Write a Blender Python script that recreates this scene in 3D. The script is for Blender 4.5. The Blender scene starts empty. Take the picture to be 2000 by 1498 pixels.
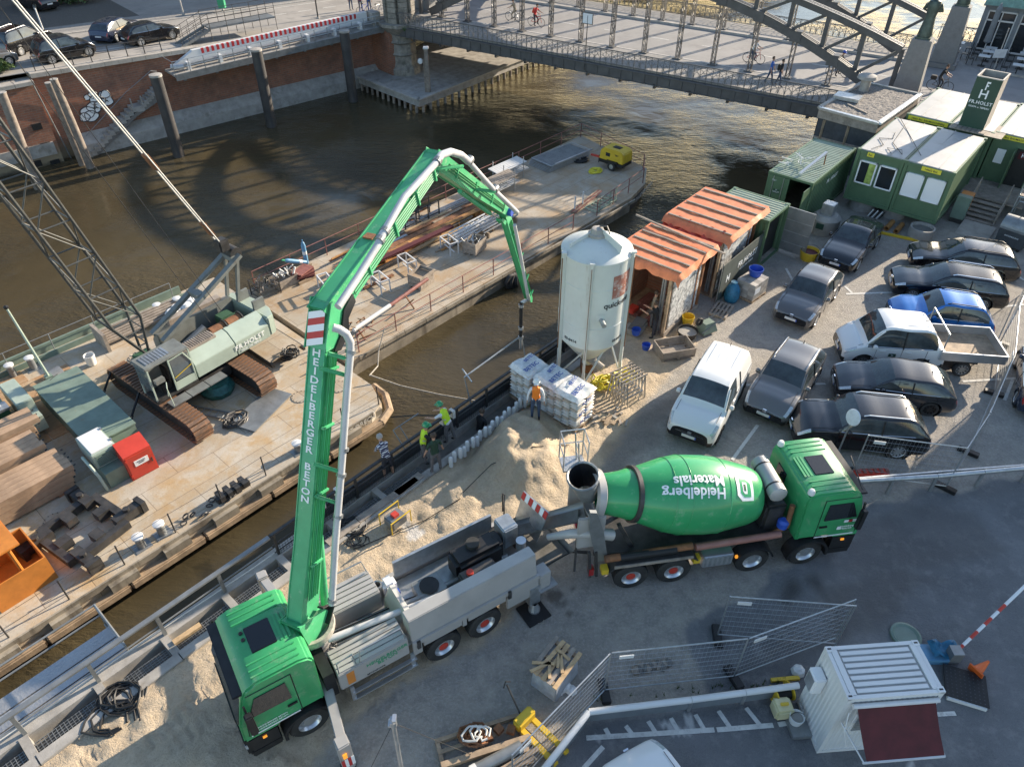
import bpy, bmesh, math, random
import numpy as np
from mathutils import Vector, Matrix, noise
random.seed(7); RNG=np.random.default_rng(7)
sc=bpy.context.scene; COL=sc.collection; PI=math.pi; R_=math.radians
# ---------------------------------------------------------------- camera, sky, sun, exposure
CAM_H=18.95; CAM_P=0.69455; CAM_R=0.00443; CAM_F=1438.6
cd=bpy.data.cameras.new('camera'); cam=bpy.data.objects.new('camera',cd); COL.objects.link(cam); sc.camera=cam
cd.sensor_width=36; cd.lens=CAM_F/2000*36; cd.clip_end=2000; cd.clip_start=.1
cam.location=(0,0,CAM_H)
cam.matrix_world=Matrix.Translation((0,0,CAM_H))@Matrix.Rotation(PI/2-CAM_P,4,'X')@Matrix.Rotation(CAM_R,4,'Z')
SUN_AZ=R_(38.5); SUN_EL=R_(18.5)           # direction towards the sun (from +x, anticlockwise)
w=bpy.data.worlds.new('World'); sc.world=w; w.use_nodes=True
nt=w.node_tree; bg=nt.nodes['Background']; sk=nt.nodes.new('ShaderNodeTexSky'); sk.sky_type='NISHITA'; sk.sun_disc=False
sk.sun_elevation=SUN_EL; sk.sun_rotation=PI/2-SUN_AZ; sk.air_density=1.0; sk.dust_density=.5; sk.ozone_density=1.0
nt.links.new(sk.outputs[0],bg.inputs[0]); bg.inputs[1].default_value=.125
sl=bpy.data.lights.new('sun','SUN'); so=bpy.data.objects.new('sun',sl); COL.objects.link(so)
sl.energy=5.0; sl.angle=R_(.55); sl.color=(1,.86,.68)
sd=Vector((math.cos(SUN_EL)*math.cos(SUN_AZ),math.cos(SUN_EL)*math.sin(SUN_AZ),math.sin(SUN_EL)))
so.rotation_euler=sd.to_track_quat('Z','Y').to_euler(); so.location=sd*60
sc.view_settings.view_transform='Standard'; sc.view_settings.look='None'; sc.view_settings.gamma=1
sc.view_settings.exposure=1.25
# ---------------------------------------------------------------- pixel -> place, site frame
_F=Vector((0,math.cos(CAM_P),-math.sin(CAM_P))); _U0=Vector((0,math.sin(CAM_P),math.cos(CAM_P))); _R0=Vector((1,0,0))
_R=_R0*math.cos(CAM_R)+_U0*math.sin(CAM_R); _U=_U0*math.cos(CAM_R)-_R0*math.sin(CAM_R); _C=Vector((0,0,CAM_H))
def ray(u,v): return _F+_R*((u-1000)/CAM_F)-_U*((v-749)/CAM_F)
def G(u,v,z=0.):                       # point of the photograph that lies on the level z
    d=ray(u,v); t=(z-CAM_H)/d.z; return _C+d*t
def GP(u,v,o,n):                       # ... that lies on the plane through o with normal n
    d=ray(u,v); t=(o-_C).dot(n)/d.dot(n); return _C+d*t
QA=R_(47.9); Qv=Vector((math.cos(QA),math.sin(QA),0)); Nv=Vector((-Qv.y,Qv.x,0)); Zv=Vector((0,0,1))
def S(q,n,z=0.): return Qv*q+Nv*n+Zv*z  # q along the quay edge, n towards the water
def SM(q,n,z=0.,rz=0.): return Matrix.Translation(S(q,n,z))@Matrix.Rotation(QA+rz,4,'Z')
def qn(p): return p.dot(Qv),p.dot(Nv)
WZ=-3.9; DZ=-2.9; ST=2.2; BZ=1.5        # water, barge decks, far street, bridge deck
# ---------------------------------------------------------------- mesh builder
def frame(d,up=None):
    d=d.normalized(); up=Vector(up) if up is not None else Zv
    if abs(d.dot(up))>.985: up=Vector((0,1,0)) if abs(d.y)<.9 else Vector((1,0,0))
    x=d.cross(up).normalized(); y=x.cross(d).normalized(); return x,y
class MB:
    def __init__(s): s.v=[];s.f=[];s.mi=[];s.T=None;s.k=0
    def add(s,vs,fs):
        o=len(s.v)
        s.v+= [(s.T@Vector(p)) for p in vs] if s.T is not None else [Vector(p) for p in vs]
        s.f+=[tuple(i+o for i in f) for f in fs]; s.mi+=[s.k]*len(fs); return s
    def bx(s,x0,x1,y0,y1,z0,z1):
        v=[(x,y,z) for z in (z0,z1) for y in (y0,y1) for x in (x0,x1)]
        return s.add(v,[(0,2,3,1),(4,5,7,6),(0,1,5,4),(2,6,7,3),(0,4,6,2),(1,3,7,5)])
    def box(s,c,z,M=None):
        c=Vector(c);hx,hy,hz=z[0]/2,z[1]/2,z[2]/2
        v=[Vector((x,y,q)) for q in (-hz,hz) for y in (-hy,hy) for x in (-hx,hx)]
        v=[c+((M.to_3x3()@p) if M else p) for p in v]
        return s.add(v,[(0,2,3,1),(4,5,7,6),(0,1,5,4),(2,6,7,3),(0,4,6,2),(1,3,7,5)])
    def bar(s,a,b,w,h=None,up=None):
        a=Vector(a);b=Vector(b);h=h or w;x,y=frame(b-a,up);x*=w/2;y*=h/2
        return s.add([a-x-y,a+x-y,a+x+y,a-x+y,b-x-y,b+x-y,b+x+y,b-x+y],[(0,1,2,3),(7,6,5,4),(0,4,5,1),(1,5,6,2),(2,6,7,3),(3,7,4,0)])
    def tube(s,a,b,r,r2=None,n=8,cap=True):
        a=Vector(a);b=Vector(b);r2=r if r2 is None else r2;x,y=frame(b-a);v=[]
        for c,k in ((a,r),(b,r2)):
            for i in range(n):
                t=2*PI*i/n; v.append(c+x*(k*math.cos(t))+y*(k*math.sin(t)))
        f=[(i,(i+1)%n,n+(i+1)%n,n+i) for i in range(n)]
        if cap: f+=[tuple(range(n-1,-1,-1)),tuple(range(n,2*n))]
        return s.add(v,f)
    def path(s,pts,r,n=6,cap=True):
        pts=[Vector(p) for p in pts]; v=[]; m=len(pts); px=None
        for i,p in enumerate(pts):
            d=(pts[min(i+1,m-1)]-pts[max(i-1,0)]).normalized()
            if px is None: x,y=frame(d)
            else:
                x=(px-d*px.dot(d)); x=x.normalized() if x.length>1e-6 else frame(d)[0]; y=x.cross(d).normalized()
            px=x; rr=r[i] if isinstance(r,(list,tuple)) else r
            v+=[p+x*(rr*math.cos(2*PI*k/n))+y*(rr*math.sin(2*PI*k/n)) for k in range(n)]
        f=[(i*n+k,i*n+(k+1)%n,(i+1)*n+(k+1)%n,(i+1)*n+k) for i in range(m-1) for k in range(n)]
        if cap: f+=[tuple(range(n-1,-1,-1)),tuple(range((m-1)*n,m*n))]
        return s.add(v,f)
    def lathe(s,prof,n=24,M=None,a0=0,a1=2*PI):
        M=M or Matrix(); v=[];m=len(prof);full=abs(a1-a0-2*PI)<1e-6;k=n if full else n+1
        for i in range(k):
            t=a0+(a1-a0)*i/n
            for r,z in prof: v.append(M@Vector((r*math.cos(t),r*math.sin(t),z)))
        f=[(i*m+j,((i+1)%k)*m+j,((i+1)%k)*m+j+1,i*m+j+1) for i in range(n) for j in range(m-1)]
        return s.add(v,f)
    def prism(s,poly,z0,z1,M=None):
        M=M or Matrix();n=len(poly)
        v=[M@Vector((p[0],p[1],z0)) for p in poly]+[M@Vector((p[0],p[1],z1)) for p in poly]
        f=[(i,(i+1)%n,n+(i+1)%n,n+i) for i in range(n)]+[tuple(range(n-1,-1,-1)),tuple(range(n,2*n))]
        return s.add(v,f)
    def quad(s,a,b,c,d): return s.add([a,b,c,d],[(0,1,2,3)])
    def grid(s,P):                       # P[i][j] rows of points
        m=len(P[0]);v=[p for r in P for p in r]
        return s.add(v,[(i*m+j,i*m+j+1,(i+1)*m+j+1,(i+1)*m+j) for i in range(len(P)-1) for j in range(m-1)])
    def mesh(s,name='m'):
        me=bpy.data.meshes.new(name); me.from_pydata([tuple(p) for p in s.v],[],s.f); me.update(); return me
    def build(s,name,mat,parent=None,smooth=False,bevel=0,loc=None,rz=0,fix=True,ang=40):
        me=s.mesh(name)
        if fix or bevel:
            bm=bmesh.new(); bm.from_mesh(me)
            if smooth or bevel: bmesh.ops.remove_doubles(bm,verts=bm.verts,dist=1e-5)
            if bevel:
                ed=[e for e in bm.edges if len(e.link_faces)==2 and e.calc_face_angle(0)>.6]
                bmesh.ops.bevel(bm,geom=ed,offset=bevel,segments=2,affect='EDGES',clamp_overlap=True)
            bmesh.ops.recalc_face_normals(bm,faces=bm.faces); bm.to_mesh(me); bm.free()
        mats=mat if isinstance(mat,(list,tuple)) else [mat]
        for m in mats: me.materials.append(MAT[m] if isinstance(m,str) else m)
        if len(mats)>1 and not bevel: me.polygons.foreach_set('material_index',s.mi)
        if smooth or bevel:
            me.polygons.foreach_set('use_smooth',[True]*len(me.polygons)); me.set_sharp_from_angle(angle=R_(ang))
        return obj(name,me,parent,loc,rz)
def obj(name,me,parent=None,loc=None,rz=0):
    o=bpy.data.objects.new(name,me); COL.objects.link(o)
    if parent is not None: o.parent=parent
    if loc is not None: o.location=loc
    if rz: o.rotation_euler=(0,0,rz)
    return o
def tag(o,label=None,cat=None,group=None,kind=None):
    if label: o['label']=label
    if cat: o['category']=cat
    if group: o['group']=group
    if kind: o['kind']=kind
    return o
def thing(name,label,cat,loc=(0,0,0),rz=0,group=None):
    o=obj(name,None,None,loc,rz); o.empty_display_size=.2; return tag(o,label,cat,group)
def kids(o): return [c for c in bpy.data.objects if c.parent==o]
def dup(root,loc,rz=0,label=None,group=None,sub=None):
    r=root.copy(); COL.objects.link(r); r.location=loc; r.rotation_euler=(0,0,rz)
    if label: r['label']=label
    if group: r['group']=group
    for ch in root.children:
        c=ch.copy(); COL.objects.link(c); c.parent=r
        for g in ch.children:
            d=g.copy(); COL.objects.link(d); d.parent=c
    return r
def inst(me,name,parent,M):              # a further piece that shares a mesh
    o=bpy.data.objects.new(name,me); COL.objects.link(o); o.parent=parent; o.matrix_local=M; return o
def TR(x,y,z,rz=0,ry=0,rx=0): return Matrix.Translation((x,y,z))@Matrix.Rotation(rz,4,'Z')@Matrix.Rotation(ry,4,'Y')@Matrix.Rotation(rx,4,'X')
def axes(o,x,y): x=Vector(x).normalized();z=x.cross(Vector(y)).normalized();y=z.cross(x);return Matrix(((x.x,y.x,z.x,o[0]),(x.y,y.y,z.y,o[1]),(x.z,y.z,z.z,o[2]),(0,0,0,1)))
def text(name,s,size,M,mat,parent=None,bold=.0,ext=.004,align='CENTER',sx=1,space=1,line=1,warp=None):
    cu=bpy.data.curves.new(name,'FONT'); cu.body=s; cu.size=size; cu.align_x=align; cu.align_y='CENTER'; cu.extrude=ext; cu.offset=bold*size; cu.space_character=space; cu.space_line=line; cu.resolution_u=2
    o=bpy.data.objects.new(name,cu); me=bpy.data.meshes.new_from_object(o); bpy.data.objects.remove(o); bpy.data.curves.remove(cu)
    if warp:
        bm=bmesh.new(); bm.from_mesh(me)
        for _ in range(3):
            le=[e for e in bm.edges if e.calc_length()>size*.3]
            if not le: break
            bmesh.ops.subdivide_edges(bm,edges=le,cuts=1); bmesh.ops.triangulate(bm,faces=bm.faces)
        bm.to_mesh(me); bm.free()
    for v in me.vertices:
        p=Vector((v.co.x*sx,v.co.y,v.co.z)); v.co=warp(p) if warp else M@p
    me.materials.clear(); me.materials.append(MAT[mat]); return obj(name,me,parent)
# ---------------------------------------------------------------- materials
MAT={}
def _n(nt,t,**k):
    n=nt.nodes.new(t)
    for a,b in k.items(): setattr(n,a,b)
    return n
def _ramp(nt,fac,stops):
    r=_n(nt,'ShaderNodeValToRGB'); e=r.color_ramp.elements
    while len(e)<len(stops): e.new(.5)
    for i,(p,c) in enumerate(stops): e[i].position=p; e[i].color=(*c,1) if not isinstance(c,(int,float)) else (c,c,c,1)
    nt.links.new(fac,r.inputs[0]); return r.outputs[0]
def _noise(nt,co,scale,detail=5,rough=.6,dist=0):
    n=_n(nt,'ShaderNodeTexNoise'); n.inputs['Scale'].default_value=scale; n.inputs['Detail'].default_value=detail; n.inputs['Roughness'].default_value=rough; n.inputs['Distortion'].default_value=dist
    nt.links.new(co,n.inputs['Vector']); return n.outputs['Fac']
def _mix(nt,fac,a,b,mode='MIX'):
    m=_n(nt,'ShaderNodeMix',data_type='RGBA',blend_type=mode); L=nt.links
    for i,x in ((0,fac),(6,a),(7,b)):
        s=m.inputs[i]
        if isinstance(x,(int,float)): s.default_value=x if i==0 else (x,x,x,1)
        elif isinstance(x,tuple): s.default_value=(*x,1)
        else: L.new(x,s)
    return m.outputs[2]
def mat(name,col,rough=.6,metal=0,var=.12,vs=2.,dirt=None,ds=1.2,dc=.5,bump=.0,bs=30,coat=0,spec=.5,alpha=1,streak=False,emit=0,world=False):
    m=bpy.data.materials.new(name); m.use_nodes=True; nt=m.node_tree; L=nt.links; b=nt.nodes['Principled BSDF']; MAT[name]=m
    tc=_n(nt,'ShaderNodeTexCoord'); co=tc.outputs['Object']
    if world:
        g=_n(nt,'ShaderNodeNewGeometry'); co=g.outputs['Position']
    c=None
    if var:
        f=_noise(nt,co,vs,6,.62)
        lo=tuple(max(0,x*(1-var*1.6)) for x in col); hi=tuple(min(1,x*(1+var*1.2)) for x in col)
        c=_ramp(nt,f,[(.3,lo),(.7,hi)])
    if dirt:
        cc=co
        if streak:
            mp=_n(nt,'ShaderNodeMapping'); mp.inputs['Scale'].default_value=(1,1,.12); L.new(co,mp.inputs[0]); cc=mp.outputs[0]
        f=_noise(nt,cc,ds,8,.7); f=_ramp(nt,f,[(dc,0.),(min(1,dc+.16),1.)]); c=_mix(nt,f,c if c is not None else col,dirt)
    if c is not None: L.new(c,b.inputs['Base Color'])
    else: b.inputs['Base Color'].default_value=(*col,1)
    b.inputs['Roughness'].default_value=rough; b.inputs['Metallic'].default_value=metal; b.inputs['Specular IOR Level'].default_value=spec
    if coat: b.inputs['Coat Weight'].default_value=coat; b.inputs['Coat Roughness'].default_value=.06
    if alpha<1: b.inputs['Alpha'].default_value=alpha
    if emit: b.inputs['Emission Color'].default_value=(*col,1); b.inputs['Emission Strength'].default_value=emit
    if bump:
        f=_noise(nt,co,bs,6,.65); bp=_n(nt,'ShaderNodeBump'); bp.inputs['Strength'].default_value=bump; bp.inputs['Distance'].default_value=.03; L.new(f,bp.inputs['Height']); L.new(bp.outputs[0],b.inputs['Normal'])
    return m
mat('green_paint',(.04,.31,.11),.4,var=.12,vs=1.2,dirt=(.20,.34,.20),ds=3,dc=.56,coat=.35)
mat('green_drum',(.032,.32,.11),.36,var=.08,vs=.8,dirt=(.20,.38,.22),ds=3.2,dc=.57,coat=.4)
mat('green_boom',(.065,.38,.165),.45,var=.1,vs=1.5,dirt=(.26,.46,.28),ds=4,dc=.58,coat=.2)
mat('dark_green',(.045,.105,.05),.5,var=.12,vs=1.5,dirt=(.12,.13,.09),ds=2,dc=.62)
mat('container_green',(.09,.155,.085),.45,var=.1,vs=1,dirt=(.12,.12,.08),ds=3,dc=.66,streak=True)
mat('old_green',(.175,.235,.19),.5,var=.12,vs=2,dirt=(.22,.16,.09),ds=2.2,dc=.6)
mat('sign_green',(.02,.06,.04),.45,var=.1,vs=1)
mat('roof_green',(.28,.34,.25),.5,var=.15,vs=1.5,dirt=(.25,.2,.12),ds=3,dc=.58)
mat('crane_green',(.36,.43,.36),.42,var=.08,vs=1,dirt=(.2,.2,.15),ds=2,dc=.62,coat=.2)
mat('crane_grey',(.18,.19,.175),.5,var=.15,vs=2,dirt=(.12,.1,.08),ds=3,dc=.58)
mat('boom_steel',(.075,.078,.075),.45,.3,var=.2,vs=3)
mat('dark_steel',(.06,.058,.056),.5,.3,var=.3,vs=3,dirt=(.1,.06,.035),ds=3,dc=.6)
mat('grey_steel',(.26,.27,.27),.42,.5,var=.15,vs=2,dirt=(.2,.17,.14),ds=3,dc=.6)
mat('galv',(.46,.48,.49),.38,.75,var=.15,vs=4,dirt=(.3,.29,.27),ds=4,dc=.6)
mat('alu',(.62,.63,.64),.32,.8,var=.08,vs=2)
mat('silver',(.42,.42,.43),.3,.85,var=.06,vs=1)
mat('chrome',(.75,.75,.76),.12,1,var=0)
mat('pump_grey',(.40,.385,.365),.42,.15,var=.07,vs=1.2,dirt=(.34,.31,.26),ds=2,dc=.6)
mat('pipe_grey',(.50,.50,.50),.42,.1,var=.08,vs=2,dirt=(.42,.38,.33),ds=4,dc=.6)
mat('rust',(.24,.105,.045),.8,var=.35,vs=2,dirt=(.13,.06,.03),ds=3,dc=.5,bump=.3)
mat('rust_beam',(.42,.20,.06),.75,var=.35,vs=1.5,dirt=(.13,.07,.035),ds=2,dc=.52,bump=.2)
mat('track_rust',(.17,.105,.07),.7,.2,var=.3,vs=3,dirt=(.3,.13,.05),ds=3,dc=.5)
mat('red_rail',(.26,.10,.08),.6,var=.25,vs=4)
mat('black',(.014,.014,.015),.5,var=.3,vs=5)
mat('black_gloss',(.012,.012,.014),.25,var=0,coat=.3)
mat('rubber',(.03,.029,.027),.75,var=.3,vs=4,dirt=(.12,.105,.085),ds=5,dc=.62)
mat('white',(.66,.66,.645),.45,var=.04,vs=1,dirt=(.5,.47,.42),ds=2,dc=.68)
mat('white_clean',(.78,.78,.78),.35,var=0,coat=.2)
mat('white_roof',(.43,.42,.40),.55,var=.08,vs=.7,dirt=(.33,.31,.27),ds=1.1,dc=.56)
mat('white_text',(.82,.83,.82),.5,var=0)
mat('dark_text',(.03,.03,.035),.5,var=0)
mat('blue_text',(.03,.08,.3),.5,var=0)
mat('green_text',(.03,.27,.13),.5,var=0)
mat('yellow',(.62,.42,.03),.45,var=.08,vs=2,dirt=(.3,.22,.1),ds=3,dc=.66)
mat('yellow_sign',(.72,.62,.05),.5,var=0)
mat('orange',(.55,.20,.035),.5,var=.12,vs=2,dirt=(.3,.1,.03),ds=3,dc=.6)
mat('cone_orange',(.72,.13,.02),.5,var=.05)
mat('red',(.52,.05,.03),.45,var=.08,vs=2,dirt=(.4,.12,.08),ds=3,dc=.62)
mat('red_mark',(.5,.03,.03),.45,var=0)
mat('blue',(.03,.09,.45),.4,var=.08,vs=3)
mat('blue_gas',(.10,.25,.40),.45,var=.15,vs=4)
mat('sheet_blue',(.02,.15,.27),.5,var=.3,vs=5)
mat('teal_sheet',(.02,.11,.10),.45,var=.35,vs=6)
mat('maroon',(.085,.012,.016),.75,var=.15,vs=3)
mat('wood',(.34,.25,.165),.75,var=.25,vs=3,dirt=(.2,.15,.11),ds=4,dc=.55,bump=.15)
mat('wood_grey',(.30,.255,.21),.8,var=.22,vs=3,dirt=(.17,.14,.11),ds=4,dc=.55,bump=.15)
mat('wood_new',(.48,.33,.18),.7,var=.2,vs=4)
mat('timber',(.37,.25,.16),.75,var=.2,vs=1.5,dirt=(.24,.15,.09),ds=2,dc=.55,bump=.12)
mat('timber_side',(.30,.165,.095),.8,var=.25,vs=2,dirt=(.18,.1,.06),ds=2,dc=.55,bump=.12)
mat('pile_wood',(.235,.195,.16),.85,var=.25,vs=3,dirt=(.1,.08,.06),ds=3,dc=.55,streak=True,bump=.2)
mat('pile_steel',(.05,.047,.046),.6,var=.25,vs=1,dirt=(.12,.09,.065),ds=2,dc=.56,streak=True)
mat('concrete',(.34,.32,.29),.85,var=.18,vs=1.5,dirt=(.2,.18,.15),ds=1.2,dc=.55,bump=.15)
mat('concrete_dark',(.17,.16,.145),.85,var=.2,vs=1.5,dirt=(.09,.085,.07),ds=1,dc=.52,bump=.15)
mat('stone',(.26,.235,.20),.85,var=.25,vs=2,dirt=(.10,.10,.08),ds=1.5,dc=.5,bump=.3,bs=8)
mat('granite',(.20,.195,.19),.7,var=.08,vs=6,dirt=(.15,.145,.14),ds=1.5,dc=.56)
mat('coping',(.37,.34,.30),.8,var=.15,vs=2,dirt=(.22,.2,.17),ds=2,dc=.6,bump=.1)
mat('hull',(.30,.26,.20),.75,var=.25,vs=1.2,dirt=(.12,.10,.075),ds=1.6,dc=.5,streak=True,bump=.15)
mat('hull_black',(.03,.03,.032),.6,var=.3,vs=2,dirt=(.12,.09,.06),ds=2.5,dc=.62)
mat('fender_wood',(.33,.24,.155),.8,var=.25,vs=2,dirt=(.16,.11,.07),ds=3,dc=.55,bump=.2)
mat('bridge_steel',(.10,.098,.098),.5,.2,var=.15,vs=1.5)
mat('bridge_light',(.19,.183,.178),.55,.1,var=.12,vs=2)
mat('roadway',(.27,.26,.25),.85,var=.08,vs=.5,dirt=(.22,.21,.205),ds=.6,dc=.5)
mat('street',(.30,.28,.255),.88,var=.1,vs=.4,dirt=(.22,.21,.195),ds=.5,dc=.5)
mat('paving',(.27,.255,.235),.85,var=.15,vs=4,bump=.2,bs=12)
mat('kerb',(.44,.41,.37),.8,var=.15,vs=2)
mat('silo_white',(.60,.62,.58),.5,var=.06,vs=.8,dirt=(.36,.30,.23),ds=4,dc=.60,streak=True)
mat('tarp',(.68,.215,.085),.5,var=.15,vs=2.5,bump=.25,bs=7)
mat('tarp_red',(.52,.07,.03),.5,var=.2,vs=3,bump=.6,bs=4)
mat('bag',(.60,.585,.55),.55,var=.12,vs=5,bump=.3,bs=12)
mat('bag_tan',(.46,.39,.31),.65,var=.15,vs=5,bump=.3,bs=12)
mat('plastic_white',(.66,.67,.66),.35,var=.15,vs=6,bump=.4,bs=7)
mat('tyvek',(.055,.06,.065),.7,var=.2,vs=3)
mat('banner',(.07,.085,.075),.7,var=.15,vs=2)
mat('awning_rail',(.62,.62,.62),.5,var=.05)
mat('rubber_mat',(.02,.02,.021),.7,var=.2,vs=8)
mat('gravel_roof',(.21,.19,.17),.9,var=.45,vs=14,bump=.9,bs=16)
mat('copper_green',(.19,.36,.33),.6,var=.2,vs=3)
mat('rest_grey',(.19,.215,.235),.55,var=.1,vs=2)
mat('statue',(.085,.115,.10),.5,.4,var=.3,vs=3)
mat('skin',(.50,.29,.20),.55,var=.08,vs=10)
mat('hair',(.07,.045,.03),.7,var=.2,vs=20)
mat('hair_grey',(.35,.33,.31),.7,var=.1,vs=20)
mat('hivis',(.55,.80,.03),.6,var=.05,vs=6)
mat('hivis_orange',(.85,.22,.02),.6,var=.05,vs=6)
mat('reflective',(.62,.64,.62),.3,.3,var=0)
mat('helmet_green',(.01,.25,.09),.3,var=0,coat=.4)
mat('helmet_white',(.75,.75,.72),.3,var=0,coat=.4)
mat('trousers_grey',(.125,.12,.125),.8,var=.2,vs=8)
mat('trousers_dark',(.03,.033,.045),.8,var=.2,vs=8)
mat('jeans',(.05,.075,.13),.8,var=.2,vs=8)
mat('shirt_green',(.018,.05,.03),.8,var=.15,vs=6)
mat('shirt_black',(.015,.015,.017),.8,var=.15,vs=6)
mat('shirt_blue',(.03,.12,.42),.8,var=.1,vs=6)
mat('shirt_white',(.66,.68,.70),.8,var=.08,vs=6)
mat('shirt_red',(.45,.03,.03),.8,var=.1,vs=6)
mat('khaki',(.27,.22,.16),.8,var=.15,vs=6)
mat('boots',(.02,.019,.018),.7,var=.2,vs=8)
mat('car_glass',(.04,.052,.056),.05,var=.5,vs=1.3,spec=.9)  # pale mottled base paints in sky reflection and the interior behind
mat('window_glass',(.02,.024,.027),.06,var=0,spec=.8)
mat('glass_light',(.10,.12,.13),.08,var=.2,vs=1.,spec=.8)
mat('curtain',(.33,.42,.10),.8,var=.3,vs=4)
mat('headlight',(.55,.58,.6),.08,.2,var=.2,vs=20,coat=.8)
mat('taillight',(.35,.01,.01),.12,var=0,coat=.8)
mat('indicator',(.8,.3,.03),.3,var=0,emit=.4)
mat('plate',(.7,.7,.68),.5,var=0)
mat('leaf',(.06,.10,.025),.7,var=.4,vs=6)
mat('bark',(.09,.07,.055),.85,var=.3,vs=5)
mat('pvc_brown',(.33,.15,.115),.5,var=.12,vs=3,dirt=(.3,.22,.18),ds=3,dc=.6)
mat('hose',(.012,.012,.012),.55,var=.2,vs=5)
mat('rope',(.36,.33,.28),.85,var=.2,vs=12)
mat('cable_white',(.6,.58,.53),.6,var=.1,vs=5)
mat('paint_line',(.60,.59,.55),.75,var=.1,vs=4,dirt=(.33,.31,.29),ds=5,dc=.54)
mat('cobble',(.10,.095,.085),.85,var=.3,vs=12,bump=.5,bs=14)
for nm,c,r,k in (('car_black',(.009,.009,.011),.22,.9),('car_dark',(.028,.029,.033),.25,.85),('car_grey',(.115,.112,.112),.28,.8),('car_grey2',(.15,.147,.145),.28,.8),('car_blue',(.015,.15,.48),.25,.9),('car_white',(.72,.72,.70),.3,.6),('car_indigo',(.022,.03,.06),.22,.9)):
    mat(nm,c,r,.0 if nm in('car_white',) else .25,var=0,coat=k)
def mat_checked():
    m=mat('shirt_check',(.6,.6,.62),.8,var=0); nt=m.node_tree; b=nt.nodes['Principled BSDF']; tc=_n(nt,'ShaderNodeTexCoord'); o=None
    for ax in (0,2):
        wv=_n(nt,'ShaderNodeTexWave'); wv.bands_direction='XYZ'[ax]; wv.inputs['Scale'].default_value=4.2; nt.links.new(tc.outputs['Object'],wv.inputs[0])
        f=_ramp(nt,wv.outputs['Fac'],[(.55,0.),(.62,1.)]); o=_mix(nt,f,o if o is not None else (.66,.66,.68),(.10,.10,.17),'MULTIPLY' if o is not None else 'MIX')
    nt.links.new(o,b.inputs['Base Color'])
mat_checked()
def mat_brick():
    m=mat('brick_wall',(.3,.13,.08),.85,var=0); nt=m.node_tree;L=nt.links;b=nt.nodes['Principled BSDF']; tc=_n(nt,'ShaderNodeTexCoord')
    bt=_n(nt,'ShaderNodeTexBrick'); bt.inputs['Scale'].default_value=1; bt.inputs['Brick Width'].default_value=.5; bt.inputs['Row Height'].default_value=.16; bt.inputs['Mortar Size'].default_value=.018
    bt.inputs['Color1'].default_value=(.33,.125,.07,1); bt.inputs['Color2'].default_value=(.22,.10,.065,1); bt.inputs['Mortar'].default_value=(.27,.19,.14,1); bt.inputs['Bias'].default_value=-.2
    mp=_n(nt,'ShaderNodeMapping'); L.new(tc.outputs['Object'],mp.inputs[0]); mp.inputs['Rotation'].default_value=(R_(90),0,0); L.new(mp.outputs[0],bt.inputs[0])
    f=_noise(nt,tc.outputs['Object'],.5,8,.7); f2=_noise(nt,tc.outputs['Object'],2.2,6,.7)
    c=_mix(nt,_ramp(nt,f,[(.42,0.),(.7,.8)]),bt.outputs[0],(.13,.075,.055)); c=_mix(nt,_ramp(nt,f2,[(.5,0.),(.75,.7)]),c,(.36,.19,.12))
    sx=_n(nt,'ShaderNodeSeparateXYZ'); L.new(tc.outputs['Object'],sx.inputs[0])
    ad=_n(nt,'ShaderNodeMath',operation='MULTIPLY_ADD'); L.new(f,ad.inputs[0]); ad.inputs[1].default_value=1.4; L.new(sx.outputs['Z'],ad.inputs[2])
    mud=_ramp(nt,_n_map(nt,ad.outputs[0],-2.6,-1.6),[(0.,1.),(1.,0.)]); c=_mix(nt,mud,c,(.25,.20,.13)); 
    wet_dark=_ramp(nt,_n_map(nt,ad.outputs[0],-3.3,-2.9),[(0.,1.),(1.,0.)]); c=_mix(nt,wet_dark,c,(.05,.043,.03))
    L.new(c,b.inputs['Base Color'])
def _n_map(nt,v,a,b):
    m=_n(nt,'ShaderNodeMapRange'); m.inputs[1].default_value=a; m.inputs[2].default_value=b; nt.links.new(v,m.inputs[0]); return m.outputs[0]
mat_brick()
def mat_deck(name,base,rustc,pale,s=.55):
    m=mat(name,base,.8,var=0); nt=m.node_tree;L=nt.links;b=nt.nodes['Principled BSDF']; tc=_n(nt,'ShaderNodeTexCoord'); co=tc.outputs['Object']
    c=_mix(nt,_ramp(nt,_noise(nt,co,s,9,.68,.4),[(.42,0.),(.66,1.)]),base,rustc); c=_mix(nt,_ramp(nt,_noise(nt,co,s*1.7,9,.7,.3),[(.5,0.),(.68,.9)]),c,pale)
    c=_mix(nt,_ramp(nt,_noise(nt,co,9,6,.7),[(.52,0.),(.75,.5)]),c,tuple(x*.45 for x in base))
    bt=_n(nt,'ShaderNodeTexBrick'); bt.inputs['Scale'].default_value=1; bt.inputs['Brick Width'].default_value=3.1; bt.inputs['Row Height'].default_value=1.25; bt.inputs['Mortar Size'].default_value=.012
    bt.inputs['Color1'].default_value=(1,1,1,1); bt.inputs['Color2'].default_value=(.86,.86,.86,1); bt.inputs['Mortar'].default_value=(.45,.42,.4,1); L.new(co,bt.inputs[0]); c=_mix(nt,1.,c,bt.outputs[0],'MULTIPLY')
    L.new(c,b.inputs['Base Color']); bp=_n(nt,'ShaderNodeBump'); bp.inputs['Strength'].default_value=.25; bp.inputs['Distance'].default_value=.03; L.new(_noise(nt,co,14,6,.7),bp.inputs['Height']); L.new(bp.outputs[0],b.inputs['Normal'])
mat_deck('deck',(.47,.41,.325),(.46,.31,.155),(.55,.50,.415))
mat_deck('deck_old',(.42,.36,.275),(.39,.26,.14),(.50,.44,.355),.4)
mat_deck('deck_planks',(.44,.29,.16),(.38,.21,.10),(.50,.38,.25),.6)
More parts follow.
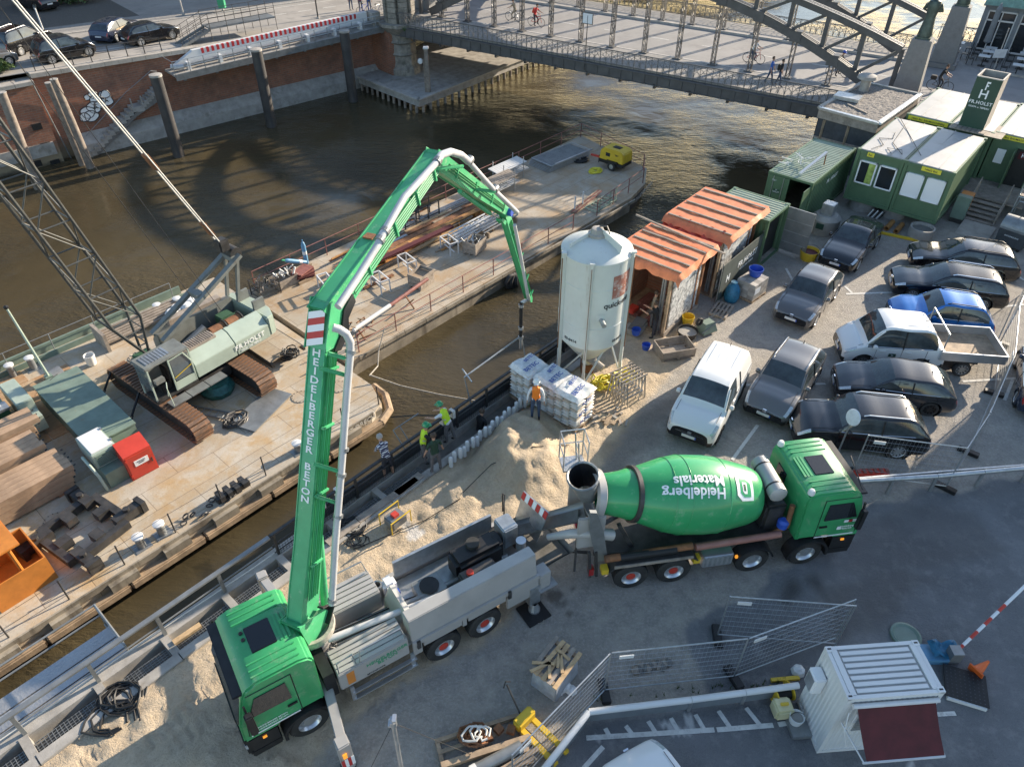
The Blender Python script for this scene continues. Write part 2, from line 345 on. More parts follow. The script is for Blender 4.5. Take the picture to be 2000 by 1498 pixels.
def mat_check_plate():
    m=mat('tread_plate',(.44,.45,.46),.4,.6,var=.1,vs=1); nt=m.node_tree;L=nt.links;b=nt.nodes['Principled BSDF']; tc=_n(nt,'ShaderNodeTexCoord')
    ck=_n(nt,'ShaderNodeTexVoronoi'); ck.inputs['Scale'].default_value=14; L.new(tc.outputs['Object'],ck.inputs['Vector']); bp=_n(nt,'ShaderNodeBump'); bp.inputs['Strength'].default_value=.35; bp.inputs['Distance'].default_value=.02; L.new(ck.outputs['Distance'],bp.inputs['Height']); L.new(bp.outputs[0],b.inputs['Normal'])
mat_check_plate()
# ---------------------------------------------------------------- the setting
def inpoly(X,Y,poly):
    r=np.zeros(X.shape,bool); n=len(poly)
    for i in range(n):
        x0,y0=poly[i];x1,y1=poly[(i+1)%n]
        if y0==y1: continue
        c=((y0>Y)!=(y1>Y))&(X<(x1-x0)*(Y-y0)/(y1-y0)+x0); r^=c
    return r
def pxpoly(pts,z=0.): return [qn(G(u,v,z)) for u,v in pts]
def vnoise(X,Y,s,seed=0):
    r=np.random.default_rng(seed); T=r.random((256,256)); x=X*s+1000;y=Y*s+1000; xi=np.floor(x).astype(int);yi=np.floor(y).astype(int);fx=x-xi;fy=y-yi; fx=fx*fx*(3-2*fx);fy=fy*fy*(3-2*fy)
    g=lambda a,b:T[a%256,b%256]
    return (g(xi,yi)*(1-fx)+g(xi+1,yi)*fx)*(1-fy)+(g(xi,yi+1)*(1-fx)+g(xi+1,yi+1)*fx)*fy-.5
def blur(a,k):
    for _ in range(2):
        for ax in (0,1):
            c=np.cumsum(np.insert(a.astype(float),0,0,axis=ax),axis=ax); n=a.shape[ax]
            i0=np.clip(np.arange(n)-k,0,n);i1=np.clip(np.arange(n)+k+1,0,n)
            a=(np.take(c,i1,ax)-np.take(c,i0,ax))/np.expand_dims(i1-i0,1-ax)
    return a
NE=13.95                                   # land side of the quay beam
def make_ground():
    st=.1; q=np.arange(-12,36+st,st); n=np.arange(-16,NE+.001,st); n[-1]=NE; Qg,Ng=np.meshgrid(q,n,indexing='ij')
    sand=inpoly(Qg,Ng,pxpoly([(-300,1600),(-300,1500),(0,1400),(500,1060),(1000,740),(1100,660),(1250,610),(1345,600),(1375,640),(1350,690),(1318,722),(1250,800),(1185,900),(1130,985),(1060,1090),(980,1240),(760,1350),(640,1450),(560,1600)]))
    wx=vnoise(Qg,Ng,.9,1)*1.2+vnoise(Qg,Ng,3,2)*.5
    asph=inpoly(Qg+wx*.6,Ng+wx*.4,pxpoly([(1330,1240),(1560,1105),(1690,985),(1900,945),(2300,915),(2300,1800),(1040,1700),(1150,1420),(1400,1395)]))
    asph|=inpoly(Qg,Ng,pxpoly([(1150,1400),(1570,1345),(1570,1700),(1000,1700),(1062,1500)]))
    wet_dark=np.zeros(Qg.shape)
    for pl,a in (([(1515,1130),(1540,1130),(1538,1185),(1512,1185)],.9),([(1555,1125),(1620,1120),(1600,1160),(1660,1240),(1600,1260),(1585,1170)],.8),([(1600,1150),(1780,1100),(1830,1130),(1720,1235),(1620,1235),(1590,1260)],.55),([(1690,1010),(1790,985),(1900,1000),(1960,1080),(1760,1120),(1660,1130),(1640,1060)],.45),([(1160,900),(1330,760),(1315,800),(1250,905),(1180,970),(1120,1010)],.55),([(900,850),(1000,830),(960,930),(880,950)],.35)):  # last two outlines put the shade beside the van and in the hollow into colour
        wet_dark=np.maximum(wet_dark,blur(inpoly(Qg+wx*.5,Ng-wx*.5,pxpoly(pl)),1)*a)
    for (u,v,r) in ((1085,1165,.28),(1100,1180,.2),(1115,1200,.16),(1125,1205,.12),(1090,1180,.2),(1150,1145,.14),(1062,1130,.15),(1120,1150,.1),(870,1045,.0)):
        c=qn(G(u,v)); d=np.hypot(Qg-c[0],Ng-c[1])+vnoise(Qg,Ng,5,4)*.2; wet_dark=np.maximum(wet_dark,np.clip((r-d)*8,0,.9))
    dust=np.zeros(Qg.shape)
    for (u,v,r) in ((808,1040,.38),(795,1028,.3),(1305,1413,.16),(1350,1400,.18),(1320,1428,.2),(1345,1430,.16),(1168,1441,.1),(1760,1470,.18),(1780,1490,.2)):
        c=qn(G(u,v)); d=np.hypot(Qg-c[0],Ng-c[1])+vnoise(Qg,Ng,6,14)*.25; dust=np.maximum(dust,np.clip((r*.8-d)*20,0,.8))
    sf=blur(sand,4)
    h=sf*(vnoise(Qg,Ng,1.1,5)*.10+vnoise(Qg,Ng,3.2,6)*.07+np.abs(vnoise(Qg,Ng,4.6,7))*.09+vnoise(Qg,Ng,9,17)*.035)+vnoise(Qg,Ng,.3,8)*.03*(1-blur(asph,6))
    for (u,v,s1,s2,a,hh) in ((1010,868,1.5,1.0,.5,.85),(960,905,.9,1.0,0,.45),(1035,925,1.3,.8,.4,.40),(905,965,.9,.6,.3,.30),(950,820,1.0,.5,.2,.40),(1075,900,1.0,.8,.2,.30),(1090,850,.9,.8,0,.15)):
        c=qn(G(u,v)); dq=Qg-c[0];dn=Ng-c[1]; x=dq*math.cos(a)+dn*math.sin(a);y=-dq*math.sin(a)+dn*math.cos(a); h+=hh*np.exp(-(x/s1)**2-(y/s2)**2)*(1+vnoise(Qg,Ng,2.5,9)*.5)
    c=qn(G(925,880)); h-=.35*np.exp(-((Qg-c[0])/.8)**2-((Ng-c[1])/.5)**2)
    for (a,b) in (((262,1480),(425,1330)),((318,1470),(435,1385)),((150,1510),(210,1440)),((640,1370),(760,1270)),((700,1400),(800,1340))):      # tyre tracks
        A=Vector(qn(G(*a)));B=Vector(qn(G(*b))); d=(B-A); Ln=d.length; d/=Ln; t=(Qg-A.x)*d.x+(Ng-A.y)*d.y; s=-(Qg-A.x)*d.y+(Ng-A.y)*d.x
        m=np.clip((.24-np.abs(s))*12,0,1)*np.clip(t*3,0,1)*np.clip((Ln-t)*3,0,1); h=h*(1-m*.7)-m*.04+m*.06*(np.sin(t*2*PI/.27)>0)*(np.abs(s)<.22)
    edge=np.clip((NE-Ng)*2.5,0,1)*np.clip((Qg+12)*1,0,1)*np.clip((36-Qg),0,1)*np.clip(Ng+16,0,1); h*=edge
    nq,nn=len(q),len(n); P=np.stack([Qv.x*Qg+Nv.x*Ng,Qv.y*Qg+Nv.y*Ng,h],-1).reshape(-1,3)
    ii=np.arange(nq*nn).reshape(nq,nn); F=np.stack([ii[:-1,:-1],ii[1:,:-1],ii[1:,1:],ii[:-1,1:]],-1).reshape(-1,4)
    V=[tuple(p) for p in P]; F=[tuple(f) for f in F]; o=len(V)
    far=[S(a,b) for a,b in ((-150,NE),(-150,-200),(200,-200),(200,NE))]+[S(a,b) for a,b in ((-12,NE),(-12,-16),(36,-16),(36,NE))]
    V+=[tuple(p) for p in far]; F+=[(o,o+1,o+5,o+4),(o+1,o+2,o+6,o+5),(o+2,o+3,o+7,o+6)]
    me=bpy.data.meshes.new('quay_ground'); me.from_pydata(V,[],F); me.update()
    ca=me.color_attributes.new('mask','FLOAT_COLOR','POINT'); cols=np.zeros((len(V),4),np.float32); cols[:,3]=0
    cols[:nq*nn,0]=blur(sand,5).ravel(); cols[:nq*nn,1]=blur(asph,2).ravel(); cols[:nq*nn,2]=wet_dark.ravel(); cols[:nq*nn,3]=dust.ravel()
    ca.data.foreach_set('color',cols.ravel()); me.polygons.foreach_set('use_smooth',[True]*len(me.polygons))
    global HGT; HGT=(q,n,h)
    m=mat('ground',(.3,.27,.23),.9,var=0); nt=m.node_tree;L=nt.links;b=nt.nodes['Principled BSDF']
    at=_n(nt,'ShaderNodeAttribute',attribute_name='mask'); sp=_n(nt,'ShaderNodeSeparateColor'); L.new(at.outputs['Color'],sp.inputs[0]); g=_n(nt,'ShaderNodeNewGeometry'); co=g.outputs['Position']
    n1=_noise(nt,co,.35,8,.65); n2=_noise(nt,co,2.2,8,.7); n3=_noise(nt,co,12,6,.7); n4=_noise(nt,co,45,4,.7)
    grey=_mix(nt,_ramp(nt,n1,[(.35,0.),(.68,1.)]),(.31,.285,.25),(.41,.37,.315)); grey=_mix(nt,_ramp(nt,n2,[(.42,0.),(.66,.85)]),grey,(.225,.21,.19)); grey=_mix(nt,_ramp(nt,n3,[(.48,0.),(.68,.6)]),grey,(.47,.44,.40)); grey=_mix(nt,_ramp(nt,n4,[(.55,0.),(.7,.5)]),grey,(.17,.16,.15))
    sand=_mix(nt,_ramp(nt,n2,[(.35,0.),(.7,1.)]),(.47,.37,.25),(.59,.48,.345)); sand=_mix(nt,_ramp(nt,n3,[(.46,0.),(.7,.55)]),sand,(.33,.255,.175)); sand=_mix(nt,_ramp(nt,n4,[(.52,0.),(.7,.6)]),sand,(.30,.24,.17)); sand=_mix(nt,_ramp(nt,n1,[(.5,0.),(.7,.45)]),sand,(.32,.26,.19))
    asp=_mix(nt,_ramp(nt,n1,[(.35,0.),(.7,1.)]),(.12,.122,.128),(.205,.207,.212)); asp=_mix(nt,_ramp(nt,n4,[(.5,0.),(.68,.5)]),asp,(.29,.29,.295)); asp=_mix(nt,_ramp(nt,n2,[(.5,0.),(.66,.75)]),asp,(.245,.243,.24)); asp=_mix(nt,_ramp(nt,n3,[(.55,0.),(.7,.5)]),asp,(.09,.09,.094))
    mn=_n(nt,'ShaderNodeMath',operation='MULTIPLY_ADD'); L.new(n2,mn.inputs[0]); mn.inputs[1].default_value=.7; L.new(sp.outputs[0],mn.inputs[2])
    c=_mix(nt,_ramp(nt,mn.outputs[0],[(.72,0.),(.98,1.)]),grey,sand)
    mn=_n(nt,'ShaderNodeMath',operation='MULTIPLY_ADD'); L.new(n2,mn.inputs[0]); mn.inputs[1].default_value=.6; L.new(sp.outputs[1],mn.inputs[2])
    c=_mix(nt,_ramp(nt,mn.outputs[0],[(.62,0.),(.95,1.)]),c,asp)
    dk=_mix(nt,1.,c,(.33,.32,.31),'MULTIPLY'); c=_mix(nt,sp.outputs[2],c,dk); c=_mix(nt,at.outputs['Alpha'],c,(.62,.60,.57))
    L.new(c,b.inputs['Base Color'])
    rr=_ramp(nt,sp.outputs[2],[(0.,.92),(.9,.45)]); L.new(rr,b.inputs['Roughness'])
    bp=_n(nt,'ShaderNodeBump'); bp.inputs['Strength'].default_value=.8; bp.inputs['Distance'].default_value=.07; ah=_n(nt,'ShaderNodeMath',operation='MULTIPLY_ADD'); L.new(n4,ah.inputs[0]); ah.inputs[1].default_value=.35; L.new(n3,ah.inputs[2]); L.new(ah.outputs[0],bp.inputs['Height']); L.new(bp.outputs[0],b.inputs['Normal'])
    me.materials.append(m); tag(obj('quay_ground',me),kind='structure')
make_ground()
def hz(p):                                # height of the ground under a point
    q,n,h=HGT; a,b=qn(p); i=int(round((a-q[0])/.1)); j=int(round((b-n[0])/.1))
    return float(h[i,j]) if 0<=i<len(q) and 0<=j<len(n) else 0.
def GG(u,v):
    p=G(u,v); p.z=hz(p); return p
# water
def make_water():
    m=mat('water',(.05,.04,.018),.04,var=0,spec=.45); nt=m.node_tree;L=nt.links;b=nt.nodes['Principled BSDF']; b.inputs['IOR'].default_value=1.33
    g=_n(nt,'ShaderNodeNewGeometry'); co=g.outputs['Position']
    c=_mix(nt,_ramp(nt,_noise(nt,co,.09,5,.6),[(.35,0.),(.65,1.)]),(.052,.042,.024),(.08,.063,.034)); L.new(c,b.inputs['Base Color'])
    mp=_n(nt,'ShaderNodeMapping'); mp.inputs['Rotation'].default_value=(0,0,R_(25)); mp.inputs['Scale'].default_value=(1,2.1,1); L.new(co,mp.inputs[0])
    h1=_noise(nt,mp.outputs[0],2.3,5,.6,.3); h2=_noise(nt,mp.outputs[0],.45,3,.5,.5); patch=_ramp(nt,_noise(nt,co,.10,3,.55),[(.40,.12),(.60,1.)])
    a=_n(nt,'ShaderNodeMath',operation='MULTIPLY_ADD'); L.new(h2,a.inputs[0]); a.inputs[1].default_value=1.3; L.new(h1,a.inputs[2])
    mu=_n(nt,'ShaderNodeMath',operation='MULTIPLY'); L.new(a.outputs[0],mu.inputs[0]); L.new(patch,mu.inputs[1])
    bp=_n(nt,'ShaderNodeBump'); bp.inputs['Strength'].default_value=.75; bp.inputs['Distance'].default_value=.13; L.new(mu.outputs[0],bp.inputs['Height']); L.new(bp.outputs[0],b.inputs['Normal'])
    o=MB().quad((-300,-40,WZ),(300,-40,WZ),(300,400,WZ),(-300,400,WZ)).build('water',m,fix=False); tag(o,kind='structure')
make_water()
# ---------------------------------------------------------------- quay edge on the near side
r=thing('quay_wall','concrete quay wall with steel mesh gutter along the sandy bank','wall',S(0,0),QA)
MB().bx(-150,34,15.0,15.32,WZ-2,-.02).build('wall_face','concrete_dark',r); MB().bx(34,200,13.95,15.32,WZ-2,-.02).build('wall_face','concrete_dark',r)
for k in range(-20,22): MB().bx(k*1.9+.01,k*1.9+1.89,13.9,14.22,-.3,.07+.012*(k%3)).build('kerb_stone','concrete',r,bevel=.012)
MB().bx(-40,34,14.23,15.0,-1.2,-.35).build('gutter_floor','concrete_dark',r)
MB().bx(-40,34,14.90,15.3,-.35,.04).build('edge_beam','concrete',r)
for k in range(-4,6):
    b=MB()
    for i in range(17): b.bx(k*1.9+.12+i*.1,k*1.9+.132+i*.1,14.24,14.62,-.03,.0)
    for i in range(5): b.bx(k*1.9+.1,k*1.9+1.75,14.25+i*.085,14.262+i*.085,-.032,-.001)
    b.build('grating','grey_steel',r)
    MB().bx(k*1.9-.14,k*1.9+.08,14.15,14.95,-.3,.06).build('gutter_bridge','concrete',r)
r=thing('quay_railing','grey steel quay railing with wide flat top rail above the mesh gutter','railing',S(0,0),QA)
MB().bx(-40,5.6,14.93,15.09,.93,1.0).build('top_rail','grey_steel',r,bevel=.01)
MB().tube((-40,15.0,.5),(5.6,15.0,.5),.025).build('mid_rail','grey_steel',r)
MB().tube((-40,15.25,.75),(5.6,15.25,.75),.02).build('mid_rail','grey_steel',r)
for k in range(-6,3): MB().bx(k*1.9+.0,k*1.9+.1,14.96,15.06,.04,.93).build('post','grey_steel',r)
r=thing('dark_quay_railing','dark steel railing hung with black mesh where the men lean','railing',S(0,0),QA)
MB().bx(5.62,23,14.95,15.07,.96,1.02).build('top_rail','dark_steel',r,bevel=.01)
for z in (.2,.55): MB().tube((5.62,15.0,z),(23,15.0,z),.022).build('mid_rail','dark_steel',r)
for k in range(12): MB().bx(5.7+k*1.57,5.78+k*1.57,14.97,15.05,.04,.96).build('post','dark_steel',r)
for k in range(11):
    b=MB()
    for i in range(15): b.tube((5.8+k*1.57+i*.1,14.93,.08),(5.8+k*1.57+i*.1,14.93,.6),.006,n=3)
    for i in range(6): b.tube((5.78+k*1.57,14.93,.1+i*.1),(7.25+k*1.57,14.93,.1+i*.1),.006,n=3)
    b.build('wire_mesh','black',r)
MB().bx(7,22.5,15.1,15.14,-1.3,.6).build('black_sheet','tyvek',r)
for q0 in (7.5,8.1,12.8,13.3):
    MB().path([S(q0,14.9,.9)-S(0,0),S(q0,14.85,1.03),S(q0,15.12,1.03),S(q0,15.14,.2)],.02,5) if False else MB().bx(q0,q0+.12,14.90,15.12,.70,1.045).build('strap','cable_white',r)
# aluminium gangway below the railing
r=thing('gangway','aluminium gangway of tread plates with a tube rail beside the quay','gangway',S(0,0),QA)
for i in range(3): MB().bx(-9,1.05,15.55+i*.52,15.55+i*.52+.47,-.75,-.68).build('tread_plate','tread_plate',r)
for q0 in (-6,-2.6,.95): MB().bx(q0,q0+.12,15.4,17.3,-.88,-.75).build('cross_beam','grey_steel',r)
for z in (-.2,.3): MB().tube((-9,17.2,z),(1.05,17.2,z),.03).build('rail','grey_steel',r)
for q0 in (-5.5,-2.2,1.0): MB().tube((q0,17.2,-.8),(q0,17.2,.32),.03).build('post','grey_steel',r)
MB().tube((1.0,15.3,.25),(1.0,17.2,.3),.035).build('rail','grey_steel',r); MB().tube((1.0,15.35,-.8),(1.0,15.35,.3),.03).build('post','grey_steel',r)
# ---------------------------------------------------------------- far bank
FA=R_(41.4); FO=S(18.7,61.2); FX=Vector((math.cos(FA),math.sin(FA),0)); FY=Vector((-FX.y,FX.x,0))
def FM(x=0,y=0,z=0,rz=0): return Matrix.Translation(FO)@Matrix.Rotation(FA,4,'Z')@TR(x,y,z,rz)
def fl(p): d=p-FO; return Vector((d.dot(FX),d.dot(FY),p.z))
def fw(u,v,y=0.): return fl(GP(u,v,FO+FY*y,FY))      # point on the plane y of the far wall's frame
SL=.03
def stz(x): return 2.3-SL*x
r=obj('far_quay_frame',None,None,FO,FA); bpy.data.objects.remove(r)
def far(name,label,cat,group=None): return thing(name,label,cat,FO,FA,group)
r=far('brick_quay_wall','long red brick quay wall with stone coping below the far street','wall')
m=MB(); X=[-80,-1.75]; 
m.add([(-80,-.5,WZ-2),(-1.75,-.5,WZ-2),(-1.75,-.35,1.75),(-80,-.35,1.75),(-1.75,.5,1.75),(-1.75,.5,WZ-2)],[(0,1,2,3),(1,5,4,2)])
m.add([(-1.74,0,WZ-2),(29,0,WZ-2),(29,.1,stz(29)-.25),(-1.74,.1,stz(-1.74)-.25)],[(0,1,2,3)]); m.build('brickwork','brick_wall',r)
for k in range(31): x=-1.7+k; MB().add([(x+.008,-.18,stz(x)-.28),(x+.992,-.18,stz(x+1)-.28),(x+.992,.75,stz(x+1)-.28),(x+.008,.75,stz(x)-.28),(x+.008,-.18,stz(x)+.02),(x+.992,-.18,stz(x+1)+.02),(x+.992,.75,stz(x+1)+.02),(x+.008,.75,stz(x)+.02)],[(0,3,2,1),(4,5,6,7),(0,1,5,4),(1,2,6,5),(2,3,7,6),(3,0,4,7)]).build('coping_stone','coping',r)
for k in range(6): x=-2.95-k*1.25; MB().bx(x,x+1.24,-.65,.75,1.75,2.02).build('coping_stone','coping',r,bevel=.02)
MB().tube((-1.8,-.52,1.7),(-1.2,-.2,WZ),.05).build('edge_pipe','grey_steel',r)
MB().add([(-.8,0,-2.35),(29,0,-2.35),(29,-.75,-3.05),(-.8,-.75,-3.05),(29,-.8,WZ-1),(-.8,-.8,WZ-1)],[(0,1,2,3),(3,2,4,5)]).build('toe_ledge','concrete',r)
for (u,v) in ((72,248),(90,285),(108,318),(72,320),(50,322)): p=fw(u,v,-.45); MB().bx(p.x-.32,p.x+.32,-.52,-.36,p.z-.22,p.z+.22).build('opening','black',r)
MB().bx(-80,-2,-.56,-.42,-3.2,-2.3).build('concrete_skirt','concrete',r)
# graffiti letters as thin painted shapes
rr=far('graffiti','white bubble letter graffiti with black outlines on the brick wall','graffiti')
for i,(u,v,ra,rb) in enumerate(((181,186,.30,.24),(170,191,.22,.2),(186,196,.42,.34),(201,186,.34,.28),(209,197,.45,.36),(195,204,.34,.3),(184,210,.52,.42),(171,220,.5,.42),(178,227,.5,.4),(165,229,.36,.32),(205,184,.33,.28))):
    p=fw(u,v,-.03); poly=[(p.x+ra*math.cos(t)*(1+.12*math.sin(3*t+i)),p.z+rb*math.sin(t)) for t in [k*2*PI/18 for k in range(18)]]
    b=MB(); b.add([(x,-.035-.006*i,z) for x,z in poly],[tuple(range(18))]); b.build('paint_shape','white_text',rr,fix=False)
    b=MB(); b.path([(x,-.035-.006*i,z) for x,z in poly+poly[:1]],.035,4,False); b.build('outline','dark_text',rr)
for pts in (((182,205),(190,212)),((188,204),(183,212)),((204,193),(212,199)),((184,200),(186,214)),((207,192),(206,201))):
    MB().path([fw(u,v,-.12) for u,v in pts],.03,4).build('outline','dark_text',rr)
# stairs down the wall
rr=far('quay_stairs','stone steps with a thin handrail running down the brick wall','stairs')
A=fw(172,300,-.6);B=fw(258,208,-.6);C2=fw(306,168,-.6)
for i in range(13): t=i/12; p=A.lerp(B,t); MB().bx(p.x-.19,p.x+.2,-1.0,-.01,p.z-.35,p.z).build('step','concrete',rr,bevel=.01)
MB().bx(B.x+.2,B.x+.75,-1.0,-.01,B.z-.4,B.z).build('landing','concrete',rr)
for i in range(7): t=(i+1)/7; p=Vector((B.x+.55,0,B.z)).lerp(C2,t); MB().bx(p.x-.16,p.x+.16,-1.0,-.01,p.z-.3,p.z).build('step','concrete',rr,bevel=.01)
MB().add([(A.x-.1,-.98,A.z-.6),(B.x,-.98,B.z-.7),(C2.x,-.98,C2.z-.9),(C2.x,-.98,C2.z-.25),(B.x+.3,-.98,B.z-.2),(A.x,-.98,A.z-.25),(A.x-.1,-.0,A.z-.6),(B.x,-.0,B.z-.7),(C2.x,0,C2.z-.9)],[(0,1,4,5),(1,2,3,4),(0,6,7,1),(1,7,8,2)]).build('string_wall','concrete_dark',rr)  # darker concrete puts the shade on the stair side into its colour
MB().path([A+Vector((0,.4,.9)),B+Vector((0,.45,.95)),C2+Vector((0,.45,1.0)),fw(306,140,-.1)],.025,5).build('handrail','grey_steel',rr)
for (u,v) in ((252,195),(272,190)): p=fw(u,v,-.6); MB().bx(p.x-.05,p.x+.05,-.95,-.85,p.z-.8,p.z+.15).build('post','concrete',rr)
# street sheet (falls gently towards the bridge)
m=MB()
def slab(x0,x1,y0,y1,dz=0.): return [(x0,y0,stz(x0)+dz),(x1,y0,stz(x1)+dz),(x1,y1,stz(x1)+dz),(x0,y1,stz(x0)+dz)]
m.quad(*slab(-120,140,.3,300)); o=m.build('street','street',fix=False,loc=FO,rz=FA); tag(o,kind='structure')
o=MB().quad(*slab(-60,10.5,12.6,30,.004)).build('cobbled_parking','cobble',fix=False,loc=FO,rz=FA); tag(o,kind='structure')
o=MB().quad(*slab(-60,50,9.6,12.4,.004)).build('pavement','paving',fix=False,loc=FO,rz=FA); tag(o,kind='structure')
b=MB()
for x0 in range(-50,60,1):
    b.add([Vector(p) for p in ((x0+.01,9.45,stz(x0)),(x0+.99,9.45,stz(x0+1)),(x0+.99,9.6,stz(x0+1)),(x0+.01,9.6,stz(x0)),(x0+.01,9.45,stz(x0)+.1),(x0+.99,9.45,stz(x0+1)+.1),(x0+.99,9.6,stz(x0+1)+.1),(x0+.01,9.6,stz(x0)+.1))],[(4,5,6,7),(0,1,5,4),(1,2,6,5),(2,3,7,6),(3,0,4,7)])
tag(b.build('street_kerb','kerb',loc=FO,rz=FA),kind='structure')
b=MB()
for i in range(14): b.quad(*slab(-6+i*2.6,-4.6+i*2.6,6.1,6.22,.006))
b.quad(*slab(-40,12,3.2,3.32,.006)); b.quad(*slab(13,40,8.6,8.7,.006))
tag(b.build('street_markings','paint_line',fix=False,loc=FO,rz=FA),kind='structure')
# tall blocks across the far street, above the picture: the canal mirrors them
def block(x0,x1,y0,y1,h,lab,mt):
    o=far('office_block',lab,'building'); z=stz(x0)-.2; MB().bx(x0,x1,y0,y1,z,z+h).build('wall',mt,o); MB().bx(x0-.3,x1+.3,y0-.3,y1+.3,z+h,z+h+.6).build('cornice','coping',o)
    for i in range(int((x1-x0)/3)):
        for k in range(int(h/3.6)): MB().bx(x0+.8+i*3,x0+2.2+i*3,y0-.05,y0+.1,z+1.2+k*3.6,z+3.4+k*3.6).build('window','window_glass',o)
block(-36,4,34,46,24,'brown brick office block above the cobbled parking','brick_wall'); block(5,33,33,45,22,'pale stone office block behind the far street','stone'); block(36,61,10,24,27,'tall brick office block beyond the far bridge head','brick_wall')
# railing along the coping
rr=far('street_railing','low rusty steel railing on the coping beside the parked black cars','railing')
xs=[-1.2+1.28*k for k in range(8)]
for x in xs: MB().bar((x,.3,stz(x)),(x,.3,stz(x)+1.0),.06).build('post','dark_steel',rr)
for h in (.55,.98): MB().tube((xs[0],.3,stz(xs[0])+h),(xs[-1],.3,stz(xs[-1])+h),.022).build('rail','dark_steel',rr)
# flood gate on its steel platform
rr=far('flood_gate','long white flood gate with red and white stripes on a steel platform','flood gate')
pa=fw(343,150,-2.1); pb=fw(757,52,-2.1); x0,x1=pa.x,pb.x; z0,z1=pa.z,pb.z
def zz(x): return z0+(z1-z0)*(x-x0)/(x1-x0)
def sb(xa,xb,y0,y1,a,b_,n,mt):
    MB().add([(xa,y0,zz(xa)+a),(xb,y0,zz(xb)+a),(xb,y1,zz(xb)+a),(xa,y1,zz(xa)+a),(xa,y0,zz(xa)+b_),(xb,y0,zz(xb)+b_),(xb,y1,zz(xb)+b_),(xa,y1,zz(xa)+b_)],[(0,3,2,1),(4,5,6,7),(0,1,5,4),(1,2,6,5),(2,3,7,6),(3,0,4,7)]).build(n,mt,rr)
sb(x0,x1,-2.1,0.1,-.12,.05,'platform','concrete'); sb(x0,x1,-2.2,-2.1,-.35,.12,'fascia','grey_steel')
for k in range(8): xa=x0+.6+k*2.6; sb(xa,xa+.2,-2.0,-.02,-.5,-.12,'bracket','grey_steel')
for h in (.55,1.05):
    MB().tube((x0,-2.12,zz(x0)+h),(x1,-2.12,zz(x1)+h),.025).build('rail','galv',rr)
for k in range(17): xa=x0+k*(x1-x0)/16; MB().bar((xa,-2.12,zz(xa)),(xa,-2.12,zz(xa)+1.06),.05).build('rail_post','galv',rr)
MB().tube((x0,-2.12,zz(x0)+1.05),(x0,-.1,zz(x0)+1.05),.025).build('rail','galv',rr)
sb(x0+.4,x1-.4,-1.5,-1.2,.35,.5,'guide_rail','galv')
for k in range(7): xa=x0+1.3+k*2.6; sb(xa,xa+.25,-1.55,-1.1,.05,.62,'guide_post','white')
sb(x0+2.2,x1-1.2,-.75,-.35,.25,1.15,'gate_leaf','white')
MB().add([(x0+.3,-.75,zz(x0)+.25),(x0+2.2,-.75,zz(x0)+.25),(x0+2.2,-.75,zz(x0)+1.15),(x0+.3,-.35,zz(x0)+.25),(x0+2.2,-.35,zz(x0)+.25),(x0+2.2,-.35,zz(x0)+1.15)],[(0,1,2),(3,5,4),(0,2,5,3),(0,3,4,1),(1,4,5,2)]).build('gate_end','white',rr)
ns=34; sw=(x1-x0-5)/ns
for k in range(ns): xa=x0+2.9+k*sw; sb(xa,xa+sw*.5,-.765,-.6,.80,1.153,'red_stripe','red_mark')
MB().tube((x0+.1,-1.2,zz(x0)+.45),(x0+1.0,-1.5,zz(x0)+.4),.22,n=14).build('cylinder','galv',rr)
MB().bx(x1-1.0,x1-.2,-1.4,-.2,zz(x1),zz(x1)+1.1).build('gate_post','concrete',rr,bevel=.03)
# steel stair over the gate
rr=far('steel_stair','grey steel stair and landing with railings behind the flood gate','stairs')
la=fl(G(432,62,3.2)); lb=fl(G(566,40,3.2)); lx0,lx1,ly=la.x,lb.x,max(la.y,.5)
MB().bx(lx0,lx1,ly,ly+1.6,2.9,3.0).build('landing','grey_steel',rr)
for i in range(11): x=lx0-.22*(i+1); MB().bx(x,x+.26,ly+.1,ly+1.2,2.9-.09-.08*(i+1),2.9-.05-.08*(i+1)).build('tread','grey_steel',rr)
for y in (ly+.05,ly+1.25): MB().bar((lx0,y,2.9),(lx0-2.6,y,2.0),.05,.2).build('stringer','grey_steel',rr)
for y in (ly,ly+1.6):
    for h in (.35,.7,1.05): MB().tube((lx0,y,3.0+h),(lx1,y,3.0+h),.02,n=5).build('rail','dark_steel',rr)
    for k in range(5): x=lx0+k*(lx1-lx0)/4; MB().tube((x,y,2.0),(x,y,4.05),.025,n=5).build('post','dark_steel',rr)
for y in (ly,ly+1.25):
    for h in (.35,.7,1.05): MB().tube((lx0,y,3.0+h),(lx0-2.6,y,2.05+h),.018,n=5).build('rail','dark_steel',rr)
    for k in range(1,5): x=lx0-k*.62; z=3-.365*k*.62; MB().tube((x,y,z),(x,y,z+1.05),.018,n=5).build('post','dark_steel',rr)
# stone pier and landing platform at the far bridge head
rr=far('landing_platform','low concrete landing platform with pale edge at the foot of the bridge pier','platform')
PA=[fl(G(u,v,-2.75)) for u,v in ((700,150),(818,196),(1090,88),(1060,60),(880,55))]
b=MB(); b.prism([(p.x,p.y) for p in PA],-3.35,-2.78); b.build('slab','concrete',rr)
b=MB()
for a,c in ((0,1),(1,2)): b.bar((PA[a].x,PA[a].y,-2.70),(PA[c].x,PA[c].y,-2.70),.45,.12)
b.build('edge_strip','coping',rr)
for i in range(22):
    p=PA[1].lerp(PA[2],(i+.5)/22); MB().tube((p.x,p.y,WZ-1),(p.x,p.y,-3.35),.13,n=8).build('support_pile','pile_wood',rr)
for i in range(11):
    p=PA[0].lerp(PA[1],(i+.5)/11); MB().tube((p.x,p.y,WZ-1),(p.x,p.y,-3.35),.13,n=8).build('support_pile','pile_wood',rr)
rr=thing('bridge_pier','carved round stone turret pier at the far end of the bridge','pier',G(790,140,-2.75))
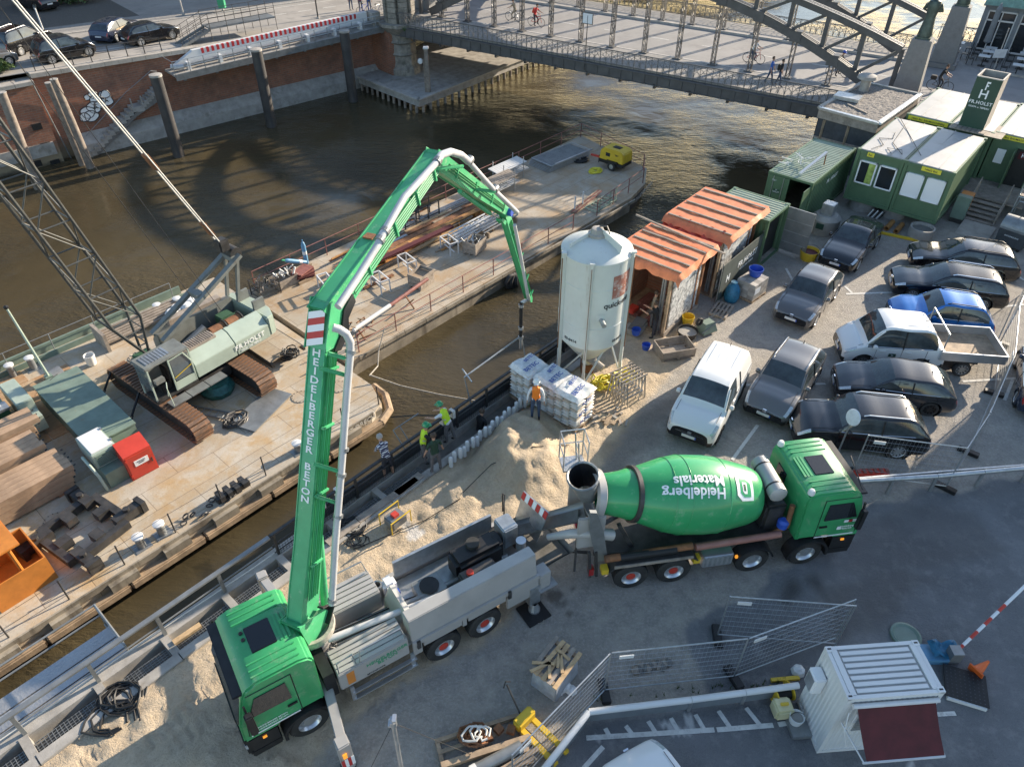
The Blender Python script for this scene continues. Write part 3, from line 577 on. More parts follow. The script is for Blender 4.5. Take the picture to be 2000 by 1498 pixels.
b=MB(); b.lathe([(1.5,-.1),(1.5,.5),(1.3,.7),(1.2,1.0),(1.2,1.6),(1.4,1.75),(1.25,1.9),(1.2,2.6),(1.45,2.8),(1.3,3.0),(1.3,3.4),(1.9,4.0),(2.1,4.15),(2.1,4.4),(0,4.4)],8); b.build('turret_shaft','stone',rr)
for k in range(8):
    for j in range(5): MB().box((1.0*math.cos(k*PI/4+.39),1.0*math.sin(k*PI/4+.39),4.6+j*.44),(.74,.82,.41),Matrix.Rotation(k*PI/4+.39,4,'Z')).build('stone_block','stone',rr,bevel=.02)
MB().lathe([(1.25,6.58),(1.45,6.62),(1.45,6.8),(0,6.95)],8).build('cap_stone','coping',rr)
d=Matrix.Rotation(FA,3,'Z')
for (x0_,x1_,y0_,y1_,z0_,z1_,mt) in ((-1.5,-.9,-.3,4,0,4.3,'brick_wall'),(-.9,1.0,.6,4,0,4.3,'stone')): 
    M=Matrix.Rotation(FA,4,'Z'); b=MB(); b.T=M; b.bx(x0_,x1_,y0_,y1_,z0_,z1_); b.build('abutment_wall',mt,rr)
rr=thing('bridge_abutment','mossy stone bridge abutment wall under the far end of the bridge','wall',G(880,70,-2.75),R_(57.7))
MB().bx(-1,26,1.0,3.2,0,3.6).build('wall_face','stone',rr); MB().bx(-1,26,.6,1.0,0,.55).build('moss_ledge','roof_green',rr)
# mooring piles
pl=[]
for i,(ut,vt,ub,vb) in enumerate(((303,146,350,305),(502,96,531,247),(672,60,690,198))):
    p=G(ub,vb,WZ); zt=(GP(ut,vt,p,Vector((p.x,p.y,0)).normalized())).z
    rr=thing('mooring_pile',('tall dark tubular steel mooring pile standing in the water before the '+('quay stairs','flood gate middle','flood gate end')[i]),'pile',(p.x,p.y,WZ),0,'steel mooring piles')
    h=zt-WZ; MB().tube((0,0,-1.5),(0,0,h-.12),.42,n=20).build('tube','pile_steel',rr,smooth=True); MB().lathe([(.45,h-.14),(.45,h),(0,h+.06)],20).build('cap','concrete',rr,smooth=True)
p=G(839,205,WZ); h=GP(831,92,p,Vector((p.x,p.y,0)).normalized()).z-WZ
rr=thing('timber_dolphin','slim square timber pile with white cap and lamp beside the landing platform','pile',(p.x,p.y,WZ)); MB().bx(-.17,.17,-.2,.2,-1.5,h-.15).build('timber','pile_wood',rr,bevel=.03); MB().bx(-.3,-.2,-.1,.15,.0,h*.8).build('timber','pile_wood',rr); MB().bx(-.22,.22,-.25,.25,h-.15,h).build('cap','white',rr,bevel=.02); MB().bx(-.75,-.35,-.2,.2,h*.72,h*.72+.4).build('lamp','white',rr,bevel=.08)
for i,(ut,vt,ub,vb,rd) in enumerate(((95,163,163,322,.27),(105,156,178,328,.27),(3,182,75,368,.30))):
    p=G(ub,vb,WZ); zt=GP(ut,vt,p,Vector((p.x,p.y,0)).normalized()).z; h=zt-WZ; lean=G(0,0,0)*0
    rr=thing('timber_pile',('weathered timber pile, left one of the pair below the coping end','weathered timber pile, right one of the pair below the coping end','single pale timber pile rising behind the crane boom')[i],'pile',(p.x,p.y,WZ),0,'old timber piles')
    top=GP(ut,vt,p,Vector((p.x,p.y,0)).normalized())-Vector((p.x,p.y,WZ))
    MB().path([(0,0,-1.5),top*.3,top*.7,top],[rd*1.05,rd,rd*.95,rd*.9],10).build('trunk','pile_wood',rr,smooth=True); MB().tube(top,top+Vector((0,0,.05)),rd*.98,n=10).build('cap','concrete',rr)
# ---------------------------------------------------------------- bridge (local x along the bridge to the far bank, y across, away from us)
BA=R_(147.7); BO=G(1590,205,BZ); BX=Vector((math.cos(BA),math.sin(BA),0)); BY=Vector((.53435,.84526,0))
BROT=Matrix(((BX.x,BY.x,0,BO.x),(BX.y,BY.y,0,BO.y),(0,0,1,0),(0,0,0,1)))        # left handed in plan: y mirrored, so build through T
def bl(p): d=p-BO; return Vector((d.dot(BX),d.dot(BY),p.z))
def bw(x,y,z): return BO+BX*x+BY*y+Zv*(z-BO.z)
class BB(MB):
    def __init__(s): super().__init__(); s.T=BROT
br=thing('arch_bridge','dark grey riveted steel arch bridge with lattice hangers over the canal','bridge',(0,0,0))
X0,X1=-4.5,37.5; YK0,YK1,YR=4.3,13.9,17.3
BB().bx(X0,X1,.25,YR-.25,BZ-.45,BZ-.03).build('deck_slab','bridge_steel',br)
BB().bx(X0-.01,X1,YK0+.2,YK1-.2,BZ-.03,BZ).build('roadway','roadway',br)
for i in range(21):
    x=X0+i*2
    for y0,y1 in ((.3,YK0-.02),(YK1+.02,YR-.3)): BB().bx(x+.01,x+1.99,y0,y1,BZ-.03,BZ+.14).build('pavement_slab','paving',br)
    for y0 in (YK0,YK1-.2): BB().bx(x+.01,x+1.99,y0,y0+.2,BZ-.03,BZ+.16).build('kerb_stone','kerb',br)
b=BB()
for i in range(9): b.bx(X0+1+i*4.5,X0+2.6+i*4.5,9.05,9.17,BZ+.002,BZ+.006)
b.build('lane_line','paint_line',br)
for y in (0,YR-.22):
    b=BB(); b.bx(X0,X1,y,y+.22,BZ-.75,BZ-.1)
    b.bx(X0,X1,y-.1,y+.3,BZ-.1,BZ-.03); b.bx(X0,X1,y-.08,y+.28,BZ-.80,BZ-.75)
    for i in range(42): b.bx(X0+i,X0+i+.06,y-.05,y,BZ-.75,BZ-.1)
    b.build('edge_girder','bridge_steel',br)
def railing(y,z0,x0,x1,name='railing',m='bridge_steel',par=None,B=BB):
    n=int((x1-x0)/.95)
    b=B(); b.bx(x0,x1,y-.03,y+.03,z0+1.06,z0+1.12); b.bx(x0,x1,y-.02,y+.02,z0+.12,z0+.16)
    for i in range(2*n+1): x=x0+i*.475; b.bar((x,y,z0),(x,y,z0+1.08),.03 if i%2 else .045)
    b.build(name+'_frame',m,par)
    b=B()
    for i in range(n):
        for o,rx,h in ((0,.95,.9),(.0,.62,.55),(.475,.95,.9)):
            xc=x0+i*.95+o; k=8
            b.path([(xc+rx*math.cos(PI*j/k),y-.02,z0+.14+h*math.sin(PI*j/k)) for j in range(k+1)],.017,3,False)
    b.build(name+'_arcs','bridge_light',par)
railing(.12,BZ+.02,X0,X1,par=br); railing(YR-.12,BZ+.02,X0,X1,par=br)
for i in range(14):
    x=-2.6+i*2.86; b=BB(); 
    b.bar((x,-.05,BZ-.8),(x,1.6,BZ-1.35),.12,.12); b.bar((x,1.6,BZ-1.35),(x,3.2,BZ-.8),.12,.12); b.bar((x,.0,BZ-.85),(x,YR,BZ-.85),.18,.35); b.build('cross_girder','dark_steel',br)
XC=16.5
def lo(x): return 1.9+5.1*(1-((x-XC)/19.3)**2)
def hi(x): return 4.66+3.5*(1-((x-XC)/20.5)**2)
bm_=MB(); 
for s in (-.14,.14): bm_.bx(s-.02,s+.02,-.17,.17,0,1); 
for s in (-.17,.17): bm_.bx(-.15,.15,s-.012,s+.012,0,.02)
HG=None
def hanger(x,y,h):
    b=BB()
    for s in (-.13,.13):
        b.bx(x+s-.025,x+s+.025,y-.17,y-.10,BZ+.1,BZ+h); b.bx(x+s-.025,x+s+.025,y+.10,y+.17,BZ+.1,BZ+h)
    b.bx(x-.32,x+.32,y-.28,y+.28,BZ+.1,BZ+.22)
    k=int(h/.45)
    o=b.build('hanger','bridge_steel',br); c=BB()
    for i in range(k):
        for s in (-.17,.165): c.bar((x-.12 if i%2 else x+.12,y+s,BZ+.15+i*.45),(x+.12 if i%2 else x-.12,y+s,BZ+.15+(i+1)*.45),.05,.02)
    for i in range(k): c.bar((x-.14,y-.1 if i%2 else y+.1,BZ+.15+i*.45),(x-.14,y+.1 if i%2 else y-.1,BZ+.15+(i+1)*.45),.02,.05)
    c.build('hanger_lacing','bridge_steel',o)
for y in (YK0-.15,YK1+.4):
    xs=[-2.6+i*2.86 for i in range(14)]
    for x in xs:
        h=lo(x)-BZ
        if h>.6: hanger(x,y,h)
    def chord(fn,nm,wd,ht,x0,x1):
        n=36; P=[Vector((x0+(x1-x0)*i/n,y,fn(x0+(x1-x0)*i/n))) for i in range(n+1)]
        for s in (-1,1):
            b=BB()
            for i in range(n): b.bar(P[i]+Vector((0,s*wd/2,0)),P[i+1]+Vector((0,s*wd/2,0)),.05,ht)
            b.build(nm,'bridge_steel',br)
        b=BB()
        for i in range(n): b.bar(P[i]+Vector((0,0,ht/2)),P[i+1]+Vector((0,0,ht/2)),.09,.03); 
        for s in (-1,1):
            for i in range(n): b.bar(P[i]+Vector((0,s*(wd/2+.02),ht/2)),P[i+1]+Vector((0,s*(wd/2+.02),ht/2)),.16,.03)
        if nm=='upper_chord':
            m2=110
            for i in range(m2):
                t0=x0+(x1-x0)*i/m2;t1=x0+(x1-x0)*(i+1)/m2; s=1 if i%2 else -1
                b.bar((t0,y-s*wd/2,fn(t0)+ht/2),(t1,y+s*wd/2,fn(t1)+ht/2),.06,.02)
        b.build(nm+'_lacing','bridge_light' if nm=='upper_chord' else 'bridge_steel',br)
    chord(lo,'lower_chord',.5,.62,XC-19.2,XC+19.2); chord(hi,'upper_chord',.5,.42,XC-20.4,XC+20.4)
    ps=[-3.9]+[-1.3+2.55*i for i in range(15)]+[36.9]
    for i,x in enumerate(ps):
        z0=lo(x) if lo(x)>1.6 else BZ
        BB().bar((x,y,z0),(x,y,hi(x)),.26,.30,up=(1,0,0)).build('arch_post','bridge_steel',br)
        if i<len(ps)-1:
            xn=ps[i+1]; a=(x,y,max(lo(x),BZ)) ; c=(xn,y,hi(xn))
            if x>=XC: a=(x,y,hi(x)); c=(xn,y,max(lo(xn),BZ))
            else: a=(x,y,hi(x)); c=(xn,y,lo(xn))
            if x>=XC: a=(x,y,lo(x)); c=(xn,y,hi(xn))
            BB().bar(a,c,.2,.22,up=(0,1,0)).build('arch_diagonal','bridge_steel',br)
    for x in xs:
        if lo(x)>2.5: BB().bx(x-.38,x+.38,y-.33,y+.33,lo(x)-.36,lo(x)+.34).build('gusset','bridge_steel',br)
# pedestals and statues at the bridge heads
def statue(name,x,y,z,label,h=2.6,rz=0.):
    o=thing(name,label,'statue',tuple(bw(x,y,z)),rz)
    b=MB(); b.lathe([(.42,0),(.45,.1),(.40,.5),(.33,1.0),(.30,1.3),(.37,1.65),(.42,1.95),(.34,2.15),(.14,2.25)],14); b.build('robe','statue',o,smooth=True)
    b=MB(); b.lathe([(.0,2.2),(.14,2.25),(.19,2.4),(.2,2.52),(.24,2.55),(.2,2.66),(.1,2.74),(0,2.76)],12); b.build('head','statue',o,smooth=True)
    MB().path([(.36,0,1.95),(.52,-.15,1.6),(.35,-.45,1.45)],[.13,.11,.08],8).build('arm','statue',o,smooth=True); MB().path([(-.36,0,1.95),(-.55,-.1,1.6),(-.2,-.42,1.5)],[.13,.11,.08],8).build('arm','statue',o,smooth=True)
    MB().bx(-.46,.46,-.46,.46,-.08,.04).build('plinth','statue',o); return o
def pedestal(x,y,lab,h):
    o=thing('pedestal',lab,'pedestal',tuple(bw(x,y,BZ)),BA)
    MB().add([(-.85,-.85,.35),(.85,-.85,.35),(.85,.85,.35),(-.85,.85,.35),(-.62,-.62,h),(.62,-.62,h),(.62,.62,h),(-.62,.62,h)],[(0,3,2,1),(4,5,6,7),(0,1,5,4),(1,2,6,5),(2,3,7,6),(3,0,4,7)]).build('shaft','granite',o,bevel=.02)
    MB().bx(-1.05,1.05,-1.05,1.05,0,.35).build('base','granite',o,bevel=.03); return o
pedestal(-4.9,4.3,'tapered grey granite pedestal carrying the statue beside the gravel roof',4.0); statue('statue',-4.9,4.3,BZ+4.08,'green bronze robed statue standing before the arch end post',rz=BA)
pedestal(-5.9,14.3,'tapered grey granite pedestal beside the cafe tables',4.2); statue('statue',-5.9,14.3,BZ+4.28,'green bronze statue on the pedestal beside the cafe tables',rz=BA)
pedestal(37.3,5.6,'grey granite pedestal at the far bridge head beside the stone turret',3.6)
# sign on the near bridge railing
o=thing('bridge_sign','small white rectangular navigation sign on a thin pole on the bridge railing','sign',tuple(bw(17.6,-.05,BZ-.6)),BA)
MB().tube((0,0,0),(0,0,3.9),.035).build('pole','dark_steel',o); MB().bx(-.45,.45,-.02,.02,3.3,4.1).build('frame','dark_steel',o); MB().bx(-.40,.40,-.026,.026,3.35,4.05).build('panel','white_clean',o)
# ---------------------------------------------------------------- promenade beyond the site
b=BB(); b.bx(-70,X0-.02,-3.4,YR+5.2,-1.0,BZ-.01); o=b.build('promenade','paving'); tag(o,kind='structure')
b=BB(); b.bx(-70,X0-.02,-2,YK1+.3,BZ-.01,BZ-.002); o=b.build('promenade_road','roadway'); tag(o,kind='structure')
b=BB(); b.bx(-70,X0-.6,-1.5,4,BZ-.002,BZ+.004); o=b.build('promenade_cobbles','cobble'); 
o.data.materials.clear(); o.data.materials.append(MAT['paving']); tag(o,kind='structure')
b=BB(); b.bx(-70,-8.6,YK1+.3,YK1+.6,BZ-.01,BZ+.13); o=b.build('promenade_kerb','kerb'); tag(o,kind='structure')
o=thing('promenade_railing','ornate iron railing at the water edge beside the cafe tables','railing'); railing(YR+5.0,BZ,-9.2,-4.4,par=o)
BB().bx(-70,X0,YR+5.0,YR+5.4,WZ-1,BZ-.02).build('retaining_wall','stone',o)
# restaurant
RO=bl(G(1893,98,BZ)); ro=thing('restaurant','grey glazed quayside restaurant with turquoise fascia and gold lettering','building',tuple(bw(RO.x,RO.y,BZ)),BA)
def rx(b): b.T=None; return b
# local: x towards the bridge (left in view), y mirrored -> use helper transform
RT=Matrix.Translation(-bw(RO.x,RO.y,BZ)); 
class RB(MB):
    def __init__(s):
        super().__init__(); Mi=(Matrix.Translation(bw(RO.x,RO.y,BZ))@Matrix.Rotation(BA,4,'Z')).inverted(); s.T=Mi@BROT@Matrix.Translation((RO.x,RO.y,BZ))
Lr=16; RB().bx(-Lr,0,.3,8,0,3.3).build('wall','rest_grey',ro)
RB().bx(-Lr,.15,-.15,8.1,3.3,3.42).build('eaves','rest_grey',ro); RB().bx(-Lr,.1,-.35,.0,3.42,4.1).build('fascia','copper_green',ro)
RB().bx(-Lr,.0,0,8,3.42,3.75).build('roof','grey_steel',ro)
for i in range(6):
    x=-.35-i*2.35; f=RB(); f.bx(x-.09,x,.15,.32,.12,3.0)
    f.bx(x-2.05,x-1.96,.15,.32,.12,3.0); f.bx(x-2.05,x,.15,.32,2.9,3.0); f.bx(x-2.05,x,.15,.32,2.25,2.36); f.bx(x-2.05,x,.15,.32,.1,.22); f.bx(x-1.06,x-.98,.15,.32,.12,2.9)
    w=f.build('window','white',ro)
    RB().bx(x-1.96,x-.09,.22,.26,.22,2.9).build('pane','window_glass',w)
    RB().bx(x-2.35,x-2.05,.05,.35,0,3.3).build('pilaster','rest_grey',ro)
MI=(Matrix.Translation(bw(RO.x,RO.y,BZ))@Matrix.Rotation(BA,4,'Z')).inverted()
p0=bw(RO.x-5.6,RO.y-.37,BZ+3.74); text('lettering','BARK',.62,MI@axes(p0,-BX,Zv),'yellow_sign',ro,.02)
for i in range(2): RB().bar((-1.5-i*.6,.4,3.6),(-5.5-i*.6,9,5.6),.12,.12).build('roof_stay','dark_steel',ro)
# cafe tables, parasols
def cafe(u,v,lab):
    p=G(u,v,BZ); o=thing('cafe_table',lab,'table',tuple(p),BA,'cafe tables on the promenade')
    MB().bx(-.4,.4,-.35,.35,.70,.74).build('table_top','white',o); MB().tube((0,0,0),(0,0,.7),.04).build('leg','dark_steel',o); MB().bx(-.25,.25,-.25,.25,0,.03).build('foot','dark_steel',o); return o
def chair(p,rz,lab):
    o=thing('cafe_chair',lab,'chair',tuple(p),rz,'cafe chairs on the promenade')
    MB().bx(-.22,.22,-.22,.22,.42,.46).build('seat','black',o); MB().bx(-.22,.22,.19,.23,.46,.9).build('backrest','black',o)
    for x in (-.2,.2):
        for y in (-.2,.2): MB().bx(x-.02,x+.02,y-.02,y+.02,0,.42).build('leg','dark_steel',o)
    return o
for i,(u,v,l) in enumerate(((1867,102,'white cafe table by the railing'),(1858,113,'white cafe table nearest the granite pedestal'),(1929,113,'white cafe table under the closed parasol'),(1924,120,'white cafe table, middle one of the row at the restaurant window'),(1916,129,'white cafe table beside the pink sign board'),(1996,124,'white cafe table at the far end of the promenade'),(1990,135,'white cafe table, second of the far promenade row'),(1982,147,'white cafe table behind the green sign tower'))):
    cafe(u,v,l); p=G(u,v,BZ)
    for s in (-1,1): chair(p+BX*.85*s,BA+(PI/2 if s<0 else -PI/2),'black cafe chair at the '+l.replace('white cafe ',''))
def parasol(u,v,lab,h,mt):
    p=G(u,v,BZ); o=thing('parasol',lab,'parasol',tuple(p)); MB().tube((0,0,0),(0,0,h),.035).build('pole','white',o); MB().lathe([(.04,1.0),(.26,1.15),(.22,1.8),(.2,h-.4),(.05,h)],9).build('folded_canopy',mt,o); MB().lathe([(.4,0),(.4,.06),(.05,.1)],12).build('base','concrete',o)
parasol(1916,112,'closed dark grey parasol in front of the restaurant window',3.9,'rest_grey')
o=thing('pole','slim pale pole with pink sign board on the promenade','sign',tuple(G(1940,138,BZ))); MB().tube((0,0,0),(.1,.3,2.9),.04).build('pole','kerb',o); MB().bx(-.45,.45,-.03,.03,.9,1.5).build('board','shirt_white',o)
# ---------------------------------------------------------------- gravel roofed bridge house
ZR=3.4; c=[G(u,v,ZR) for u,v in ((1600,212),(1686,162),(1797,186),(1716,243))]
ctr=(c[0]+c[2])/2; ho=thing('bridge_house','small brick house with gravel roof and mushroom vent at the bridge end','building',(ctr.x,ctr.y,0))
L_=[p-Vector((ctr.x,ctr.y,0)) for p in c]; 
def lv(P,z,k=1.): return [Vector((p.x*k,p.y*k,z)) for p in P]
b=MB(); v=lv(L_,-4.5,.97)+lv(L_,ZR-.55,.97); b.add(v,[(0,4,7,3),(1,5,4,0),(2,6,5,1)][0:0]+[(0,1,5,4),(1,2,6,5)]); b.build('brick_wall','brick_wall',ho,fix=False)
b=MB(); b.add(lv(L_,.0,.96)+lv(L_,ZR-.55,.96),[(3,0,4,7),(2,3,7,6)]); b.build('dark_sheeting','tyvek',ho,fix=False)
b=MB(); b.add(lv(L_,ZR-.55)+lv(L_,ZR-.02),[(0,1,5,4),(1,2,6,5),(2,3,7,6),(3,0,4,7),(4,5,6,7),(3,2,1,0)]); b.build('roof_slab','wood_grey',ho)
b=MB(); n=40; gp=[[L_[0].lerp(L_[1],i/n).lerp(L_[3].lerp(L_[2],i/n),j/n) for j in range(n+1)] for i in range(n+1)]
gp=[[Vector((p.x*.96,p.y*.96,ZR+random.uniform(-.01,.035))) for p in r_] for r_ in gp]; b.grid(gp); o=b.build('gravel','gravel_roof',ho,fix=False); o['kind']='stuff'
for i,mt in ((0,'coping'),(1,'grey_steel'),(2,'plastic_white'),(3,'galv')): MB().bar(L_[i]+Zv*.03,L_[(i+1)%4]+Zv*.03,.28,.14).build('parapet',mt,ho,bevel=.02)
p=G(1688,172,ZR+.2)-Vector((ctr.x,ctr.y,0)); p.z=ZR; MB().lathe([(.3,0),(.3,.7),(.6,.78),(.55,.95),(.25,1.05),(0,1.07)],16,Matrix.Translation(p)).build('roof_vent','concrete',ho,smooth=True)
p=G(1655,195,ZR)-Vector((ctr.x,ctr.y,0)); MB().box((p.x,p.y,ZR+.15),(1.5,1.0,.2),Matrix.Rotation(R_(-35),4,'Z')).build('roof_hatch','galv',ho)
a=G(1656,204,ZR+.05)-Vector((ctr.x,ctr.y,0)); c2=G(1694,222,ZR+.05)-Vector((ctr.x,ctr.y,0)); MB().bar(a,c2,.12,.06).build('roof_plank','wood_grey',ho)
for t in (.12,.55): p=L_[0].lerp(L_[3],t)*.97; MB().bar((p.x,p.y,.6),(p.x,p.y,ZR-.6),.12).build('post','wood',ho)
MB().bar(L_[0]*.965-Zv*1.6,L_[0].lerp(L_[3],.85)*.965-Zv*1.5,.08,.12).build('beam','wood_grey',ho)
# ---------------------------------------------------------------- warehouse beyond the right edge of the view whose shade falls over the road
wh=thing('warehouse','tall red brick warehouse standing out of view across the road','building',(44.5,37,0),R_(38.5))
MB().bx(-7,16,-34,4.2,0,19).build('wall','brick_wall',wh); MB().bx(-7.3,16.3,-34.3,4.5,19,19.4).build('roof','copper_green',wh)
for i in range(9):
    for k in range(4): MB().bx(-7.05,-6.9,-32+i*4,-30.4+i*4,1.5+k*4.2,4+k*4.2).build('window','window_glass',wh)
# ---------------------------------------------------------------- front barge (crane pontoon); local frame = site frame at deck level
def site(name,label,cat,q=0,n=0,z=DZ,rz=0,group=None): return thing(name,label,cat,S(q,n,z),QA+rz,group)
bg1=site('crane_barge','rusty steel crane pontoon with timber rubbing strake moored at the quay','barge')
MB().bx(-40,14.3,20.75,36.0,WZ-DZ-1.2,-.05).build('hull','hull',bg1)
MB().prism([(-40,20.6),(13.6,20.6),(14.5,21.0),(15.0,22.3),(15.05,36.1),(-40,36.1)],-.35,0).build('deck','deck',bg1)
MB().prism([(14.2,20.62),(15.0,22.3),(15.05,36.0),(13,36),(13,20.62)],WZ-DZ-1,-.35).build('hull_end','hull',bg1)
for k in range(14): x=14.0-k*2.9; MB().bx(x-2.85,x,20.25,20.62,-.62,-.3).build('rubbing_strake','fender_wood',bg1,bevel=.05)
MB().path([(13.9,20.4,-.45),(14.7,20.75,-.45),(15.25,21.7,-.45),(15.3,22.6,-.45)],.19,8).build('rubbing_strake','fender_wood',bg1)
MB().bx(-40,13.7,20.55,20.62,-.05,.22).build('bulwark_plate','hull',bg1)
for k in range(9): x=13.0-k*2.0; MB().bx(x-1.15,x-.15,20.35,20.55,-.28,.05).build('hull_plate','hull',bg1)
for k in range(12):
    for j in range(4):
        n0=29.4+j*1.62; x=-12+k*2.6+(j%2)*.9
        if x+2.55<6.6: MB().bx(x,x+2.56,n0,n0+1.58,.002,.03).build('deck_plank','deck_planks',bg1)
MB().bx(-40,13,35.9,36.0,0,.45).build('green_bulwark','old_green',bg1); MB().bx(-40,13,35.3,35.37,.0,.3).build('green_bulwark','old_green',bg1)
for k in range(8):
    x=-2+k*2.05; MB().tube((x,35.4,0),(x+.05,35.5,1.1),.025).build('stanchion','grey_steel',bg1)
MB().path([(-2+k*2.05+.05,35.5,1.1) for k in range(8)],.02,5).build('hand_rail','grey_steel',bg1)
for k in range(10):
    x=-3.2+k*1.95; MB().tube((x,21.0,0),(x,21.0,1.05),.028).build('stanchion','dark_steel',bg1)
for h in (.5,1.02): MB().path([(-3.2+k*1.95,21.0,h-.05*(k%2)) for k in range(10)],.010,4).build('wire_rope','dark_steel',bg1)
for (q0,n0) in ((1.8,24.87),(13.9,23.3),(12.3,24.0),(4.0,33.2)):
    o=MB().lathe([(.42,.0),(.42,.02),(0,.025)],18,Matrix.Translation((q0,n0,.002))).build('manhole_cover','deck_old',bg1)
    for i in range(14): t=i*2*PI/14; MB().tube((q0+.38*math.cos(t),n0+.38*math.sin(t),.02),(q0+.38*math.cos(t),n0+.38*math.sin(t),.04),.02,n=6).build('bolt','dark_steel',bg1)
text('lettering','RIELDRECH',.34,axes((12.9,20.53,.0),(1,0,0),(0,0,1)),'cable_white',bg1,.01)
for (q0,n0,a,b_) in ((3.7,23.6,.5,.35),(4.1,23.3,.28,.25)): MB().bx(q0,q0+a,n0,n0+b_,.002,.012).build('deck_patch','deck_old',bg1)
def bollard(q,n,lab,h=.6):
    o=site('bollard',lab,'bollard',q,n,DZ,0,'mooring bollards'); MB().lathe([(.16,0),(.15,h-.12),(.17,h-.1)],14).build('post','grey_steel',o,smooth=True); MB().lathe([(.20,h-.1),(.21,h-.02),(.1,h+.01),(0,h+.012)],14).build('cap','white',o,smooth=True); MB().bx(-.3,.3,-.25,.25,0,.02).build('base_plate','grey_steel',o)
bollard(3.45,21.3,'white capped bollard between clamp frame and barge edge, nearer the orange basket'); bollard(4.25,21.3,'white capped bollard beside the rope tackle on the barge edge'); bollard(4.15,35.1,'white capped bollard beside the small flag mast',.7); bollard(5.0,35.0,'white capped bollard beside the green bulwark gate',.7); bollard(11.2,34.8,'white capped bollard behind the crane, left of a pair',.7); bollard(12.2,34.6,'white capped bollard behind the crane, right of a pair',.7); bollard(10.2,21.2,'black capped bollard under the pump boom lettering',.5)
# timber stacks
def stack(q,n,nx,nz,L,w,h,lab,rz=0):
    o=site('timber_stack',lab,'timber',q,n,DZ,rz,'stacks of heavy timber mats')
    me=MB().bx(0,L,0,w-.015,.0,h-.012).mesh('timber'); me.materials.append(MAT['timber'])
    for k in range(nz):
        for i in range(nx): inst(me,'timber',o,TR(random.uniform(-.12,.12)+.1*k,i*w+.01*(k%2),.12+k*h))
        for x in (.06,): 
            for i in range(nx):
                if k<nz: MB().tube((L+.06+.1*k,i*w+w*.3,.12+k*h+h*.5),(L+.14+.1*k,i*w+w*.3,.12+k*h+h*.5),.03,n=6).build('bolt','dark_steel',o)
    for x in (.4,L-.6): MB().bx(x,x+.2,0,nx*w,0,.115).build('bearer','timber_side',o)
    return o
stack(-6.0,25.9,5,4,9.0,.30,.26,'lower broad stack of brown bolted timbers beside the orange basket'); stack(-6.0,27.55,4,5,8.6,.32,.26,'taller stack of pale topped timbers beside the green deckhouse'); stack(-6,29.1,3,6,8.9,.34,.24,'rear timber stack against the green deckhouse wall')
# deckhouse lid, casing boxes
o=site('deckhouse','faded green steel deckhouse with rust stains on its flat lid','deckhouse'); MB().bx(4.25,6.1,26.6,32.1,0,.95).build('casing','old_green',o); MB().bx(4.2,6.15,26.55,32.15,.95,1.02).build('lid','old_green',o,bevel=.01)
MB().tube((4.9,32.0,1.0),(5.3,32.2,1.0),.03).build('lid_handle','dark_steel',o)
o=site('deck_cabin','dark green deck cabin with pale rail roof beside the timber stacks','cabin'); MB().bx(-6,2.9,30.9,33.6,0,1.3).build('casing','dark_green',o); MB().bx(-6,2.95,30.85,31.4,1.3,1.42).build('roof_edge','galv',o); MB().bx(-6,2.9,31.4,33.6,1.3,1.36).build('roof','old_green',o)
for h in (1.8,2.3): MB().path([(-3,31.2,h),(2.7,31.2,h),(2.7,33.4,h)],.03,6).build('guard_rail','white',o)
for x in (-1,1,2.7): MB().tube((x,31.2,1.4),(x,31.2,2.3),.03).build('rail_post','white',o)
o=site('fuel_tank','pale green tank box on legs between cabin and deckhouse','tank'); MB().bx(3.15,3.8,30.6,32.6,.6,1.5).build('box','crane_green',o,bevel=.04); MB().bx(3.2,3.75,29.9,30.6,.3,1.0).build('step_box','crane_green',o)
for y in (30.7,32.4): MB().bx(3.2,3.75,y,y+.1,0,.6).build('leg','old_green',o)
o=site('generator_box','pale green louvred generator box beside the red cabinet','generator'); MB().add([(4.0,24.9,0),(4.95,24.9,0),(4.95,26.5,0),(4.0,26.5,0),(4.0,24.9,.75),(4.95,24.9,.75),(4.95,26.5,.75),(4.0,26.5,.75)],[(0,3,2,1),(4,5,6,7),(0,1,5,4),(1,2,6,5),(2,3,7,6),(3,0,4,7)]).build('lower_casing','old_green',o); MB().bx(3.95,4.9,25.4,26.9,.75,1.45).build('upper_casing','crane_green',o,bevel=.02); MB().bx(4.0,4.85,25.5,26.85,1.45,1.49).build('lid','white',o,bevel=.01)
for i in range(8): MB().bx(4.05,4.8,25.36,25.40,.85+i*.07,.88+i*.07).build('louvre','old_green',o)
for y in (25.7,26.6): MB().bx(4.86,4.92,y,y+.14,1.46,1.52).build('hinge','galv',o)
MB().path([(3.85,24.9,0),(3.8,24.95,.8),(3.75,25.2,1.1),(3.75,26.0,1.15)],.06,8).build('exhaust_pipe','crane_green',o,smooth=True)
o=site('red_cabinet','bright red steel cabinet with sloped top and white notice on the deck','cabinet',4.75,24.65,DZ,R_(-2)); MB().add([(0,-.02,0),(1.08,-.02,0),(1.08,.75,0),(0,.75,0),(0,-.02,1.25),(1.08,-.02,1.25),(1.08,.75,1.5),(0,.75,1.5)],[(0,3,2,1),(4,5,6,7),(0,1,5,4),(1,2,6,5),(2,3,7,6),(3,0,4,7)]).build('body','red',o); MB().bx(.06,1.02,-.045,-.02,.06,1.18).build('door','red',o)
MB().bx(.3,.85,-.056,-.045,.62,.9).build('notice','white_text',o); text('notice_text','DANGER\nSABESI',.08,axes((.57,-.058,.77),(1,0,0),(0,0,1)),'dark_text',o); MB().bx(.93,.97,-.07,-.045,.5,.7).build('handle','dark_steel',o)
for z in (.2,1.0): MB().bx(.02,.06,-.07,-.03,z,z+.1).build('hinge','red',o)
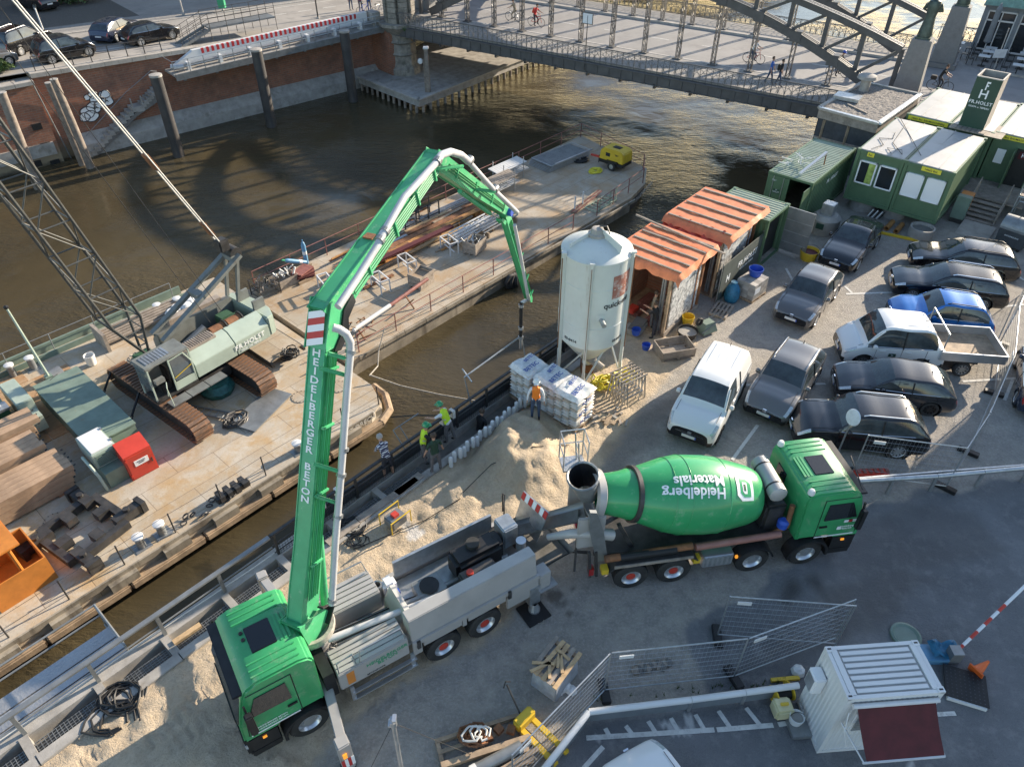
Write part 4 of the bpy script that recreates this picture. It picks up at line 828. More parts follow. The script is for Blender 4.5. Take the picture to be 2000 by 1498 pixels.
# hopper tray, bucket, pallet, mast
o=site('pipe_saddle','grey steel double pipe saddle lying on the planked deck','pipe saddle',5.45,33.5,DZ,R_(8))
for i in range(2):
    y=-1.5*i; MB().lathe([(.38,-.28),(.38,.28)],12,TR(0,y,.12)@Matrix.Rotation(PI/2,4,'Y'),PI*.5,PI*1.5).build('saddle','grey_steel',o)
    MB().bx(-.32,-.28,y-.95,y-.4,0,.3).build('web','grey_steel',o); MB().bx(.28,.32,y-.95,y-.4,0,.3).build('web','grey_steel',o)
for x in (-.3,.3): MB().bar((x,.4,.1),(x,-2.4,.1),.05,.2).build('side_bar','grey_steel',o)
for y in (-.6,-1.1,-1.9,-2.3): MB().bar((-.3,y,.2),(.3,y,.2),.04,.1).build('cross_bar','grey_steel',o)
o=site('bucket','battered cream bucket on the planked deck','bucket',7.0,33.3); MB().lathe([(.0,.02),(.2,.02),(.26,.55),(.23,.55),(.18,.05)],16).build('body','white',o,smooth=True); MB().path([(.25*math.cos(t),0,.55+.2*math.sin(t)) for t in [i*PI/8 for i in range(9)]],.012,4).build('handle','dark_steel',o)
o=site('plank_stack','long grey boards stacked against the far bulwark under the crane boom','boards',8.3,34.6)
for i in range(6): MB().bx(-.2,3.8,-.12*i,-.12*i+.1,.55-.07*i,.68-.07*i).build('board','wood_grey',o)
MB().bx(-.35,-.2,-1.0,.4,0,1.0).build('end_board','wood_grey',o)
o=site('bag_heap','white plastic bags lying on a grey board by the barge rail','bags',12.3,34.0)
for i in range(5): MB().lathe([(0,0),(.3,.05),(.34,.2),(.2,.34),(0,.36)],9,TR(i*.4-.8,random.uniform(-.2,.2),.25,i)).build('bag','plastic_white',o,smooth=True)
MB().bx(-1.3,1.6,-.75,-.35,0,.5).build('board_box','wood_grey',o)
o=site('flag_mast','slim pale green mast leaning over the deck beside the deckhouse','mast',5.0,32.5); MB().tube((0,0,.9),(-.2,.2,4.6),.06,.045).build('pole','crane_green',o); MB().lathe([(.08,4.55),(.1,4.65),(0,4.72)],8,Matrix.Translation((-.2,.2,0))).build('top_lamp','black',o); MB().bx(-.15,.15,-.15,.15,0,.95).build('foot','old_green',o)
# dark clamp frame on deck
o=site('clamp_frame','dark steel pile clamp frame lying flat like a square wheel','clamp frame',2.35,23.4,DZ,R_(10))
for k in range(4):
    M=Matrix.Rotation(k*PI/2,4,'Z')
    b=MB(); b.T=M; b.bx(-1.05,.85,1.0,1.28,.1,.42); b.build('beam','dark_steel',o); b=MB(); b.T=M; b.bx(.62,1.0,.75,1.9,.15,.5); b.build('arm','dark_steel',o); b=MB(); b.T=M; b.bx(-.25,.15,.55,1.05,.12,.48); b.build('jaw','dark_steel',o); b=MB(); b.T=M; b.bx(.55,1.05,1.75,1.95,.05,.55); b.build('end_plate','dark_steel',o)
    b=MB(); b.T=M; b.tube((.8,1.3,.5),(.8,1.3,.62),.12,n=10); b.build('pin','dark_steel',o)
# orange man basket
o=site('man_basket','orange steel crane basket with flat roof standing on the deck','basket',-.15,23.15,DZ,R_(2))
for (x0,x1,y0,y1) in ((-.9,.95,-1.0,-.95),(-.9,.95,.95,1.0),(.9,.95,-.95,.95),(-.95,-.9,-1,1)): MB().bx(x0,x1,y0,y1,0,1.15).build('side_panel','orange',o)
MB().bx(-.9,.9,-.95,.95,.02,.06).build('floor','orange',o)
for x,y in ((-.6,-.85),(.2,-.85),(-.6,.85),(.2,.85)): MB().tube((x,y,0),(x,y,2.2),.06).build('post','orange',o)
MB().bx(-.95,.55,-1.0,1.0,2.2,2.28).build('roof','orange',o,bevel=.02); MB().path([(-.2,0,2.28),(-.2,0,2.5),(0,0,2.6),(.2,0,2.5),(.2,0,2.28)],.03,6).build('lifting_eye','dark_steel',o)
# coils, mats, tackle
def coil(name,lab,cat,M4,R0,n,r,mt,seed,flat=.4,par=None):
    rg=random.Random(seed); o=thing(name,lab,cat,M4.to_translation(),M4.to_euler().z); 
    for k in range(3):
        pts=[]; m=n*10
        for i in range(m): t=i*2*PI/10; rr=R0*(.75+.25*math.sin(i*.37+k)+rg.uniform(-.08,.08)); pts.append((rr*math.cos(t)+rg.uniform(-.04,.04)+.1*k,rr*math.sin(t)*(.8+.1*k)+rg.uniform(-.04,.04),r+flat*R0*(i/m)*rg.uniform(.3,1)))
        MB().path(pts,r,5).build('strand',mt,o,smooth=True)
    return o
coil('rope_coil','tangled heap of dark cable on deck beside the steel mat','rope',SM(9.35,24.7,DZ),.5,4,.035,'dark_steel',3); coil('rope_coil','rope coil hung beside the rear track of the crane','rope',SM(13.5,26.6,DZ+.2),.4,4,.03,'hose',4,1.2); coil('rope_coil','pale coil of line hanging at the boom foot','rope',SM(8.3,31.6,DZ+.3),.38,3,.02,'rope',5,1.2)
o=site('steel_mat','flat grey steel hatch plate lying on deck near the pump boom','plate',10.6,24.4,DZ,R_(20)); MB().bx(-1.3,1.4,-.55,.75,.05,.11).build('plate','grey_steel',o,bevel=.01); MB().bx(-1.2,1.3,-.5,.7,0,.05).build('frame','dark_steel',o)
o=site('ladder','aluminium ladder lying under the crane','ladder',8.6,26.6,DZ,R_(-62))
for y in (-.2,.2): MB().bx(-1.6,1.6,y-.03,y+.03,.05,.13).build('rail','grey_steel',o)
for i in range(9): MB().tube((-1.4+i*.35,-.2,.09),(-1.4+i*.35,.2,.09),.02,n=6).build('rung','grey_steel',o)
o=site('covered_bundle','bundle wrapped in dark teal plastic sheet under the crane','bundle',10.0,27.1); MB().lathe([(.0,0),(.7,.02),(.8,.3),(.6,.6),(0,.68)],10).build('sheet','teal_sheet',o,smooth=True)
o=site('hawser_tackle','rusty chain tackle and mooring gear lashed along the barge edge','tackle',6.2,21.1)
for i in range(12): MB().path([(i*.22-1.2+.12*math.cos(t),.25*math.sin(i*1.3)+.07*math.sin(t),.1+.05*math.sin(t+i)) for t in [k*PI/4 for k in range(9)]],.03,5).build('chain_link','dark_steel',o)
MB().bx(.2,1.6,-.1,.12,0,.25).build('tackle_bar','dark_steel',o)
for i in range(4): MB().bx(.3+i*.33,.5+i*.33,-.2,.3,.1,.34).build('cleat','dark_steel',o)
o=site('trailer','rusty chassis trailer frame between crane and rear barge','trailer',13.4,28.2,DZ,R_(2)); MB().bx(-.9,.9,-1.5,1.5,.35,.42).build('plate','deck_old',o); 
for x in (-.9,.9): MB().bar((x,-1.7,.3),(x,1.7,.3),.12,.2).build('side_beam','dark_steel',o)
# ---------------------------------------------------------------- crawler crane
CA=R_(52.8); co=thing('crawler_crane','pale green lattice boom crawler crane standing on the pontoon','crane',(-13.68,24.95,DZ),CA)
def track(x0,w,y0,y1,h):
    r=h/2; n=[]; L=y1-y0-2*r
    pts=[]; per=2*L+2*PI*r; m=int(per/.21)
    shoe=MB().bx(-w/2,w/2,-.095,.095,-.03,.035).bx(-w/2,w/2,-.09,-.055,.03,.075).mesh('track_shoe'); shoe.materials.append(MAT['track_rust'])
    for i in range(m):
        s=i*per/m
        if s<L: p=(y0+r+s,h,0)
        elif s<L+PI*r: a=(s-L)/r; p=(y1-r+r*math.sin(a),r+r*math.cos(a),-a)
        elif s<2*L+PI*r: p=(y1-r-(s-L-PI*r),0,PI)
        else: a=(s-2*L-PI*r)/r; p=(y0+r-r*math.sin(a),r-r*math.cos(a),PI-a)
        inst(shoe,'track_shoe',co,TR(x0,p[0],p[1]+.03,0,0,p[2]))
    MB().bx(x0-w*.32,x0+w*.32,y0+r,y1-r,.2,h-.12).build('track_frame','dark_steel',co)
    for y in (y0+r,y1-r): MB().tube((x0-w*.3,y,r+.02),(x0+w*.3,y,r+.02),r-.08,n=18).build('sprocket','dark_steel',co)
track(-1.62,.82,-2.25,4.4,1.0); track(1.95,.88,-1.95,4.7,1.0)
MB().bx(-1.3,1.6,.2,2.6,.45,1.0).build('car_body','dark_steel',co,bevel=.03); MB().tube((.2,1.5,1.0),(.2,1.5,1.3),.9,n=24).build('slew_ring','dark_steel',co)
# upper works
prof=[(-.02,1.35),(.0,2.0),(.42,2.42),(.75,2.5),(.75,1.35)]
def side(x0,x1,nm,mt,k=1.): MB().prism([(y,z) for y,z in prof],x0,x1,Matrix(((0,0,1,0),(1,0,0,0),(0,1,0,0),(0,0,0,1)))).build(nm,mt,co,bevel=.02)
side(-.05,2.0,'side_housing','crane_green'); side(2.03,3.85,'side_housing','crane_green')
MB().prism([(3.88,-.02),(4.25,.05),(4.55,.7),(4.62,1.6),(4.55,2.5),(4.25,3.15),(3.88,3.2)],1.35,2.35).build('counterweight','crane_green',co,bevel=.06)
for y in (.9,2.1): MB().bx(3.9,4.5,y,y+.12,2.35,2.85).build('counterweight_lug','crane_grey',co)
side2=[(y,z) for y,z in ((3.22,1.35),(3.2,2.0),(2.9,2.42),(2.6,2.5),(2.6,1.35))]
MB().prism(side2,-.05,3.85,Matrix(((0,0,1,0),(1,0,0,0),(0,1,0,0),(0,0,0,1)))).build('side_housing','crane_grey',co,bevel=.02)
MB().bx(-.6,3.88,.75,2.6,1.3,1.55).build('base_frame','dark_steel',co)
MB().bx(-.5,1.5,.48,1.05,2.44,2.56).build('radiator_cover','wood_grey',co)
for i in range(18): MB().bx(-.48+i*.11,-.43+i*.11,.5,1.03,2.56,2.60).build('radiator_rib','wood_grey',co)
for x in (1.9,2.75): MB().tube((x-.35,1.0,2.35),(x+.35,1.0,2.35),.27,n=18).build('winch_drum','rust',co,smooth=True); MB().tube((x+.36,1.0,2.35),(x+.42,1.0,2.35),.34,n=18).build('drum_flange','dark_steel',co)
MB().tube((.3,1.55,1.9),(3.4,1.6,2.2),.13,n=12).build('hydraulic_cylinder','dark_green',co); MB().tube((.6,1.9,1.8),(1.8,1.9,2.2),.16,n=12).build('pump_unit','grey_steel',co)
for i in range(7): MB().path([(.2+i*.4,1.3+.1*(i%3),1.6),(.5+i*.4,1.5,2.1+.1*(i%2)),(.9+i*.38,1.9,1.75)],.035,5).build('hose','hose',co)
MB().bx(2.6,3.3,1.7,2.3,1.6,2.25).build('engine_block','dark_green',co,bevel=.04)
text('lettering','FR.HOLST',.34,axes((2.75,-.035,1.72),(1,0,0),(0,0,1)),'white_text',co,.012,space=1.1); text('lettering','HOCH- UND TIEFBAU',.11,axes((2.75,-.035,1.48),(1,0,0),(0,0,1)),'white_text',co,.01)
# cab
MB().bx(-2.05,-.1,0,.95,1.2,1.35).build('cab_floor','dark_steel',co); MB().bx(-2.0,-.12,.9,.95,1.35,3.0).build('cab_wall','crane_grey',co)
rf=MB().bx(-2.12,-.1,-.06,1.0,2.98,3.1).build('cab_roof','crane_grey',co,bevel=.03)
for i in range(8): MB().bx(-1.9+i*.14,-1.8+i*.14,.15,.8,3.1,3.125).build('roof_grille','galv',rf)
for x,y in ((-2.05,0),(-2.05,.92),(-1.1,0),(-.15,0)): MB().bar((x,y,1.35),(x+.03,y,2.98),.06).build('cab_pillar','crane_green',co)
dr=MB().bx(-1.1,-.15,-.03,.0,1.35,1.75).build('cab_door','crane_green',co); MB().bx(-1.02,-.2,-.02,.0,1.8,2.9).build('pane','glass_light',dr); MB().path([(-1.1,-.02,1.75),(-1.1,-.02,2.9),(-.4,-.02,2.95),(-.15,-.02,2.4),(-.15,-.02,1.75)],.035,6).build('door_frame','crane_green',dr); MB().tube((-1.05,-.06,2.0),(-.2,-.06,2.25),.02,n=6).build('grab_rail','yellow',dr)
MB().bx(-2.08,-2.05,.05,.9,1.9,2.95).build('windscreen','glass_light',co)
MB().bx(-1.6,-1.1,.25,.75,1.35,1.8).build('seat','black',co,bevel=.05); MB().bx(-1.2,-1.08,.25,.75,1.8,2.5).build('seat_back','black',co,bevel=.05)
for x0 in (-1.75,-.85,.05): MB().bx(x0,x0+.86,-.62,-.12,1.12,1.17).build('catwalk','grey_steel',co)
MB().path([(-1.7,-.6,1.2),(-1.75,-.62,2.2),(-1.6,-.4,2.3),(-1.6,-.1,1.4)],.02,5).build('grab_rail','crane_green',co); MB().bx(-1.95,-1.55,-.3,-.1,2.3,2.5).build('mirror','crane_grey',co)
# boom
bt=.22
def bpt(z,y,s): return Vector((-.85-bt*(z-2.0)+s,y,z))
Y0,Y1=1.9,3.1; hw=.62
zs=[4.2+i*1.62 for i in range(18)]
fo=[Vector((-.85,2.15,2.0)),Vector((-.85,2.85,2.0))]
for y,s in ((Y0,-hw),(Y0,hw),(Y1,-hw),(Y1,hw)):
    f=fo[0] if y==Y0 else fo[1]; MB().tube(f,bpt(zs[0],y,s),.06,n=8).build('boom_chord','boom_steel',co); MB().tube(bpt(zs[0],y,s),bpt(zs[-1],y,s),.065,n=8).build('boom_chord','boom_steel',co)
for i in range(17):
    a,b_=zs[i],zs[i+1]; m=MB()
    for s in (-hw,hw): m.tube(bpt(a,Y0,s),bpt(a,Y1,s),.035,n=6); m.tube(bpt(a,Y0 if i%2 else Y1,s),bpt(b_,Y1 if i%2 else Y0,s),.03,n=6)
    for y in (Y0,Y1): m.tube(bpt(a,y,-hw),bpt(a,y,hw),.03,n=6); m.tube(bpt(a,y,-hw if i%2 else hw),bpt(b_,y,hw if i%2 else -hw),.03,n=6)
    m.build('boom_lacing','boom_steel',co)
m=MB()
for t in (.35,.7): 
    P=[fo[0 if y==Y0 else 1].lerp(bpt(zs[0],y,s),t) for y,s in ((Y0,-hw),(Y0,hw),(Y1,hw),(Y1,-hw))]
    for i in range(4): m.tube(P[i],P[(i+1)%4],.03,n=6)
m.build('boom_lacing','boom_steel',co)
# A-frame, pendants
hd=Vector((4.55,2.55,4.62))
for y in (2.12,2.98): MB().bar((-.1,y,2.4),(4.6,y,4.6),.16,.26,up=(0,1,0)).build('a_frame_leg','crane_grey',co)
for y in (2.12,2.98): MB().bar((4.4,y,4.5),(3.9,y,2.4),.14,.14).build('a_frame_stay','crane_grey',co)
for t in (.5,.95): p=Vector((-.1,2.12,2.4)).lerp(Vector((4.6,2.12,4.6)),t); MB().bx(p.x-.2,p.x+.2,2.2,2.9,p.z-.12,p.z+.12).build('a_frame_tie','crane_grey',co)
MB().tube((4.5,2.25,4.65),(4.5,2.85,4.65),.3,n=16).build('sheave','dark_steel',co); bk=Vector((4.1,2.55,5.2)); MB().bx(bk.x-.25,bk.x+.25,2.3,2.8,bk.z-.3,bk.z+.3).build('pulley_block','dark_steel',co,bevel=.06)
def pz(z): return Vector((4.05-.425*(z-5.2),2.55,z))
for y in (-.16,.16): MB().tube(pz(5.4)+Vector((0,y,0)),pz(30)+Vector((0,y,0)),.03,n=6).build('pendant_rope','cable_white',co)
for z in (6.2,9.8): MB().bar(pz(z-.35),pz(z+.35),.34,.16).build('pendant_link','rust',co)
MB().tube((1.9,1.4,2.6),bpt(28,2.3,.7)+Vector((.6,0,0)),.014,n=5).build('hoist_rope','dark_steel',co); MB().tube((2.8,1.9,2.6),bpt(28,2.7,.7)+Vector((1.2,0,0)),.014,n=5).build('hoist_rope','dark_steel',co)
MB().bx(-1.3,-.5,2.1,2.9,1.6,2.0).build('boom_foot_bracket','dark_green',co,bevel=.04)
# chains from deckhouse to the crane
for i,(a,b_) in enumerate((((6.15,30.3),(7.2,30.9)),((6.15,27.7),(7.3,28.5)))):
    o=site('lashing_chain',('black lashing chain from deckhouse to the far track','black lashing chain from deckhouse to the near track')[i],'chain'); A=Vector((a[0],a[1],.2));B=Vector((b_[0],b_[1],1.0)); MB().tube(A.lerp(B,.25),B,.05).build('strop','black',o)
    for k in range(4): p=A.lerp(B,k*.07); MB().path([p+Vector((.08*math.cos(t),.05*math.sin(t)*(k%2),.05*math.sin(t)*(1-k%2))) for t in [j*PI/4 for j in range(9)]],.02,5).build('chain_link','black',o)
# ---------------------------------------------------------------- long barge behind
bg2=site('long_barge','long rusty work barge with red railings moored behind the crane pontoon','barge')
HP=[(15.35,24.45),(39.0,24.7),(41.6,25.3),(43.7,26.6),(45.4,33.9),(15.35,33.6)]
MB().prism(HP,-.28,0).build('deck','deck_old',bg2)
m=MB(); m.prism([(a+(-.02 if a<20 else .02),b_) for a,b_ in HP[:2]]+[(39,33.5),(15.36,33.55)],WZ-DZ-1,-.28); m.build('hull','hull',bg2)
m=MB(); P2=[(39,24.72),(41.2,25.8),(43.0,27.4),(44.2,33.2),(39,33.6)]; P1=[HP[1],HP[2],HP[3],HP[4],(39,33.65)]
m.add([(x,y,WZ-DZ-1) for x,y in P2]+[(x,y,-.27) for x,y in P1],[(0,1,6,5),(1,2,7,6),(2,3,8,7),(3,4,9,8)]); m.build('bow_plating','hull_black',bg2)
a,b_=Vector((38.2,24.66,0)),Vector((43.0,26.0,0)); text('lettering','TAUCHER HEROS',.42,axes((41.15,25.02,-.33),(2.62,.66,0),(0,0,1)),'cable_white',bg2,.005)
for k in range(16): x=16+k*1.45; MB().bx(x,x+1.42,24.38,24.47,-.22,-.02).build('rail_plate','hull',bg2)
def rail2(pts,par,mt='red_rail',hs=(.55,1.05),sp=2.4):
    for i in range(len(pts)-1):
        A=Vector(pts[i]);B=Vector(pts[i+1]); n=max(1,round((B-A).length/sp))
        for k in range(n+1): p=A.lerp(B,k/n); MB().tube(p,p+Vector((0,0,hs[-1])),.03,n=6).build('stanchion',mt,par)
        for h in hs: MB().tube(A+Vector((0,0,h)),B+Vector((0,0,h)),.022,n=6).build('hand_rail',mt,par)
rail2([(16.2,24.7,0),(33,24.8,0)],bg2); rail2([(35.5,24.85,0),(41.5,25.45,0),(43.5,26.8,0),(45.1,33.7,0)],bg2); rail2([(45.1,33.7,0),(16.0,33.4,0)],bg2)
def crate(q,n,lab,rz=0,sx=1.2,sy=.9,h=.75,fill=None):
    o=site('crate',lab,'crate',q,n,DZ,rz,'timber crates on the long barge')
    for (x0,x1,y0,y1) in ((-sx/2,sx/2,-sy/2,-sy/2+.03),(-sx/2,sx/2,sy/2-.03,sy/2),(-sx/2,-sx/2+.03,-sy/2+.03,sy/2-.03),(sx/2-.03,sx/2,-sy/2+.03,sy/2-.03)):
        for k in range(3): MB().bx(x0,x1,y0,y1,.14+k*h/3.2,.14+(k+.9)*h/3.2).build('board','wood_grey',o)
    for y in (-.35,0,.35): MB().bx(-sx/2,sx/2,y-.06,y+.06,.02,.12).build('bearer','wood_grey',o)
    if fill:
        for i in range(14): a=random.uniform(-sx*.4,sx*.4); c=random.uniform(-sy*.35,sy*.35); MB().bar((a,c,.6),(a+random.uniform(-.3,.3),c+random.uniform(-.3,.3),.85+random.uniform(0,.2)),.05).build('scrap',fill,o)
    else: MB().bx(-sx/2+.04,sx/2-.04,-sy/2+.04,sy/2-.04,.15,.6).build('contents','wood',o)
    return o
crate(22.4,27.0,'open timber crate of boards beside the rail, below the purple girder',R_(10)); crate(27.0,27.4,'open timber crate filled with clamps under the pump boom tip',R_(12),fill='galv'); crate(17.3,32.5,'pallet crate of pale sheets beside the wire basket',R_(2),1.3,.9,.5,'white')
o=site('wire_basket','rusty wire basket full of scrap at the barge stern corner','basket',16.1,32.5)
for i in range(40): a=random.uniform(-.5,.5);c=random.uniform(-.4,.4); MB().path([(a,c,random.uniform(.1,.7)),(a+random.uniform(-.3,.3),c+random.uniform(-.3,.3),random.uniform(.3,1.0)),(a+random.uniform(-.3,.3),c,random.uniform(.3,.8))],.022,4).build('scrap_wire',('dark_steel','wood_grey','grey_steel')[i%3],o)
for x in (-.6,.6):
    for y in (-.5,.5): MB().bar((x,y,0),(x,y,.95),.05).build('post','dark_steel',o)
for z in (.15,.5,.9): 
    for (a,c) in (((-.6,-.5),(.6,-.5)),((.6,-.5),(.6,.5)),((.6,.5),(-.6,.5)),((-.6,.5),(-.6,-.5))): MB().bar((*a,z),(*c,z),.03).build('frame_bar','dark_steel',o)
o=site('red_bundle','red strapped bundle of sheets on pallets by the stern rail','bundle',18.4,32.3)
for i in range(6): MB().box((0,0,.2+i*.07),(1.1,.7,.06),Matrix.Rotation(.12*i-.3,4,'Z')).build('sheet','red_rail' if i%2 else 'maroon',o)
for y in (-.4,0,.4): MB().bx(-.6,.6,y-.06,y+.06,0,.15).build('bearer','wood',o)
o=site('gas_cylinder','upright blue gas cylinder with white band in its rack','gas cylinder',19.15,33.0,DZ,0,'gas cylinders by the stern rail'); MB().lathe([(0,.35),(.12,.36),(.125,1.5),(.08,1.68),(.03,1.72),(.03,1.85),(0,1.86)],12).build('body','blue_gas',o,smooth=True); MB().lathe([(.127,.95),(.127,1.15)],12).build('band','white',o); MB().bx(-.2,.2,-.2,.2,0,.35).build('rack','wood',o)
o=site('gas_cylinder','leaning blue and white gas cylinder with green valve','gas cylinder',18.7,32.9,DZ,0,'gas cylinders by the stern rail')
M=TR(.35,0,.5,0,R_(-62)); MB().lathe([(0,0),(.12,.01),(.125,1.2),(.08,1.38),(.03,1.42),(0,1.43)],12,M).build('body','blue_gas',o,smooth=True); MB().lathe([(.128,.3),(.128,.5)],12,M).build('band','white',o); MB().tube(M@Vector((0,0,1.4)),M@Vector((0,0,1.6)),.05).build('valve','green_text',o)
# steel beams lying on deck
def ibeam(q,n,L,w,h,mt,lab,rz=0,z=.15,holes=0):
    o=site('steel_beam',lab,'beam',q,n,DZ+z,rz,'long beams on the long barge'); MB().bx(0,L,-w/2,w/2,0,.04).build('flange',mt,o); MB().bx(0,L,-w/2,w/2,h-.04,h).build('flange',mt,o); MB().bx(0,L,-.02,.02,.04,h-.04).build('web',mt,o)
    for i in range(holes): x=.5+i*(L-.8)/max(1,holes-1); MB().bx(x,x+.08,-w/2,w/2,.04,h-.04).build('stiffener',mt,o); MB().bx(x+.2,x+.55,-w*.3,w*.3,h,h+.005).build('recess_plate','rust',o)
    return o
ibeam(18.9,30.2,12.6,.42,.45,'rust_beam','orange rusty steel beam with square recesses, uppermost of the beams',0,.15,9); ibeam(19.3,30.8,11.8,.4,.35,'rust','dark rusty steel beam lying behind the orange beam'); ibeam(20.0,31.4,12.5,.3,.25,'rust','thin rusty beam between grey planks'); ibeam(20.3,29.55,6.8,.35,.12,'maroon','purple brown flat girder resting on white trestles',R_(-1.5),.85)
for i,(q0,n0,L,mt) in enumerate(((20.5,31.9,11,'wood_grey'),(21.5,32.3,10.5,'galv'),(21,31.1,10,'wood'),(24.5,29.9,5.5,'wood_new'))):
    o=site('plank_row',('long grey planks beside the thin rusty beam','row of pale metal planks nearest the far rail of the barge','brown scaffold planks between the rusty beams','fresh yellow planks near the ladder stack')[i],'planks',q0,n0,DZ)
    for k in range(3): MB().bx(k*.3,L-k*.25,-.12+.14*k,.0+.14*k,.12+.05*k,.17+.05*k).build('plank',mt,o)
    for x in (1,L/2,L-1): MB().bx(x,x+.1,-.2,.35,0,.115).build('bearer','wood',o)
o=site('loose_planks','jumble of loose boards and rusty bars among the long beams','boards',0,0)
for i in range(34):
    a=random.uniform(19.5,29); n0=random.choice((28.9,29.9,30.6,31.3,32.0,32.4))+random.uniform(-.2,.2); L=random.uniform(1.2,4.5); t=random.uniform(-.06,.06); z=random.uniform(.1,.5) if n0>29.5 else .06; MB().bar((a,n0,z),(a+L,n0+L*t,z+.03),random.uniform(.08,.22),.05).build('board',('wood','wood_grey','rust_beam','rust','galv','wood_new')[i%6],o)
def trestle(q,n,lab,rz=0,h=.78,w=1.1,d=.55,mt='white'):
    o=site('trestle',lab,'trestle',q,n,DZ,rz,'white steel trestles on the long barge')
    for x in (-w/2,w/2):
        for y in (-d/2,d/2): MB().bar((x,y,0),(x,y,h),.06).build('leg',mt,o)
        MB().bar((x,-d/2,h),(x,d/2,h),.06).build('top_bar',mt,o)
    for y in (-d/2,d/2): MB().bar((-w/2,y,h),(w/2,y,h),.06).build('top_bar',mt,o); 
    MB().bar((-w/2,0,.2),(w/2,0,.2),.05).build('tie_bar',mt,o); return o
trestle(20.6,28.3,'white trestle standing free below the purple girder end',R_(80)); trestle(22.9,28.7,'white trestle under the middle of the purple girder',R_(80)); trestle(18.5,30.3,'white trestle behind the pump boom knuckle',R_(75)); trestle(26.0,28.5,'white trestle beside the clamp crate',R_(78))
o=site('tube_rack','bent white and orange striped pipe with red flags on trestle at the barge edge','pipe',18.0,25.6,DZ,R_(4)); MB().tube((-1.4,0,.7),(1.2,.1,.75),.11,n=10).build('white_pipe','white',o); MB().tube((1.2,.1,.75),(4.2,.3,.8),.10,n=10).build('red_pipe','red_rail',o)
for x in (-1,2.5): MB().bar((x,-.3,0),(x,.3,.6),.06).build('leg','rust',o); MB().bar((x,.3,0),(x,-.3,.6),.06).build('leg','rust',o)
o=site('scrap_frame','rusty tangle of frames and fishing line at the barge corner','scrap',16.6,25.6)
for i in range(22): a=Vector((random.uniform(-.6,1.6),random.uniform(-.5,.9),random.uniform(0,.7))); MB().bar(a,a+Vector((random.uniform(-.8,.8),random.uniform(-.5,.5),random.uniform(-.2,.6))),.05).build('bar',('rust','wood','dark_steel')[i%3],o)
for i,(q0,n0,mt) in enumerate(((30.0,28.3,'galv'),(28.2,28.6,'white'))):
    o=site('ladder_stack',('stack of aluminium ladders on trestles beside the boom tip','short white ladder frames beside the clamp crate')[i],'ladders',q0,n0,DZ,R_(2))
    for k in range(4):
        for y in (-.22,.22): MB().bx(-1.6,1.6,y+.12*k-.03,y+.12*k+.03,.35+.12*k,.42+.12*k).build('rail',mt,o)
        for j in range(7): MB().tube((-1.4+j*.45,-.22+.12*k,.39+.12*k),(-1.4+j*.45,.22+.12*k,.39+.12*k),.02,n=5).build('rung',mt,o)
    for x in (-1.3,1.3): MB().bx(x-.05,x+.05,-.4,.7,0,.34).build('support','wood',o)
for i,(q0,n0) in enumerate(((33.6,31.6),(35.6,32.6))):
    o=site('scaffold_rack',('rack of scaffold tubes and planks by the far rail','tall rack of white scaffold boards against the far rail')[i],'rack',q0,n0)
    for x in (-1,1):
        for y in (-.5,.5): MB().tube((x,y,0),(x,y,1.5),.03).build('post','galv',o)
    for k in range(10): MB().tube((-1.6,-.45+.1*k,.5+.03*(k%3)),(1.6,-.45+.1*k,.5+.03*(k%2)),.028,n=6).build('scaffold_tube','galv',o)
    for k in range(6): MB().bx(-1.5,1.4,-.45+.16*k,-.32+.16*k,1.0+.02*k,1.05+.02*k).build('board',('wood_grey','white')[i],o)
    for z in (.45,.95): 
        for x in (-1,1): MB().tube((x,-.5,z),(x,.5,z),.03,n=6).build('bearer','galv',o)
o=site('rack_frame','rusty angle iron rack full of old gear beside the grey planks','rack',27.0,32.4)
for x in (-1.4,-.5,.5,1.4):
    for y in (-.5,.4): MB().bar((x,y,0),(x,y,1.3),.06).build('post','dark_steel',o)
for z in (.5,1.25):
    for y in (-.5,.4): MB().bar((-1.4,y,z),(1.4,y,z),.06).build('rail','dark_steel',o)
for i in range(16): a=Vector((random.uniform(-1.3,1.3),random.uniform(-.4,.3),random.uniform(.1,.9))); MB().bar(a,a+Vector((random.uniform(-.6,.6),random.uniform(-.2,.2),random.uniform(-.1,.3))),.08).build('gear',('wood_grey','dark_steel','rust')[i%3],o)
o=site('sack_pile','white sacks heaped against the far rail behind the boom','sacks',24.6,32.7)
for i in range(6): MB().lathe([(0,0),(.36,.06),(.4,.25),(.22,.42),(0,.45)],9,TR(random.uniform(-.6,.6),random.uniform(-.3,.3),.1*(i%3),i)).build('sack','plastic_white',o,smooth=True)
o=site('fence_stack','flat stack of galvanised fence panels on the barge bow','fence panels',40.6,32.1,DZ,R_(-4))
for k in range(6):
    for y in (-1.0,1.0): MB().tube((-2.2+.06*k,y,.05+k*.075),(2.0+.06*k,y,.05+k*.075),.022,n=6).build('frame_tube','galv',o)
    for x in (-2.2,2.0): MB().tube((x+.06*k,-1,.05+k*.075),(x+.06*k,1,.05+k*.075),.022,n=6).build('frame_tube','galv',o)
b=MB()
for i in range(40): b.tube((-2.1+i*.104,-1,.43),(-2.1+i*.104,1,.43),.007,n=3)
b.build('wire_infill','galv',o); MB().bx(-2.0,2.0,-.95,.95,.36,.40).build('lower_panels','grey_steel',o); MB().bx(-1.6,2.3,-1.12,-1.0,.46,.54).build('loose_rail','alu',o)
